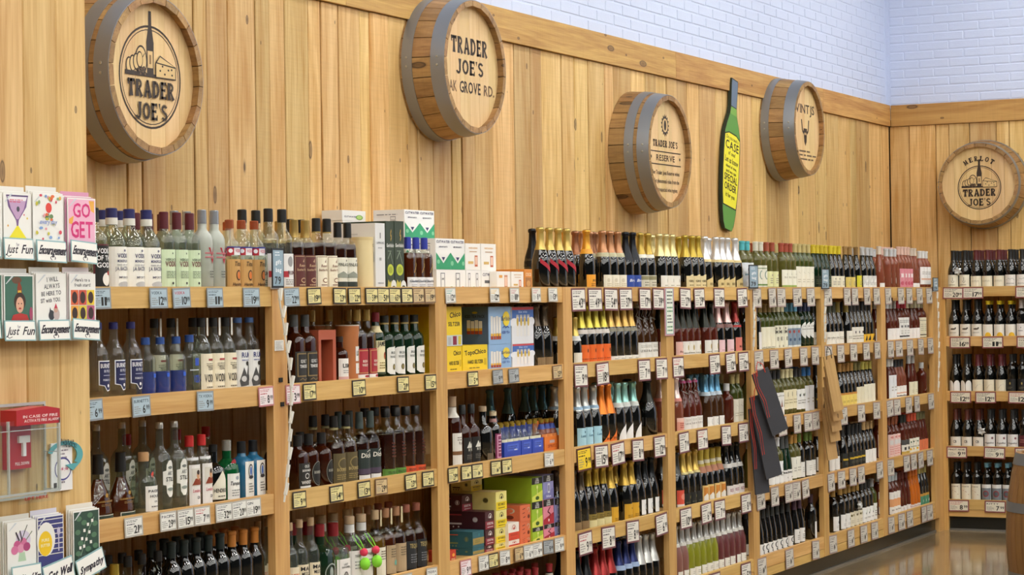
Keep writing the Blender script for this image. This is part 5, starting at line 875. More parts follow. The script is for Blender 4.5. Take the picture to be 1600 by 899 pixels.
# terracotta gift box with a window, and round tubes, second whiskey shelf
TER = '#b1573a'; z2 = ZL[1]-.012; xa, xb = solve_s(498, .04, 1.5, 'A'), solve_s(525, .04, 1.5, 'A')
t = thing('whisky_gift_box', 'terracotta whisky gift box with an open window onto a small bottle', 'gift box', ((xa+xb)/2, .04, z2)); hw = (xb-xa)/2; H = on_plane_y(510, 516, .04).z-z2
mb = MB(); pm = paper(TER); mb.box(-hw, -hw+.018, 0, .10, 0, H, pm); mb.box(hw-.022, hw, 0, .10, 0, H, pm); mb.box(-hw+.018, hw-.022, .095, .10, 0, H, paper('#5a2015')); mb.box(-hw+.018, hw-.022, 0, .095, H*.82, H, pm); mb.box(-hw+.018, hw-.022, 0, .095, 0, .004, pm); mb.build('box', t)
put('lism', 'A', (xa+xb)/2-.002, .04+.055, z2+.0045, 'small white-labelled whisky bottle standing inside the terracotta window box', 'bottle in the gift box', .7).scale = (.62, .62, .8)
for px, r0, lab in ((543, .046, 'tall copper-brown whisky gift tube with white labels'), (500, .046, 'copper-brown whisky gift tube standing behind the terracotta window box')):
    yy = .09 if px > 520 else .22; p0 = solve_s(px, yy, 1.5, 'A'); t = thing('whisky_tube', lab, 'gift tube', (p0, yy, z2))
    hh = on_plane_y(px, 508, yy).z-z2; mb = MB(); mb.lathe([(r0, 0), (r0, hh-.004)], paper('#b9713d'), 28); mb.build('tube', t, True); mb = MB(); mb.lathe([(r0*1.005, hh-.004), (r0*1.005, hh)], paper('#d9cfc0'), 28); mb.build('lid', t, True)
    if px > 520:
        mb = MB(); ps = lambda u, v, off: ((r0+.0004+off)*math.sin(u), -(r0+.0004+off)*math.cos(u), v)
        draw_art(mb, ps, [('r', -.3, .078, .9, .135, '#ece8e2'), ('t', 'LISMORE', .25, .1, .018, '#222226', {'width': .9}), ('r', -.3, .03, .9, .07, '#ece8e2'), ('r', 0, .045, .6, .05, '#9a9690')], .1); mb.build('print', t)
# seltzer and iced tea cartons, second shelf of the cocktail bay
TOPO = [('t', 'Topo', -.45, .3, .34, '#15140f', {'width': .8, 'rot': .08}), ('t', 'Chico', .42, .36, .34, '#15140f', {'width': .95, 'rot': .08}), ('t', 'HARD SELTZER', 0, -.35, .26, '#15140f', {'width': 1.25}), G(-.75, -.6, 1, '#6a5a14', .5), ('r', .7, -.5, .9, .0, '#d4b41a')]
TOPU = [('t', 'Chico', .15, .48, .26, '#15140f', {'width': 1.4, 'rot': .08}), ('t', 'SELTZER', .0, .02, .2, '#15140f', {'width': 1.5}), ('r', -1, -1, 1, -.45, '#c9d2d0'), ('r', -.2, -.95, .3, -.5, '#8a2440'), ('r', -.8, -.95, -.4, -.55, '#b8bcbc'), ('r', .5, -.95, .85, -.5, '#d8c83a')]
CANS = lambda c, y0=-.75, y1=.2, n=4, xl=-.5, xr=.3: sum([[('r', xl+(xr-xl)*i/n, y0, xl+(xr-xl)*(i+.85)/n, y1-.05*(i % 2), '#e6e2da'), ('r', xl+(xr-xl)*i/n, y0, xl+(xr-xl)*(i+.85)/n, y0+.18, c), ('r', xl+(xr-xl)*i/n, y0+.18, xl+(xr-xl)*(i+.85)/n, y0+.32, '#e8b43a')] for i in range(n)], [])
ICED = [('t', 'ICED TEA PACK', 0, .42, .16, '#1c2430', {'width': 1.5}), ('e', 0, .7, .2, .06, '#b5a43a')]+CANS('#a8401f', -.45, .3, 4, -.6, .6)
ICED_SHADED = [('r', -1, -1, 1, 1, '#4f6684')]+ICED  # side panel with its shade painted in as darker blue
SURF = CANS('#b0431f', -.75, .5, 4, -.85, .1)+[('e', .55, .35, .32, .4, '#ecd23a'), ('t', 'Surfside', .5, .25, .24, '#2c3a6c', {'width': .8, 'shear': .2}), ('t', 'ICED TEA', .5, -.45, .14, '#2c4a9a', {'width': .7}), ('b', [(.2, -.15), (.35, -.05), (.5, -.15), (.65, -.05), (.8, -.15)], .04, '#2c4a9a')]
BLW = [('r', -1, .2, 1, 1, '#3f6cb8'), ('r', -1, .85, 1, 1, '#c8444a'), ('e', -.8, .15, .4, .25, '#e8eaee'), ('e', .8, .2, .3, .25, '#e8eaee'), ('t', 'blue wine', 0, .68, .14, '#b8cdf0', {'width': .8})]+sum([[('r', -.62+.33*i, -.6, -.40+.33*i, .55, '#eceae6'), ('e', -.51+.33*i, .2, .09, .25, '#c9a83c'), ('r', -.62+.33*i, .46, -.40+.33*i, .58, '#b9b9b8')] for i in range(4)], [])
sg = 'drink cartons on the second shelf'
stack(1, 698, 723, .05, .28, [(541, 'yellow hard seltzer carton at the post, lower layer', '#f0cf1c', TOPO[1:], []), (479, 'tall yellow hard seltzer carton with a fruit strip, on top of another', '#f0cf1c', TOPU, [])], 'seltzer_carton', group=sg)
stack(1, 724, 763, .05, .26, [(539, 'yellow hard seltzer carton with full script name', '#f0cf1c', TOPO, [])], 'seltzer_carton', group=sg)
stack(1, 764, 799, .05, .135, [(538, 'light blue iced tea carton with a yellow sun, lower layer', '#8fb4dc', SURF, ICED), (479, 'light blue iced tea carton with a yellow sun, upper layer', '#8fb4dc', SURF, ICED_SHADED)], 'iced_tea_carton', group=sg)
stack(1, 801, 835, .05, .28, [(537, 'white and blue canned wine carton, lower layer', '#e8eaee', BLW, []), (479.5, 'white and blue canned wine carton, upper layer', '#e8eaee', BLW, [])], 'canned_wine_carton', group=sg)
# bottle carriers, third shelf
def carrier(pxl, pxr, col, kindk, label, dp=.12, n=2):
    z = ZL[2]-.012; yf = .04; x0, x1 = solve_s(pxl, yf, z+.05, 'A'), solve_s(pxr, yf, z+.05, 'A'); w_ = x1-x0
    t = thing('bottle_carrier', label, 'carrier', (x0, yf, z)); mb = MB(); pm = paper(col); h = .074
    for b in ((0, w_, 0, .003, 0, h), (0, w_, dp-.003, dp, 0, h), (0, .003, .003, dp-.003, 0, h), (w_-.003, w_, .003, dp-.003, 0, h), (.003, w_-.003, .003, dp-.003, 0, .003)): mb.box(*b, pm)
    mb.build('tray', t)
    mb = MB(); mb.prism([(0.003, h), (0.003, h*1.75), (.02, h*1.95), (w_-.02, h*1.95), (w_-.003, h*1.75), (w_-.003, h)], 1, dp/2-.0015, dp/2+.0015, pm); mb.build('handle_panel', t)
    mb = MB(); draw_art(mb, lambda u, v, off: (w_/2+u*w_*.45, -.0004-off, h/2+v*h*.45), ([('r', -.7, -.1, .8, .8, '#4a66c8'), G(.1, .6, 2, '#1c2c7a', .6), ('r', .2, -.05, .6, .1, '#c9d2ee')] if col[1] == '2' else [('r', -.4, .2, .3, .6, '#b8a0a0'), ('t', 'SPRITZ', 0, -.4, .4, '#b0481c', {'width': 1.3})]), .001, .0002); mb.build('print', t)
    for r in range(2):
        for i in range(n): put(kindk, 'A', x0+w_*(i+.5)/n, yf+dp*(.25+.5*r), z+.0035, KINDS[kindk]['desc'], 'small bottles in carriers', min(1, w_/n/2/.0285, (dp/4-.002)/.028))
carrier(788, 814, '#2846b0', 'minib', 'blue cardboard bottle carrier beside the pink-labelled liqueur', n=3)
carrier(815, 831, '#2846b0', 'minib', 'blue cardboard bottle carrier between two other blue carriers')
carrier(832, 849, '#2846b0', 'minib', 'blue cardboard bottle carrier beside the orange carrier')
carrier(851, 875, '#e07a30', 'minio', 'orange cardboard bottle carrier next to the post', n=3)
# cocktail cartons, fourth shelf
def brew(base, band_, inkc, word):
    return ([('r', -1, -1, 1, -.1, band_)] if band_ else [])+[('b', arc(0, .25, .36, .5, 0, 180, 12), .07, inkc), ('p', [(-.22, .3), (.1, .62), (.2, .25), (-.05, .2)], inkc), ('t', word, 0, -.5, .26, inkc, {'width': 1.3}), G(-.85, -.68, 1, inkc, .6)]
SIDE = lambda a, b: [('r', -.85, .55, -.1, .68, a), ('r', -.85, -.5, -.1, -.3, b), ('o', .55, .1, .3, .05, b), ('e', .55, .1, .1, .25, b), ('c', -.75, -.75, .1, b), ('c', -.5, -.75, .1, b), ('c', -.25, -.75, .1, b)]
MARF = brew('#451a22', '#8a2a38', '#ece6e4', 'COCKTAIL'); YELF = brew('#f0e48a', '#f0d21c', '#3a341c', 'BOTANICO'); REDF = brew('#efe6da', '#d8452c', '#b8402c', 'NEGRONI'); TEAF = [('r', -1, -.6, 1, .2, '#a08c4a'), G(-.4, 0, 2, '#5a6a3a', .6), ('e', .1, .55, .16, .2, '#3a7a86')]
MARS = SIDE('#a8343c', '#cfc6c4'); YELS = SIDE('#8a6a1c', '#5a5320'); TEAS = SIDE('#c05a44', '#7a8a5a')
ORF = [('b', [(-.6, .5), (-.1, .6)], .1, '#7a2f1a'), ('b', arc(.5, .35, .22, .3, -90, 180, 8), .09, '#c9b8a0'), ('b', [(-.6, 0), (-.2, .1)], .1, '#7a2f1a'), ('b', [(-.5, -.5), (-.1, -.4)], .1, '#7a2f1a'), ('e', .5, -.45, .2, .25, '#7a2f1a')]
def canf(c1, c2, fig):
    return [('r', -1, .45, 1, 1, '#141414'), ('t', 'THE', 0, .82, .12, '#ecebe6', {'width': .5}), ('t', 'LONG', 0, .66, .14, '#ecebe6', {'width': .7}), ('t', 'DRINK', 0, .5, .12, '#ecebe6', {'width': .8}), ('p', [(-1, -1), (-1, -.6), (1, -.1), (1, -1)], c2)]+fig
LIMF = canf('#9cc02c', '#d6dc5a', [('e', 0, .2, .16, .16, '#dfe88a'), ('r', -.06, -.4, .06, .2, '#dfe88a'), ('e', 0, -.72, .35, .16, '#3a5a1c')])
PNKF = canf('#e0889a', '#b02a3a', [('b', [(.3, .35), (-.2, .0), (.3, -.2), (0, -.6)], .1, '#5a1420'), ('c', .0, -.7, .12, '#f0d8d8')])
LAVF = canf('#8f8fc0', '#7a7ab0', [('r', -.2, -.5, .25, .3, '#d0d0e0'), ('r', -.1, -.35, .15, .15, '#77779a'), ('t', 'blue', 0, -.85, .2, '#dcdcf0', {'width': .9})])
cg = 'ready-to-drink cartons stacked on the fourth shelf'
stack(3, 702.5, 713, .035, .10, [(860, 'small red carton with orange figures beside the post', '#c23a22', [('e', .2, .2, .4, .3, '#e8a03a'), ('t', 'SPICE', .1, -.6, .24, '#f0d8a0', {'width': 1.2})], [])], 'cocktail_carton', group=cg)
stack(3, 739, 757, .06, .13, [(858, 'teal green carton at the foot of its stack', '#2f6670', TEAF, TEAS), (830, 'teal green carton with a tan band, top of its stack', '#2f6670', TEAF, TEAS, '#3a6f78')], 'cocktail_carton', group=cg)
stack(3, 758, 773.2, .06, .21, [(853, 'maroon carton at the foot of its stack', '#451a22', MARF, MARS), (827, 'maroon carton second from the foot of its stack', '#451a22', MARF, MARS), (799, 'maroon carton third from the foot of its stack', '#451a22', MARF, MARS, '#4a2228')], 'cocktail_carton', group=cg)
stack(3, 775.5, 792.5, .05, .22, [(851, 'yellow carton at the foot of its stack', '#f0e48a', YELF, YELS), (824, 'yellow carton second from the foot of its stack', '#f0e48a', YELF, YELS), (797, 'yellow carton third from the foot of its stack', '#f0e48a', YELF, YELS), (768, 'yellow carton fourth from the foot of the tallest yellow stack', '#f0e48a', YELF, YELS, '#e8dc9a')], 'cocktail_carton', group=cg)
for (pl, pr_, yf, pb, pt_, lab, c, fr, sd, dp) in ((722, 738, .165, 799, 771, 'maroon carton set back on top of the maroon stack', '#451a20', MARF, MARS, .1), (736, 753, .17, 768, 750, 'yellow carton set back on top of the tallest yellow stack', '#f0e48a', YELF, YELS, .1)):
    ref = on_plane_y(766, 799, .06) if pb == 799 else on_plane_y(784, 768, .05)
    xa, xb = solve_s(pl, yf, ref.z+.03, 'A'), solve_s(pr_, yf, ref.z+.03, 'A'); carton('cocktail_carton', lab, xa, xb, yf, dp, ref.z+.0006, .068 if pb == 799 else .052, c, fr, sd, None, cg)
stack(3, 795, 812, .035, .10, [(844, 'white and red carton, lower of two', '#efe6da', REDF, []), (817, 'white and red carton, upper of two', '#efe6da', REDF, [])], 'cocktail_carton', group=cg)
stack(3, 813, 830.5, .05, .2, [(841, 'coral orange carton at the foot of its stack', '#e0714a', ORF, ORF), (815, 'coral orange carton in the middle of its stack', '#e0714a', ORF, ORF), (789, 'coral orange carton on top of its stack', '#e0714a', ORF, ORF, '#b8603f')], 'cocktail_carton', group=cg)
stack(3, 832, 849, .04, .24, [(824, 'lime green carton at the foot of its stack', '#9cc02c', LIMF, []), (784, 'lime green carton in the middle of its stack', '#9cc02c', LIMF, []), (746, 'lime green carton on top of its stack', '#9cc02c', LIMF, [])], 'cocktail_carton', group=cg)
stack(3, 850, 866.5, .04, .24, [(819, 'pink and red carton, lower of two', '#e0889a', PNKF, []), (780, 'pink and red carton, upper of two', '#e0889a', PNKF, []), (742, 'lavender carton standing on the pink cartons', '#8f8fc0', LAVF, [])], 'cocktail_carton', group=cg)
stack(3, 867.5, 877.5, .04, .24, [(816, 'narrow lavender carton at the post, lower of two', '#8f8fc0', LAVF, []), (778, 'narrow lavender carton at the post, upper of two', '#8f8fc0', LAVF, [])], 'cocktail_carton', group=cg)
p0 = on_plane_y(800, 770, .17); t = thing('carton_flap', 'loose lime green cardboard sheet leaning behind the coral cartons', 'cardboard', (p0.x, .36, ZL[3]-.012))
mb = MB(); mb.prism([(-.22, 0), (.20, 0), (.20, .29), (-.2, .27)], 1, 0, .003, paper('#7f9c2c')); mb.build('sheet', t)

# ================================================================== PRICE CARDS
PC = {  # style: paper, frame, ink accent, width, height
 'b': ('#a9bcc6', '#8a8f92', '#3c4a55', .100, .068), 'y': ('#e2d492', '#2a2019', '#3a2c1c', .092, .062), 'w': ('#e6e4dc', '#b5b0a6', '#3c3c44', .094, .064), 'p': ('#ecdfe0', '#c07d80', '#b8444e', .096, .070),
 'g': ('#a9aeb0', '#77797a', '#2c2e30', .098, .062), 't': ('#d3b888', '#7d5f45', '#5a3c24', .092, .062), 'm': ('#e6e1d6', '#6f4047', '#3c3438', .150, .108), 'n': ('#f0cc24', '#5a2a22', '#1c1408', .150, .108), 'f': ('#cfc9bd', '#a08c88', '#5a5450', .135, .110), 'e': ('#e6dfcb', '#8a4a4a', '#3c3430', .150, .082)}
RAILN = ['top rail', 'second rail', 'third rail', 'fourth rail', 'bottom rail']
seen_lab = {}
def price(unit, bay, lev, px, txt, st, title=None, tc=None, dz=0.0, tilt=0):
    pc, fc, ic, w_, h = PC[st]; z = ZL[lev]-.004-h/2-dz; d = -.0065
    if st in 'mnf': z = ZL[lev]-.006-h/2-dz
    s = solve_s(px, d, z, unit); loc = (s, d, z) if unit == 'A' else (XS+d, -s, z)
    cn = {'b': 'pale blue', 'y': 'yellow', 'w': 'white', 'p': 'pink-edged', 'g': 'grey', 't': 'tan', 'm': 'burgundy-edged', 'n': 'bright yellow', 'f': 'plastic-sleeved', 'e': 'wide cream'}[st]
    bn = BAYS[bay]+' bay' if unit == 'A' else 'red wine bay'
    near = min(SHOWN[(unit, lev)], key=lambda q: abs(q[0]-s))[1].split()
    near = ' '.join(near[:near.index('with')+4] if 'with' in near[:7] else near[:9])
    lab = f'{cn} price card'+(f' reading {txt}' if txt else '')+' under '+near
    lab = ' '.join(fit16(lab).split()[:15])
    while lab.split()[-1] in ('a', 'an', 'the', 'and', 'with', 'in', 'of', 'at', 'beside', 'on', 'to'): lab = ' '.join(lab.split()[:-1])
    t = thing('price_card', lab, 'price tag', loc, (0 if unit == 'A' else R_(-90))+R_(random.gauss(0, 1.2)), lab)
    t.rotation_euler[1] = R_(random.gauss(0, 1.3)); t.rotation_euler[0] = R_(-2+tilt)
    mb = MB(); mb.box(-w_/2, w_/2, -.0008, .0012, -h/2, h/2, paper(fc)); mb.build('frame', t)
    b = .045*w_+.0015; ww, hh = w_/2-b, h/2-b
    art = [('r', -1, -1, 1, 1, pc)]
    if title: art.append(('t', title, -.92, .45, .34, tc or ic, {'width': min(1.8, .22*len(title)+.2), 'align': -1}))
    else: art += [('g', -.9, .55, .5, .9, 2, tc or ic), ('g', -.9, .2, .1, .5, 1, tc or ic)]
    art += [('g', -.9, -.85, -.12, .1, 4, '#8a867e')]
    if txt:
        a, c = txt.split('.'); art += [('t', a, .28, -.8, .95, '#17150f', {'width': .62 if len(a) > 1 else .34}), ('t', c, .75, -.45, .55, '#17150f', {'width': .4})]
    else: art += [('b', [(.1, -.7), (.18, -.05), (.3, -.7), (.42, -.1), (.5, -.6)], .1, '#3a3630'), ('b', [(.6, -.1), (.68, .1), (.76, -.3), (.86, .1)], .07, '#3a3630')]
    mb = MB(); draw_art(mb, lambda u, v, off: (u*ww, -.0008-off, v*hh), art, .001, .0002); mb.build('card', t)
PR = {(0, 0): ('b', '158:11.99: 248:12.99:VODKA 284:10.99:VODKA:r 336:11.99: 393:19.99:'), (0, 1): ('b', "146:6.99: 221:6.99:BURNETT'S 321:9.99:TX/VODKA 416:8.99::p"),
 (0, 2): ('w', '209:21.99: 263:29.99:PACIFIC 290:15.99: 316:7.99::r 350:32.99: 374:20.99: 396:19.99:GIN'),
 (1, 0): ('y', '456:22.99::b 491:19.99: 531:23.99: 554:22.99: 581:59.99: 599:51.99: 617:65.99: 636:57.99: 654:29.99::t 672:19.99::t'), (1, 1): ('y', '458:3.99::p 484:17.99: 561:10.99: 630:21.99: 673:15.99:'),
 (1, 2): ('y', '468:9.99: 526:14.99: 569:13.99: 596:29.99::t 642:23.99: 669:21.99:'), (1, 3): ('w', '635:: 675::TEQUILA'),
 (2, 0): ('w', '704:12.99::c 773:12.99::o 804:11.99::r 838:8.99::r 864:13.99:'), (2, 1): ('g', '739:5.99::y 778:9.99: 803:9.99: 871:25.99::t'), (2, 2): ('y', '708:29.99: 729:: 746:: 775:: 792:: 858:6.99::w'),
 (2, 3): ('w', '728:9.99::p 756:6.99: 771:6.99::y 789:8.99: 811:6.99::t 826:6.99: 840:9.99: 857:9.99::g 874:9.99:'),
 (3, 0): ('m', '904:43.99: 930:49.99: 955:54.99: 978:37.99: 1008:17.99: 1029:39.99:'), (3, 1): ('m', '908:9.99: 942:18.99::r 1007:7.99: 1034:7.99:'), (3, 2): ('m', '913:9.99::n 940:15.99: 966:17.99::r 997:8.99: 1031:12.99:'), (3, 3): ('m', '915:9.99::r 951:8.99: 989:8.99: 1034:6.99:'),
 (4, 0): ('m', '1071:27.99: 1093:29.99: 1124:19.99: 1160:16.99:'), (4, 1): ('m', '1060:17.99::r 1117:29.99: 1142:12.99: 1162:12.99:'), (4, 2): ('m', '1069:7.99: 1098:7.99::r 1135:9.99: 1162:6.99:'), (4, 3): ('m', '1072:10.99: 1104:6.99: 1125:7.99: 1166:8.99:'), (4, 4): ('m', '1117:: 1166:5.99:'),
 (5, 0): ('f', '1183 1207 1221 1246 1267'), (5, 1): ('f', '1186 1210 1232 1256 1274'), (5, 2): ('f', '1204 1223 1246 1263 1275'), (5, 3): ('f', '1189 1211 1233 1245 1259'), (5, 4): ('f', '1191 1234 1275'),
 (6, 0): ('f', '1294 1324 1336 1355 1370'), (6, 1): ('f', '1295 1314 1334 1354 1371'), (6, 2): ('f', '1319 1346 1370'), (6, 3): ('f', '1299 1315 1333 1346 1375'), (6, 4): ('f', '1302 1330 1350 1367'),
 (7, 0): ('f', '1388 1408 1421 1437 1452'), (7, 1): ('f', '1392 1405 1422 1439 1454'), (7, 2): ('f', '1391 1402 1420 1433 1455'), (7, 3): ('f', '1392 1417 1428 1439 1453'), (7, 4): ('f', '1393 1409 1422 1444 1453'),
 (8, 0): ('e', '1489:20.99: 1520:17.99: 1603::'), (8, 1): ('e', '1500:16.99: 1551:11.99: 1605::'), (8, 2): ('e', '1501:12.99: 1540:12.99: 1592:12.99::r'), (8, 3): ('e', '1495:9.99:PINOT/NOIR 1554:9.99: 1602::'), (8, 4): ('e', '1498:8.99::r 1555:7.99:KITTY')}
TCOL = {'r': '#b8444e', 'c': '#5aa39a', 'o': '#e2b43a'}
for (bay, lev), (st0, txt) in PR.items():
    for it in txt.split():
        q = (it.split(':')+['', '', ''])[:4]; st = q[3] if q[3] in PC and q[3] else st0; ti = q[2].replace('/', ' ') or None
        price('B' if bay == 8 else 'A', bay, lev, float(q[0]), q[1] or None, st, ti, TCOL.get(q[3]))

# ================================================================== BARRELS
INK = '#33241a'
def barrel(label, loc, rz, Rf, dp, hoops, art, Rb=None, n=22):
    """barrel end fixed to a wall: axis along local -y, wall at y = 0"""
    t = thing('barrel_head', label, 'barrel', loc, rz, 'wine barrel ends on the plank walls'); Rb = Rb or Rf*1.11; th = .024
    def Ro(y): k = (dp+y)/dp; return Rf+(Rb-Rf)*(1-(1-k)**1.6)
    ys = [0, -dp*.35, -dp*.7, -dp]; half = math.pi/n-.006
    mb = MB(); rows = []
    for y in ys:
        r = Ro(y); rows.append([((r-q)*math.sin(a), y, (r-q)*math.cos(a)) for q, a in ((0, -half), (0, 0), (0, half), (th, half), (th, -half))])
    k = mb.mi(STAVE); mb.v = [p for r in rows for p in r]
    for i in range(3):
        for j in range(5): q = (j+1) % 5; mb.f.append((i*5+j, i*5+q, i*5+5+q, i*5+5+j)); mb.m.append(k)
    mb.f.append((0, 1, 2, 3, 4)); mb.f.append((19, 18, 17, 16, 15)); mb.m += [k, k]
    sm = mb.mesh('stave')
    for i in range(n): obj('stave', sm, t, (0, 0, 0), (0, 2*math.pi*i/n+.07, 0))
    for (y0, y1) in hoops:
        mb = MB(); S = 48; k = mb.mi(HOOP); base = 0
        for y, q in ((-y0, .0008), (-y0, .003), (-(y0+y1)/2, .0034), (-y1, .003), (-y1, .0008)):
            r = Ro(y)+q; mb.v += [(r*math.sin(2*math.pi*i/S), y, r*math.cos(2*math.pi*i/S)) for i in range(S)]
        for a in range(4):
            for i in range(S): j = (i+1) % S; mb.f.append((a*S+i, a*S+j, a*S+S+j, a*S+S+i)); mb.m.append(k)
        h = mb.build('hoop', t, True)
        for ang in (-1.62, -1.50):
            mb = MB(); r = Ro(-(y0+y1)/2)+.003; mb.lathe([(.006, 0), (.0055, .0025), (.002, .004)], RIVET, 8); o = mb.build('rivet', h, True, (r*math.sin(ang), -(y0+y1)/2, r*math.cos(ang)), (0, ang, 0))
    yh = -dp+.032; Rh = Ro(yh)-th-.001; nb = 6; w_ = 2*Rh/nb            # head boards
    for i in range(nb):
        a, b = -Rh+i*w_+.0006, -Rh+(i+1)*w_-.0006; up = [(u, math.sqrt(max(Rh*Rh-u*u, 0))) for u in [a+(b-a)*j/8 for j in range(9)]]
        mb = MB(); mb.prism([(u-a, v) for u, v in up]+[(u-a, -v) for u, v in up[::-1]], 1, 0, .018, HEADW); mb.build('head_board', t, loc=(a, yh, 0))
    if art:
        mb = MB(); draw_art(mb, lambda u, v, off: (u*Rh, yh-off, v*Rh), art, .001, .0006); mb.build('brand_print', t)
    return t
S1 = {'slab': True}
def emblem(cx=0, cy=0, k=1.0):
    P = lambda pts: [(cx+a*k, cy+b*k) for a, b in pts]; E_ = lambda u, v, a, b, c=INK: ('p', P(arc(u, v, a, b, 0, 345, 23)), c)
    HB = '#d9b981'
    A = [('o', cx, cy, .66*k, .028*k, INK), ('o', cx, cy, .615*k, .012*k, INK)]
    A += [('p', P([(-.07, .02), (.07, .02), (.08, .45), (.035, .66), (.03, .86), (-.03, .86), (-.035, .66), (-.08, .45)]), INK), ('p', P([(-.055, .12), (.055, .12), (.055, .34), (-.055, .34)]), HB), ('p', P([(-.02, .17), (.02, .17), (.02, .29), (-.02, .29)]), '#8a6a44')]
    A += [E_(-.2, .2, .13, .2), E_(-.2, .2, .11, .175, HB), ('b', P([(-.28, .12), (-.12, .3)]), .012*k, INK)]
    for i in range(4): A += [E_(-.46+.075*i, .12+.03*i, .07, .11), E_(-.455+.075*i, .12+.03*i, .055, .09, HB)]
    A += [('p', P([(-.55, .0), (.5, .0), (.5, .03), (-.55, .06)]), INK)]
    for u, v in ((-.22, .03), (-.17, .06), (-.12, .03), (-.25, .07), (-.15, .1), (-.2, .09)): A += [E_(u, v, .03, .03), E_(u, v, .016, .016, '#6a5034')]
    A += [('p', P([(.1, .0), (.1, .2), (.2, .3), (.55, .17), (.55, .0)]), INK), ('p', P([(.115, .015), (.115, .19), (.535, .155), (.535, .015)]), HB), ('p', P([(.13, .205), (.2, .28), (.52, .175)]), HB)]
    for u, v in ((.2, .1), (.3, .06), (.38, .12), (.46, .06), (.25, .16), (.45, .13)): A.append(E_(u, v, .018, .014))
    A += [('t', 'TRADER', cx, cy-.27*k, .225*k, INK, dict(S1, width=1.02*k)), ('t', "JOE'S", cx, cy-.56*k, .225*k, INK, dict(S1, width=.68*k))]
    return A
def arcword(w_, r, a0, a1, size):
    out = []; n = len(w_)
    for i, ch in enumerate(w_):
        a = R_(a0+(a1-a0)*i/(n-1)); out.append(('t', ch, r*math.cos(a), r*math.sin(a), size, INK, {'slab': True, 'rot': a-math.pi/2, 'width': size*.75}))
    return out
barrel('oak barrel end with the round bread-and-cheese emblem beside the card rack', (.951, WA-.004, 2.503), 0, .283, .215, [(.158, .214), (.085, .138)], [(*x,) for x in emblem(0, -.02, 1.04)])
barrel('oak barrel end with street-name lettering on the long wall', (3.411, WA-.004, 2.754), 0, .303, .215, [(.15, .214), (.01, .062)],
       [('t', 'TRADER', .0, .2, .27, INK, dict(S1, width=1.25)), ('t', "JOE'S", .0, -.13, .24, INK, dict(S1, width=.92)), ('t', 'OAK', -.66, -.42, .17, '#7d6042', {'width': .4}), ('t', 'GROVE', .0, -.42, .18, INK, {'width': .72}), ('t', 'RD.', .66, -.42, .17, '#6a4f36', {'width': .36})], 1.0*.33)
SUN = [('p', [(.0+.2*math.cos(R_(a))*(.75 if i % 2 else 1), .5+.22*math.sin(R_(a))*(.75 if i % 2 else 1)) for i, a in enumerate(range(0, 360, 12))], INK), ('c', 0, .5, .13, '#d9b981'), ('e', 0, .5, .06, .1, INK)]
barrel('oak barrel end with a sunburst reserve stamp next to the bottle sign', (5.694, WA-.004, 2.493), 0, .308, .225, [(.16, .224), (.09, .14)],
       SUN+[('t', "TRADER JOE'S", 0, .08, .13, INK, dict(S1, width=1.2)), ('r', -.75, -.02, .75, .0, INK), ('t', 'RESERVE', 0, -.18, .11, '#4a3828', {'width': .9}), ('c', -.7, -.12, .03, INK), ('c', .7, -.12, .03, INK), ('r', -.75, -.26, .75, -.24, INK), ('t', 'Our Trader Joes Reserve wines', 0, -.44, .075, '#4a3828', {'width': 1.35}), ('t', 'offer phenomenal value from the', 0, -.60, .075, '#4a3828', {'width': 1.3}), ('t', 'most respected wine regions', 0, -.76, .075, '#4a3828', {'width': 1.1})])
barrel('oak barrel end stamped with a longhorn figure under block letters', (8.043, WA-.004, 2.773), 0, .300, .225, [(.155, .224), (.01, .062)],
       [('t', 'VINTJS', 0, .35, .2, '#4a3828', {'width': 1.3}), ('b', [(-.25, .2), (-.2, -.05), (-.08, -.12)], .06, INK), ('b', [(.25, .2), (.2, -.05), (.08, -.12)], .06, INK), ('p', [(-.12, 0), (.12, 0), (.08, -.3), (0, -.4), (-.08, -.3)], INK), ('c', -.04, -.12, .03, '#d9b981'), ('c', .04, -.12, .03, '#d9b981'), ('g', -.75, -.75, .75, -.48, 3, '#6a5640')])
t5 = barrel('oak barrel end marked merlot above the bread-and-cheese emblem', (XB-.004, -.178, 2.495), R_(-90), .295, .2, [(.168, .199), (.02, .06)], emblem(0, -.1, .86)+arcword('MERLOT', .60, 122, 58, .13))
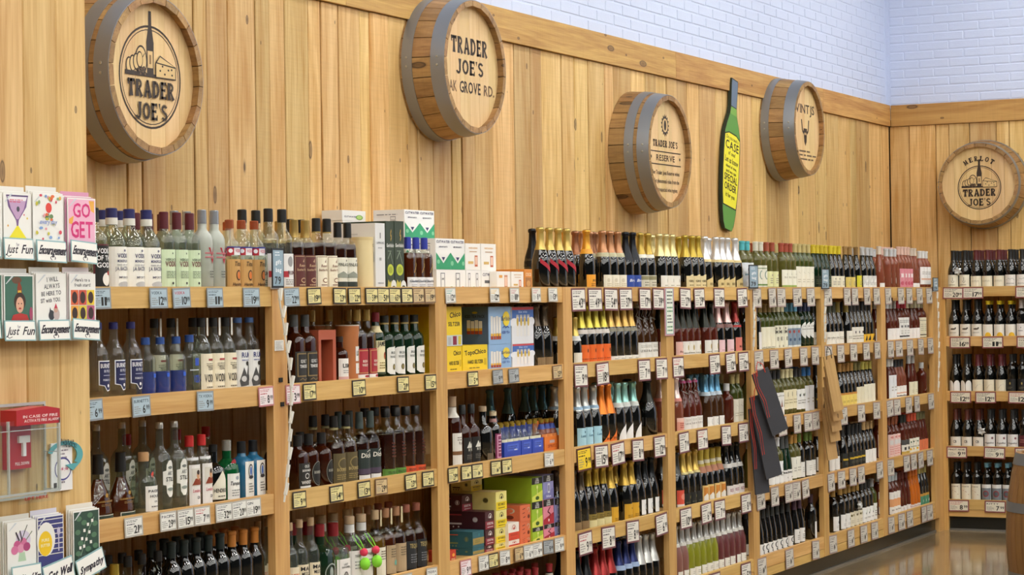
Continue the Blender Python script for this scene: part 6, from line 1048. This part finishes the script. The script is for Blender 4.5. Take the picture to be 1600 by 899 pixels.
# standing barrel by the red wine
def floor_barrel(px, dist, H=.86, Rm=.345, Re=.285, n=20):
    d = FW+RT*((px-800)/F); d.z = 0; p = Vector((CAM.x, CAM.y, 0))+d*dist
    t = thing('display_barrel', 'upright oak barrel with steel hoops standing on the concrete floor', 'barrel', (p.x, p.y, 0))
    Ro = lambda z: Re+(Rm-Re)*(1-((2*z/H)-1)**2); half = math.pi/n-.005; zs = [H*i/8 for i in range(9)]; mb = MB(); k = mb.mi(STAVEZ)
    for z in zs: mb.v += [((Ro(z)-q)*math.cos(a), (Ro(z)-q)*math.sin(a), z) for q, a in ((0, -half), (0, 0), (0, half), (.024, half), (.024, -half))]
    for i in range(8):
        for j in range(5): q = (j+1) % 5; mb.f.append((i*5+j, i*5+q, i*5+5+q, i*5+5+j)); mb.m.append(k)
    mb.f += [(4, 3, 2, 1, 0), (40, 41, 42, 43, 44)]; mb.m += [k, k]; sm = mb.mesh('stave')
    for i in range(n): obj('stave', sm, t, (0, 0, 0), (0, 0, 2*math.pi*i/n))
    for z0, z1 in ((.0, .05), (.2, .25), (H-.30, H-.25), (H-.06, H-.002)):
        mb = MB(); mb.lathe([(Ro(z)+q, z) for z, q in ((z0, .0006), (z0, .003), ((z0+z1)/2, .0034), (z1, .003), (z1, .0006))], HOOP, 40, cap0=False, cap1=False); h = mb.build('hoop', t, True)
        mb = MB(); mb.lathe([(.006, 0), (.0055, .0025), (.002, .004)], RIVET, 8); a = R_(195); z = (z0+z1)/2; mb.build('rivet', h, True, ((Ro(z)+.003)*math.cos(a), (Ro(z)+.003)*math.sin(a), z), (0, R_(90), a))
    for i in range(5):
        Rh = Re-.026; w_ = 2*Rh/5; a, b = -Rh+i*w_+.0006, -Rh+(i+1)*w_-.0006; up = [(u, math.sqrt(max(Rh*Rh-u*u, 0))) for u in [a+(b-a)*j/6 for j in range(7)]]
        mb = MB(); mb.prism(up+[(u, -v) for u, v in up[::-1]], 2, H-.045, H-.027, STAVEZ); mb.build('head_board', t)
floor_barrel(1672, 11.3)

# ================================================================== BOTTLE-SHAPED SIGN
t = thing('bottle_sign', 'flat green bottle-shaped sign offering special case orders, between two barrel ends', 'sign', (7.148, WA-.03, 2.562)); t.rotation_euler = (0, R_(9.5), 0)
half = [(.052, .475), (.056, .44), (.050, .30), (.062, .25), (.10, .19), (.130, .13), (.142, .05), (.142, -.12), (.132, -.25), (.112, -.36), (.09, -.43), (.06, -.468)]
def outl(k=0): return [(a-k, b) for a, b in half]+[(-(a-k), b) for a, b in half[::-1]]
mb = MB(); mb.prism(outl(), 1, 0, .02, pbr('sign_edge', '#1c2a1a', .6)); mb.build('board', t)
SG = lambda u, v, off: (u, -off, v)
mb = MB(); draw_art(mb, SG, [('p', [(a, b) for a, b in outl(.006) if b <= .26], '#5f9a46'), ('p', [(-.044, .30), (-.05, .44), (-.046, .468), (.046, .468), (.05, .44), (.044, .30)], '#66788f'), ('p', [(-.044, .30), (.044, .30), (.056, .25), (-.056, .25)], '#7fb04f'), ('r', -.048, .296, .048, .302, '#1c2a1a'),
   ('p', [(-.128, .115), (-.06, .135), (.06, .135), (.128, .115), (.136, .0), (.136, -.12), (.126, -.25), (.11, -.33), (-.11, -.33), (-.126, -.25), (-.136, -.12), (-.136, .0)], '#141a12'),
   ('p', [(-.122, .108), (-.06, .127), (.06, .127), (.122, .108), (.130, .0), (.130, -.12), (.120, -.25), (.104, -.322), (-.104, -.322), (-.120, -.25), (-.130, -.12), (-.130, .0)], '#f0e83a'),
   ('t', 'Do you need a', 0, .088, .022, '#14140f', {'width': .2}), ('t', 'CASE', 0, .028, .05, '#14140f', {'width': .22}), ('t', 'of one?', 0, -.008, .024, '#14140f', {'width': .12}), ('t', 'Let us know', 0, -.056, .034, '#14140f', {'width': .22}),
   ('t', 'ahead of time,', 0, -.088, .018, '#14140f', {'width': .18}), ('t', 'and we can', 0, -.12, .02, '#14140f', {'width': .17}), ('t', 'SPECIAL', 0, -.172, .042, '#14140f', {'width': .22}), ('t', 'ORDER', 0, -.226, .042, '#14140f', {'width': .2}), ('t', 'it for you', 0, -.27, .026, '#14140f', {'width': .15})], .001, .0006); mb.build('painting', t)

# ================================================================== CARD RACK ON THE COLUMN
YC = -.024                                           # column face
def card_spot(px, py, Y): p = on_plane_y(px, py, Y); return p
def cardthing(x0, x1, z0, z1, y, label, art, back, tilt=0.0):
    """front card of a pocket plus the cards filed behind it, each its own thing"""
    w_, h = (x1-x0)/2, z1-z0
    for i in range(4):
        bw = '#f0eee8' if i % 2 == 0 else back
        yy = y+.0055*i; o = (-.004*i if i else 0); up = .003*i*(1 if i < 3 else 2.2)
        lab = label if i == 0 else fit16(('spare card' if i % 2 == 0 else 'spare envelope')+' filed behind the '+label.split(' card')[0]+' card')
        t = thing('greeting_card', lab, 'greeting card', ((x0+x1)/2+o, yy, z0+up), R_(tilt), 'greeting cards in the column rack')
        mb = MB(); mb.box(-w_, w_, -.0008, .0008, 0, h, paper(bw)); mb.build('card', t)
        if i == 0:
            lo = h*.29; mid = (h*.98+lo)/2; sp = (h*.98-lo)/2; A_ = [scale_art(x_, w_, sp) for x_ in art]      # the picture shows above the name card
            mb = MB()
            if art[0][0] == 'r' and art[0][1] == -1: draw_art(mb, lambda u, v, off: (u*w_*.94, -.0009-off, h*.01+(v+1)/2*(lo-h*.01)), [art[0]], .001, .0002)
            draw_art(mb, lambda u, v, off: (u*w_*.94, -.0009-off, mid+v*sp), A_, .001, .0002); mb.build('picture', t)
            mb = MB(); mb.poly([(-w_*.92, -.0024, h*.86), (-w_*.86, -.0024, h*.86), (-w_*.35, -.0024, h*.985), (-w_*.5, -.0024, h*.985)], pbr('sleeve_glint', '#d8dde0', .15)); mb.build('painted_glint', t)  # pale patch painted as the glint of a clear sleeve
def pocket(x0, x1, z0, z1, y, word, label, roll=0.0, frame='#8fb5b8'):
    t = thing('card_pocket', label, 'card holder', ((x0+x1)/2, y, z0), 0, 'clear card pockets on the column'); w_ = (x1-x0)/2; h = z1-z0
    mb = MB(); mb.box(-w_, w_, .004, .0055, 0, h*1.02, ACRY); mb.box(-w_, w_, .0055, YC-y-.001, 0, .0015, ACRY); mb.build('pocket', t)
    mb = MB(); mb.box(-w_, w_, -.001, .001, 0, h, paper(frame)); c = mb.build('name_card', t); c.rotation_euler = (R_(-4), R_(roll), 0)
    mb = MB(); draw_art(mb, lambda u, v, off: (u*w_, -.001-off, h/2+v*h/2), [('r', -.95, -.88, .95, .88, '#f1efe8')]+word, .001, .0003); mb.build('lettering', c)
SCR = lambda s, wd, sz=.62, v=-.38: [('t', s, q*.014, v+abs(q)*.02, sz, '#25202c', {'width': wd, 'shear': .22}) for q in (-1, 0, 1)]
JFF = [('t', 'Just', -.52, -.4, .75, '#25202c', {'width': .75, 'shear': .2}), ('t', 'for', -.08, .25, .3, '#6a6072', {'width': .2}), ('t', 'Fun', .5, -.4, .8, '#25202c', {'width': .75, 'shear': .2}), ('b', [(-.9, -.55), (-.75, -.75), (-.55, -.6)], .05, '#25202c')]
ENC = SCR('Encouragement', 1.78, .8, -.3)+[('b', arc(.05, -.62, .16, .2, -40, 250, 10), .05, '#25202c')]
HOUR = [('r', -.85, .9, .85, .97, '#55386e'), ('p', [(-.82, .9), (.82, .9), (.7, .45), (.1, -.15), (.06, -.4), (-.06, -.4), (-.1, -.15), (-.7, .45)], '#7a5a8f'), ('p', [(-.76, .9), (.76, .9), (.66, .72), (-.66, .72)], '#efe9ee'), ('p', [(-.66, .72), (.66, .72), (.5, .35), (.08, -.1), (-.08, -.1), (-.5, .35)], '#c3a0c4'), ('g', -.6, .62, .6, .8, 2, '#d8475c'), ('e', .05, .35, .12, .12, '#4a4a55'), ('p', [(-.06, -.4), (.06, -.4), (.72, -.98), (-.72, -.98)], '#f0e02c'), ('c', .75, -.05, .05, '#e2c43a'), ('c', -.75, -.4, .05, '#e2a53a'), ('c', .5, .1, .04, '#d8475c')]
rf = random.Random(11); FLOW = [('c', .05, .42, .22, '#e0473c'), ('b', [(.05, .2), (.05, -.1)], .05, '#6a8a5a'), ('e', -.12, .05, .14, .1, '#6a8a5a'), ('e', .22, .05, .14, .1, '#6a8a5a')]
for i in range(26): FLOW.append(('e', rf.uniform(-.85, .85), rf.choice([rf.uniform(-.95, -.45), rf.uniform(.55, .95), rf.uniform(-.9, .9)]), rf.uniform(.06, .13), rf.uniform(.05, .09), rf.choice(['#e0703c', '#e8b04a', '#7d9fd0', '#d8475c', '#8aa872', '#e8a0a8', '#c9c040'])))
FLOW += [('t', 'every day', -.05, -.28, .2, '#6f86c4', {'width': 1.2, 'shear': .2})]
GOGET = [('r', -1, -1, 1, 1, '#efb6cd'), ('p', [(.55, .95), (.95, .95), (.95, .4), (.7, .5)], '#f0b04a'), ('p', [(-.95, .1), (-.6, .25), (-.7, -.15), (-.95, -.1)], '#f0b04a'), ('t', 'GO', .0, .2, .62, '#d8337a', {'width': 1.3}), ('t', 'GET', .0, -.72, .72, '#d8337a', {'width': 1.65})]
LADY = [('r', -1, -1, 1, 1, '#3f6b5a'), ('e', -.15, .82, .35, .16, '#6b4a34'), ('p', [(-.12, .1), (.2, .1), (.2, .5), (.08, .72), (-.05, .72), (-.12, .5)], '#8a3a20'), ('r', -.08, .2, .16, .36, '#e2b43a'), ('e', .05, -.15, .42, .42, '#3a2418'), ('e', .05, -.3, .28, .36, '#dba88c'), ('e', -.05, -.24, .04, .03, '#2c1c18'), ('e', .16, -.24, .04, .03, '#2c1c18'), ('e', .05, -.46, .1, .04, '#b02a2c'), ('p', [(-.6, -1), (-.45, -.75), (.0, -.68), (.1, -.68), (.55, -.75), (.7, -1)], '#b8322c'), ('e', .85, -.7, .12, .3, '#a84a6a')]
SITW = [('t', 'I WILL', .1, .72, .2, '#55555a', {'width': .8, 'rot': .06}), ('t', 'ALWAYS', .05, .42, .2, '#55555a', {'width': 1.1, 'rot': .06}), ('t', 'BE HERE TO', .0, .12, .18, '#55555a', {'width': 1.4, 'rot': .06}), ('t', 'SIT with YOU.', -.05, -.18, .18, '#55555a', {'width': 1.4, 'rot': .06}), ('e', .0, -.75, .2, .22, '#3a3a40'), ('p', [(-.15, -.6), (-.1, -.4), (0, -.58)], '#3a3a40'), ('e', .35, -.72, .22, .26, '#c8b4b0'), ('e', .3, -.5, .14, .14, '#c9a08c'), ('p', [(.18, -.45), (.3, -.22), (.42, -.45)], '#c0304a')]
EYES = [('t', "Here's to a", 0, .72, .14, '#333338', {'width': 1.2}), ('t', 'fresh start!', 0, .5, .14, '#333338', {'width': 1.3})]
for i in range(3):
    for j in range(2): EYES += [('r', -.95+.64*i, -.3-.68*j, -.35+.64*i, .35-.68*j, ['#d8653a', '#c9503a', '#e8c83a', '#e2a03a', '#dcc43a', '#b85a7a'][i+3*j]), ('e', -.65+.64*i, .02-.68*j, .22, .26, '#3a2420')]
BOUQ = [('e', .1, .1, .55, .5, '#d9d0e2'), ('p', [(-.3, -.95), (.3, -.95), (.2, -.5), (-.2, -.5)], '#b5d0b0')]+[('e', u, v, .26, .22, c) for u, v, c in ((-.35, -.1, '#c8588a'), (.1, .0, '#d878a0'), (-.1, -.3, '#e096b4'), (.35, -.25, '#b0487a'), (-.55, -.35, '#d878a0'))]+[('b', [(-.1, .0), (.25, .6), (.4, .85)], .05, '#44503c'), ('b', [(-.2, .1), (-.45, .55)], .09, '#3a3040'), ('b', [(.0, .1), (-.15, .6)], .07, '#3a3040'), ('b', [(.3, .1), (.75, .5)], .05, '#6a7a5a')]
PURE = [('r', -1, -1, 1, 1, '#3d3f7c')]+[('r', -1, .86-.24*i, 1, .9-.24*i, '#e8e4da') for i in range(8)]+[('e', -.4, -.05, .75, .82, '#eceae4'), ('e', -.45, -.25, .55, .6, '#f0c61c'), ('t', 'PURE', -.45, -.15, .14, '#f7efc4', {'width': .6}), ('t', 'BUTTER', -.45, -.4, .14, '#f7efc4', {'width': .75}), ('e', .62, .25, .14, .2, '#c4bcd4'), ('r', .57, -.7, .67, .1, '#c4bcd4')]
LILY = [('r', -1, -1, 1, 1, '#2f4a3c')]+[('e', u, v, .22, .12, '#557a5c') for u, v in ((-.6, .7), (.3, .8), (.7, .4), (-.7, .1), (.6, -.1), (-.5, -.4), (.7, -.6), (-.2, .5), (.1, -.7), (-.7, -.85))]+[('b', [(.6, .7), (.1, .1), (-.3, -.6), (-.5, -.95)], .03, '#9ab89a')]+[('r', u-.09, v-.07, u+.09, v+.07, '#eeece4') for u, v in ((.45, .55), (.1, .4), (.2, .05), (-.2, .15), (-.05, -.25), (-.4, -.2), (-.25, -.55), (-.55, -.6), (.3, -.4))]
def at(pxl, pxr, pyt, pyb, Y):
    a = on_plane_y((pxl+pxr)/2, pyt, Y); b = on_plane_y((pxl+pxr)/2, pyb, Y); return on_plane_y(pxl, (pyt+pyb)/2, Y).x, on_plane_y(pxr, (pyt+pyb)/2, Y).x, b.z, a.z
ROWS = [((-38, 2, 301, 405), [('r', -.5, -.5, .5, .5, '#d8c0c8')], '#dfe3e0', 'plain pink-centred card at the rack edge, upper row'), ((4, 47, 302, 404), HOUR, '#e6e2da', 'hourglass picture card with yellow sand'), ((50, 97, 302, 407), FLOW, '#e6e2da', 'folk flower pattern card'), ((104, 148, 310, 410), GOGET, '#d898b4', 'pink card reading go get'),
        ((-38, 2, 428, 530), [('r', -1, -1, 1, 1, '#3f6b5a')], '#dfe3e0', 'green card at the rack edge, lower row'), ((5, 51, 430, 530), LADY, '#d9d6d0', 'green portrait card with a bottle balanced on a head'), ((55, 102, 428, 532), SITW, '#e6e2da', 'white card with grey lettering about sitting with you'), ((107, 148, 428, 532), EYES, '#e6d8d8', 'fresh start card with dark oval windows'),
        ((10, 55, 815, 905), BOUQ, '#e2ddd2', 'flower bouquet card'), ((57, 98, 806, 900), PURE, '#d8d4e0', 'navy card with a yellow butter dish'), ((113, 154, 797, 898), LILY, '#e4ddd0', 'dark green lily of the valley card')]
for (b, art, back, lab) in ROWS:
    x0, x1, z0, z1 = at(*b, -.055); cardthing(x0, x1, z0, z1, -.058, lab+' in the column rack', art, back)
PK = [((7, 53, 372, 406), JFF, 'name card lettered just for fun under the hourglass card', 1), ((58, 104, 376, 410), ENC, 'name card lettered encouragement under the flower pattern card', 2), ((111, 152, 377, 411), ENC, 'name card lettered encouragement under the pink card', 4), ((-40, 2, 370, 402), [], 'blank-edged name card at the rack edge, upper row', 0),
      ((8, 56, 501, 533), JFF, 'name card lettered just for fun under the green portrait card', 1), ((62, 110, 500, 532), ENC, 'name card lettered encouragement under the white lettered card', 0), ((114, 156, 499, 531), ENC, 'name card lettered encouragement under the dark oval window card', 4), ((-40, 2, 500, 530), [], 'blank-edged name card at the rack edge, lower row', 0),
      ((20, 66, 883, 918), SCR('Thinking of You', 1.7, .55), 'name card lettered thinking of you under the bouquet card', 0), ((71, 118, 876, 912), SCR('Get Well', 1.6, .7), 'name card lettered get well under the butter dish card', -9), ((124, 167, 864, 899), SCR('Sympathy', 1.7, .6), 'name card lettered sympathy under the lily card', -14)]
for (b, wd, lab, roll) in PK:
    x0, x1, z0, z1 = at(*b, -.075); pocket(x0, x1, z0, z1, -.075, wd, lab, roll)
# fire alarm pull station under a clear cover
x0, x1, z0, z1 = at(10, 46, 655, 733, -.04); t = thing('fire_alarm_station', 'red fire alarm pull station with a white T handle under a clear cover', 'fire alarm', ((x0+x1)/2, YC, z0)); w_ = (x1-x0)/2; h = z1-z0; RED = plastic('#b3262c', .3)
mb = MB(); mb.box(-w_, w_, -.022, 0, 0, h, RED); mb.build('body', t)
mb = MB(); mb.box(-w_*.2, w_*.75, -.03, -.022, h*.52, h*.66, plastic('#ecebe8')); mb.box(w_*.14, w_*.40, -.03, -.022, h*.25, h*.52, plastic('#ecebe8')); mb.build('handle', t)
mb = MB(); draw_art(mb, lambda u, v, off: (u*w_, -.022-off, h/2+v*h/2), [('t', 'PULL DOWN', .2, -.85, .12, '#ece4e0', {'width': 1.2})], .001, .0005); mb.build('lettering', t)
x0, x1, z0, z1 = at(-60, 90, 640, 775, -.085); t = thing('alarm_cover', 'clear plastic alarm cover with a red hood reading in case of fire', 'safety cover', ((x0+x1)/2, -.09, z0)); w_ = (x1-x0)/2; h = z1-z0; dpt = YC+.09
mb = MB()
for q in ((-w_, w_, 0, .002, .0, h*.86), (-w_, -w_+.002, .002, dpt-.001, 0, h), (w_-.002, w_, .002, dpt-.001, 0, h*.98), (-w_+.002, w_-.002, .002, dpt-.001, 0, .002), (-w_-.012, w_+.012, dpt-.004, dpt-.002, -.02, h+.012)): mb.box(*q, ACRY)
mb.build('shell', t)
EDG = glass('acrylic_edge', '#dfe3e0', .45, .1)
for q in ((-w_, w_, -.004, .004, -.003, .004), (-w_, w_, -.004, .004, h*.74, h*.75), (w_-.004, w_+.004, -.004, .004, 0, h*.86), (-w_-.012, w_+.012, dpt-.008, dpt-.002, h+.004, h+.013), (-w_-.012, w_+.012, dpt-.008, dpt-.002, -.021, -.013), (w_+.006, w_+.013, dpt-.008, dpt-.002, -.013, h+.004), (-w_*.1, -w_*.1+.006, -.004, .003, 0, h*.86), (w_-.004, w_+.002, .004, dpt-.008, -.003, .004), (w_-.004, w_+.002, .004, dpt-.008, h*.45, h*.46)):
    mb = MB(); mb.box(*q, EDG); mb.build('edge_bead', t)
xl = on_plane_y(24, 660, -.09).x-(x0+x1)/2; mb = MB(); mb.prism([(xl, h*.80), (w_+.002, h*.80), (w_+.002, h*.97), (w_*.7, h*1.01), (xl, h*.98)], 1, -.004, dpt-.01, RED); hd = mb.build('hood', t)
mb = MB(); draw_art(mb, lambda u, v, off: (u, -.004-off, v), [('t', 'IN CASE OF FIRE', (xl+w_)/2+.01, h*.885, .008, '#f0d8d4', {'width': (w_-xl)*.8}), ('t', 'ACTIVATE FIRE ALARM', (xl+w_)/2+.015, h*.835, .008, '#f0d8d4', {'width': (w_-xl)*.8})], .001, .0005); mb.build('lettering', hd)
mb = MB(); mb.prism([(w_*.1, -.03), (w_*.2, 0), (w_*.95, 0), (w_*.85, -.03)], 1, 0, .003, ACRY); draw_art(mb, lambda u, v, off: (u, -off, v), [('t', 'LIFT HERE', w_*.5, -.02, .009, '#b3262c', {'width': w_*.5})], .001, .0005); mb.build('lift_tab', t)
# teal arrow sign with a small white card
x0, x1, z0, z1 = at(80, 113, 692, 767, -.03); t = thing('arrow_sign', 'teal curved arrow sign lettered unwrap, around a small white card', 'sign', ((x0+x1)/2, YC-.004, (z0+z1)/2)); w_ = (x1-x0)/2; h = (z1-z0)/2
mb = MB(); mb.box(-w_, w_, -.002, .003, -h, h, paper('#eceae8')); cdp = mb.build('white_card', t)
mb = MB(); draw_art(mb, lambda u, v, off: (u*w_, -.002-off, v*h), [('g', -.3, .3, .6, .75, 3, '#8a8088'), ('b', arc(.1, -.1, .75, .45, 0, 360, 24), .07, '#4a4a8a'), ('t', 'thank you', .1, -.15, .14, '#c03a6a', {'width': .9, 'shear': .2}), ('r', -.8, -.85, -.5, -.65, '#333333'), ('g', -.3, -.75, .5, -.55, 1, '#8a8088')], .001, .0004); mb.build('print', cdp)
TEAL = pbr('teal_board', '#57a3a8', .55); mb = MB(); P = arc(.012, h*.45, .075, h*.62, 165, -38, 18)
for i in range(18):
    (a, b), (c, d) = P[i], P[i+1]
    q = [(a*.82, h*.45+(b-h*.45)*.74), (a*1.15, b), (c*1.15, d), (c*.82, h*.45+(d-h*.45)*.74)]
    mb.prism([(u, v) for u, v in q][::-1], 1, -.006, -.003, TEAL)
mb.prism([(.088, h*.12), (.05, -h*.2), (.016, h*.05)], 1, -.0065, -.003, TEAL); mb.build('arrow', t)
mb = MB(); draw_art(mb, lambda u, v, off: (u, -.0065-off, v), [('t', 'UNWRAP,', .02, h*.95, .013, '#16303a', {'width': .075, 'rot': -.12}), ('t', 'TO THE BACK!', .02, h*.80, .013, '#16303a', {'width': .095, 'rot': -.1})], .001, .0004); mb.build('lettering', t)

# ================================================================== SIGNS, CLIP STRIPS AND GIFT BAGS ON THE POSTS
def bag_sign(px, pyt, pyb, pxw, label, rz=0):
    p = on_plane_y(px, pyb, -.02); zt = on_plane_y(px, pyt, -.02).z; w_ = (on_plane_y(px+pxw/2, pyb, -.02).x-on_plane_y(px-pxw/2, pyb, -.02).x)/2; h = zt-p.z
    t = thing('gift_bag_sign', label, 'sign', (p.x, -.014, p.z), R_(rz), 'gift bag signs clipped to the posts')
    mb = MB(); mb.box(-w_, w_, -.002, .002, 0, h, pbr('sign_frame', '#191c20', .4)); mb.build('frame', t)
    mb = MB(); draw_art(mb, lambda u, v, off: (u*w_*.88, -.002-off, h/2+v*h*.45), [('r', -1, -1, 1, 1, '#8fa6b4'), ('g', -.6, .65, .7, .95, 2, '#dfe6ea'), ('t', 'gift', .05, .22, .24, '#f2f4f4', {'width': 1.1, 'shear': .15}), ('t', 'bag', .05, -.22, .24, '#f2f4f4', {'width': 1.1, 'shear': .15}), ('t', '79', -.1, -.9, .42, '#14161a', {'width': 1.2})], .001, .0003); mb.build('face', t)
    mb = MB(); mb.box(-w_*.9, w_*.9, .002, .0105, -.004, .004, plastic('#c9c9c4')); mb.build('clip', t)
bag_sign(436.5, 388, 450, 18, 'blue gift bag price sign clipped at the vodka and whiskey post')
bag_sign(1179, 414, 451, 11, 'blue gift bag price sign clipped at the sparkling and white wine post', -6)
bag_sign(1291, 420, 452, 9, 'blue gift bag price sign clipped at the white wine and chardonnay post', -6)
bag_sign(1463, 434, 455, 8, 'small grey sign clipped at the corner post')
# slim announcement strip on the champagne post
x0, x1, z0, z1 = at(1039, 1053.5, 450, 525, -.01); t = thing('notice_strip', 'tall narrow notice with pink and blue edging on the champagne post', 'sign', ((x0+x1)/2, -.0085, z0)); w_ = (x1-x0)/2; h = z1-z0
mb = MB(); mb.box(-w_, w_, -.0015, .002, 0, h, paper('#c9949a')); mb.build('backing', t)
mb = MB(); draw_art(mb, lambda u, v, off: (u*w_, -.0015-off, h/2+v*h/2), [('r', -.82, -.94, .82, .97, '#7fa0ac'), ('r', -.7, -.91, .7, .95, '#e6ebdc'), ('g', -.55, .3, .6, .9, 4, '#3c4a48'), ('g', -.55, -.05, .6, .25, 2, '#4a8a5c'), ('g', -.55, -.5, .6, -.1, 3, '#3c4a48'), ('g', -.55, -.85, .6, -.55, 2, '#4a8a5c')], .001, .0003); mb.build('face', t)
def clip_strip(pts, n, label, r=.004):
    P = [on_plane_y(a, b, -.03) for a, b in pts]; t = thing('clip_strip', label, 'clip strip', (P[0].x, -.03, P[-1].z), 0, 'white clip strips hanging on the posts'); o = Vector((P[0].x, -.03, P[-1].z)); WH = plastic('#dedbd0', .4)
    mb = MB(); mb.tube([p-o for p in P], r, WH, 6); mb.build('strip', t)
    L = [0]
    for a, b in zip(P[:-1], P[1:]): L.append(L[-1]+(b-a).length)
    for i in range(n):
        s = L[-1]*(i+.6)/n; k = max(j for j in range(len(L)-1) if L[j] <= s); q = P[k].lerp(P[k+1], (s-L[k])/(L[k+1]-L[k]))-o
        mb = MB(); mb.box(-.005, .005, -.006, .004, 0, .045, WH); mb.build('clip', t, loc=q, rot=(0, R_(22 if i % 2 else 14), 0))
clip_strip([(435, 453), (438, 478), (442, 500), (446, 530), (452, 575), (455, 612), (453, 660), (451, 720), (444, 785)], 12, 'white plastic clip strip hanging on the vodka and whiskey post')
clip_strip([(1177, 476), (1178, 510), (1177, 548)], 5, 'white plastic clip strip hanging on the sparkling and white wine post', .003)
clip_strip([(1289, 470), (1288, 505), (1289, 535)], 5, 'white plastic clip strip hanging on the white wine and chardonnay post', .003)
clip_strip([(1464, 457), (1466, 500), (1467, 560), (1466, 612)], 10, 'white plastic clip strip hanging on the corner post', .003)
p = on_plane_y(436, 540, -.004); t = thing('notice_label', 'small printed white label stuck on the vodka and whiskey post', 'label', (p.x, -.0045, p.z)); mb = MB(); mb.box(-.030, .030, -.0006, .0008, -.019, .019, paper('#e4e2dc')); mb.build('label', t)
mb = MB(); draw_art(mb, lambda u, v, off: (u*.03, -.0006-off, v*.019), [('g', -.8, -.8, .8, .8, 6, '#9a9894')], .001, .0003); mb.build('print', t)
def gift_bag(px, py, y, L, w_, rz, ry, mat, cord, label, grp):
    p = on_plane_y(px, py, y); t = thing('gift_bag', label, 'gift bag', (p.x, y, p.z), R_(rz), grp); t.rotation_euler = (0, R_(ry), R_(rz))
    mb = MB(); n = 8
    for i in range(n): mb.prism([(-w_/2, -L*i/n), (w_/2, -L*i/n), (w_/2, -L*(i+1)/n+.0), (-w_/2, -L*(i+1)/n)], 1, -.004-.0008*(i % 2), .004, mat)
    mb.build('bag', t)
    mb = MB(); mb.tube([(-w_*.25, -.005, -.02), (-w_*.2, -.014, .03), (0, -.01, .055), (w_*.2, -.014, .03), (w_*.25, -.005, -.02)], .0025, cord, 5); mb.build('handle', t)
    if cord.name.startswith('orange'):
        for k in (-.42, -.30):
            mb = MB(); mb.tube([(w_*k, -.007, .01), (w_*(k-.10), -.012, -L*.2), (w_*(k+.04), -.010, -L*.45), (w_*(k-.06), -.012, -L*.7)], .0016, cord, 5); mb.build('ribbon', t)
    return t
CHAR = pbr('charcoal_paper', '#3b3b40', .75); ORC = pbr('orange_cord', '#d9432c', .7); BKC = pbr('black_cord', '#191614', .7)
gift_bag(1187, 580, -.085, .37, .115, -34, -21, CHAR, ORC, 'charcoal corrugated wine gift bag hanging outermost on its post', 'charcoal gift bags')
gift_bag(1183, 618, -.060, .47, .11, -34, -13, CHAR, ORC, 'charcoal corrugated wine gift bag hanging in the middle of its bunch', 'charcoal gift bags')
gift_bag(1180, 638, -.036, .48, .10, -30, -5, CHAR, ORC, 'charcoal corrugated wine gift bag hanging innermost against its post', 'charcoal gift bags')
for i, (px, py, nm) in enumerate(((1294, 556, 'outermost'), (1295, 571, 'second'), (1294, 588, 'third'), (1293, 604, 'fourth'), (1290, 632, 'innermost'))):
    gift_bag(px, py, -.100+.018*i, .34, .075, -34, -12+i, KRAFT, BKC, f'kraft paper wine gift bag hanging {nm} of the bunch on its post', 'kraft gift bags')
# gift bows
def bow(loc, rz, label, r=.032):
    t = thing('gift_bow', label, 'bow', loc, rz); M = pbr('silver_ribbon', '#d9d9d6', .3, .4)
    for i in range(12):
        a = 2*math.pi*i/12+(.2 if i % 2 else 0); k = r*(1 if i % 2 else .7); c, s_ = math.cos(a), math.sin(a); mb = MB()
        q = [(0, -.004, 0), (c*k*.6-s_*.008, -.022, s_*k*.6+c*.008), (c*k, -.006, s_*k), (c*k*.6+s_*.008, -.022, s_*k*.6-c*.008)]; mb.poly(q, M); mb.poly([(x_, y_*.35, z_) for x_, y_, z_ in q[::-1]], M)
        mb.build('loop', t)
    mb = MB(); mb.lathe([(.008, -.004), (.008, .004)], M, 8); mb.build('knot', t, True, (0, -.006, 0), (R_(90), 0, 0))
def bow_on(unit, px, py, d, label):
    z = 1.0
    for _ in range(4):
        s = solve_s(px, d, z, unit); P = (Vector((s, d, z)) if unit == 'A' else Vector((XS+d, -s, z)))-CAM; dep = P.dot(FW); cur = 449.5-F*P.dot(UP)/dep; z -= (py-cur)*dep/F
    bow((s, d, z) if unit == 'A' else (XS+d, -s, z), 0 if unit == 'A' else R_(-90), label)
bow_on('B', 1497, 424, .045, 'silver ribbon bow on a pinot noir bottle on the end-wall top shelf')
bow_on('B', 1534, 674, .03, 'white ribbon bow on a script-labelled pinot noir bottle')
bow_on('A', 1341, 790, .03, 'silver ribbon bow on a flowered-label wine bottle on the lowest shelf')
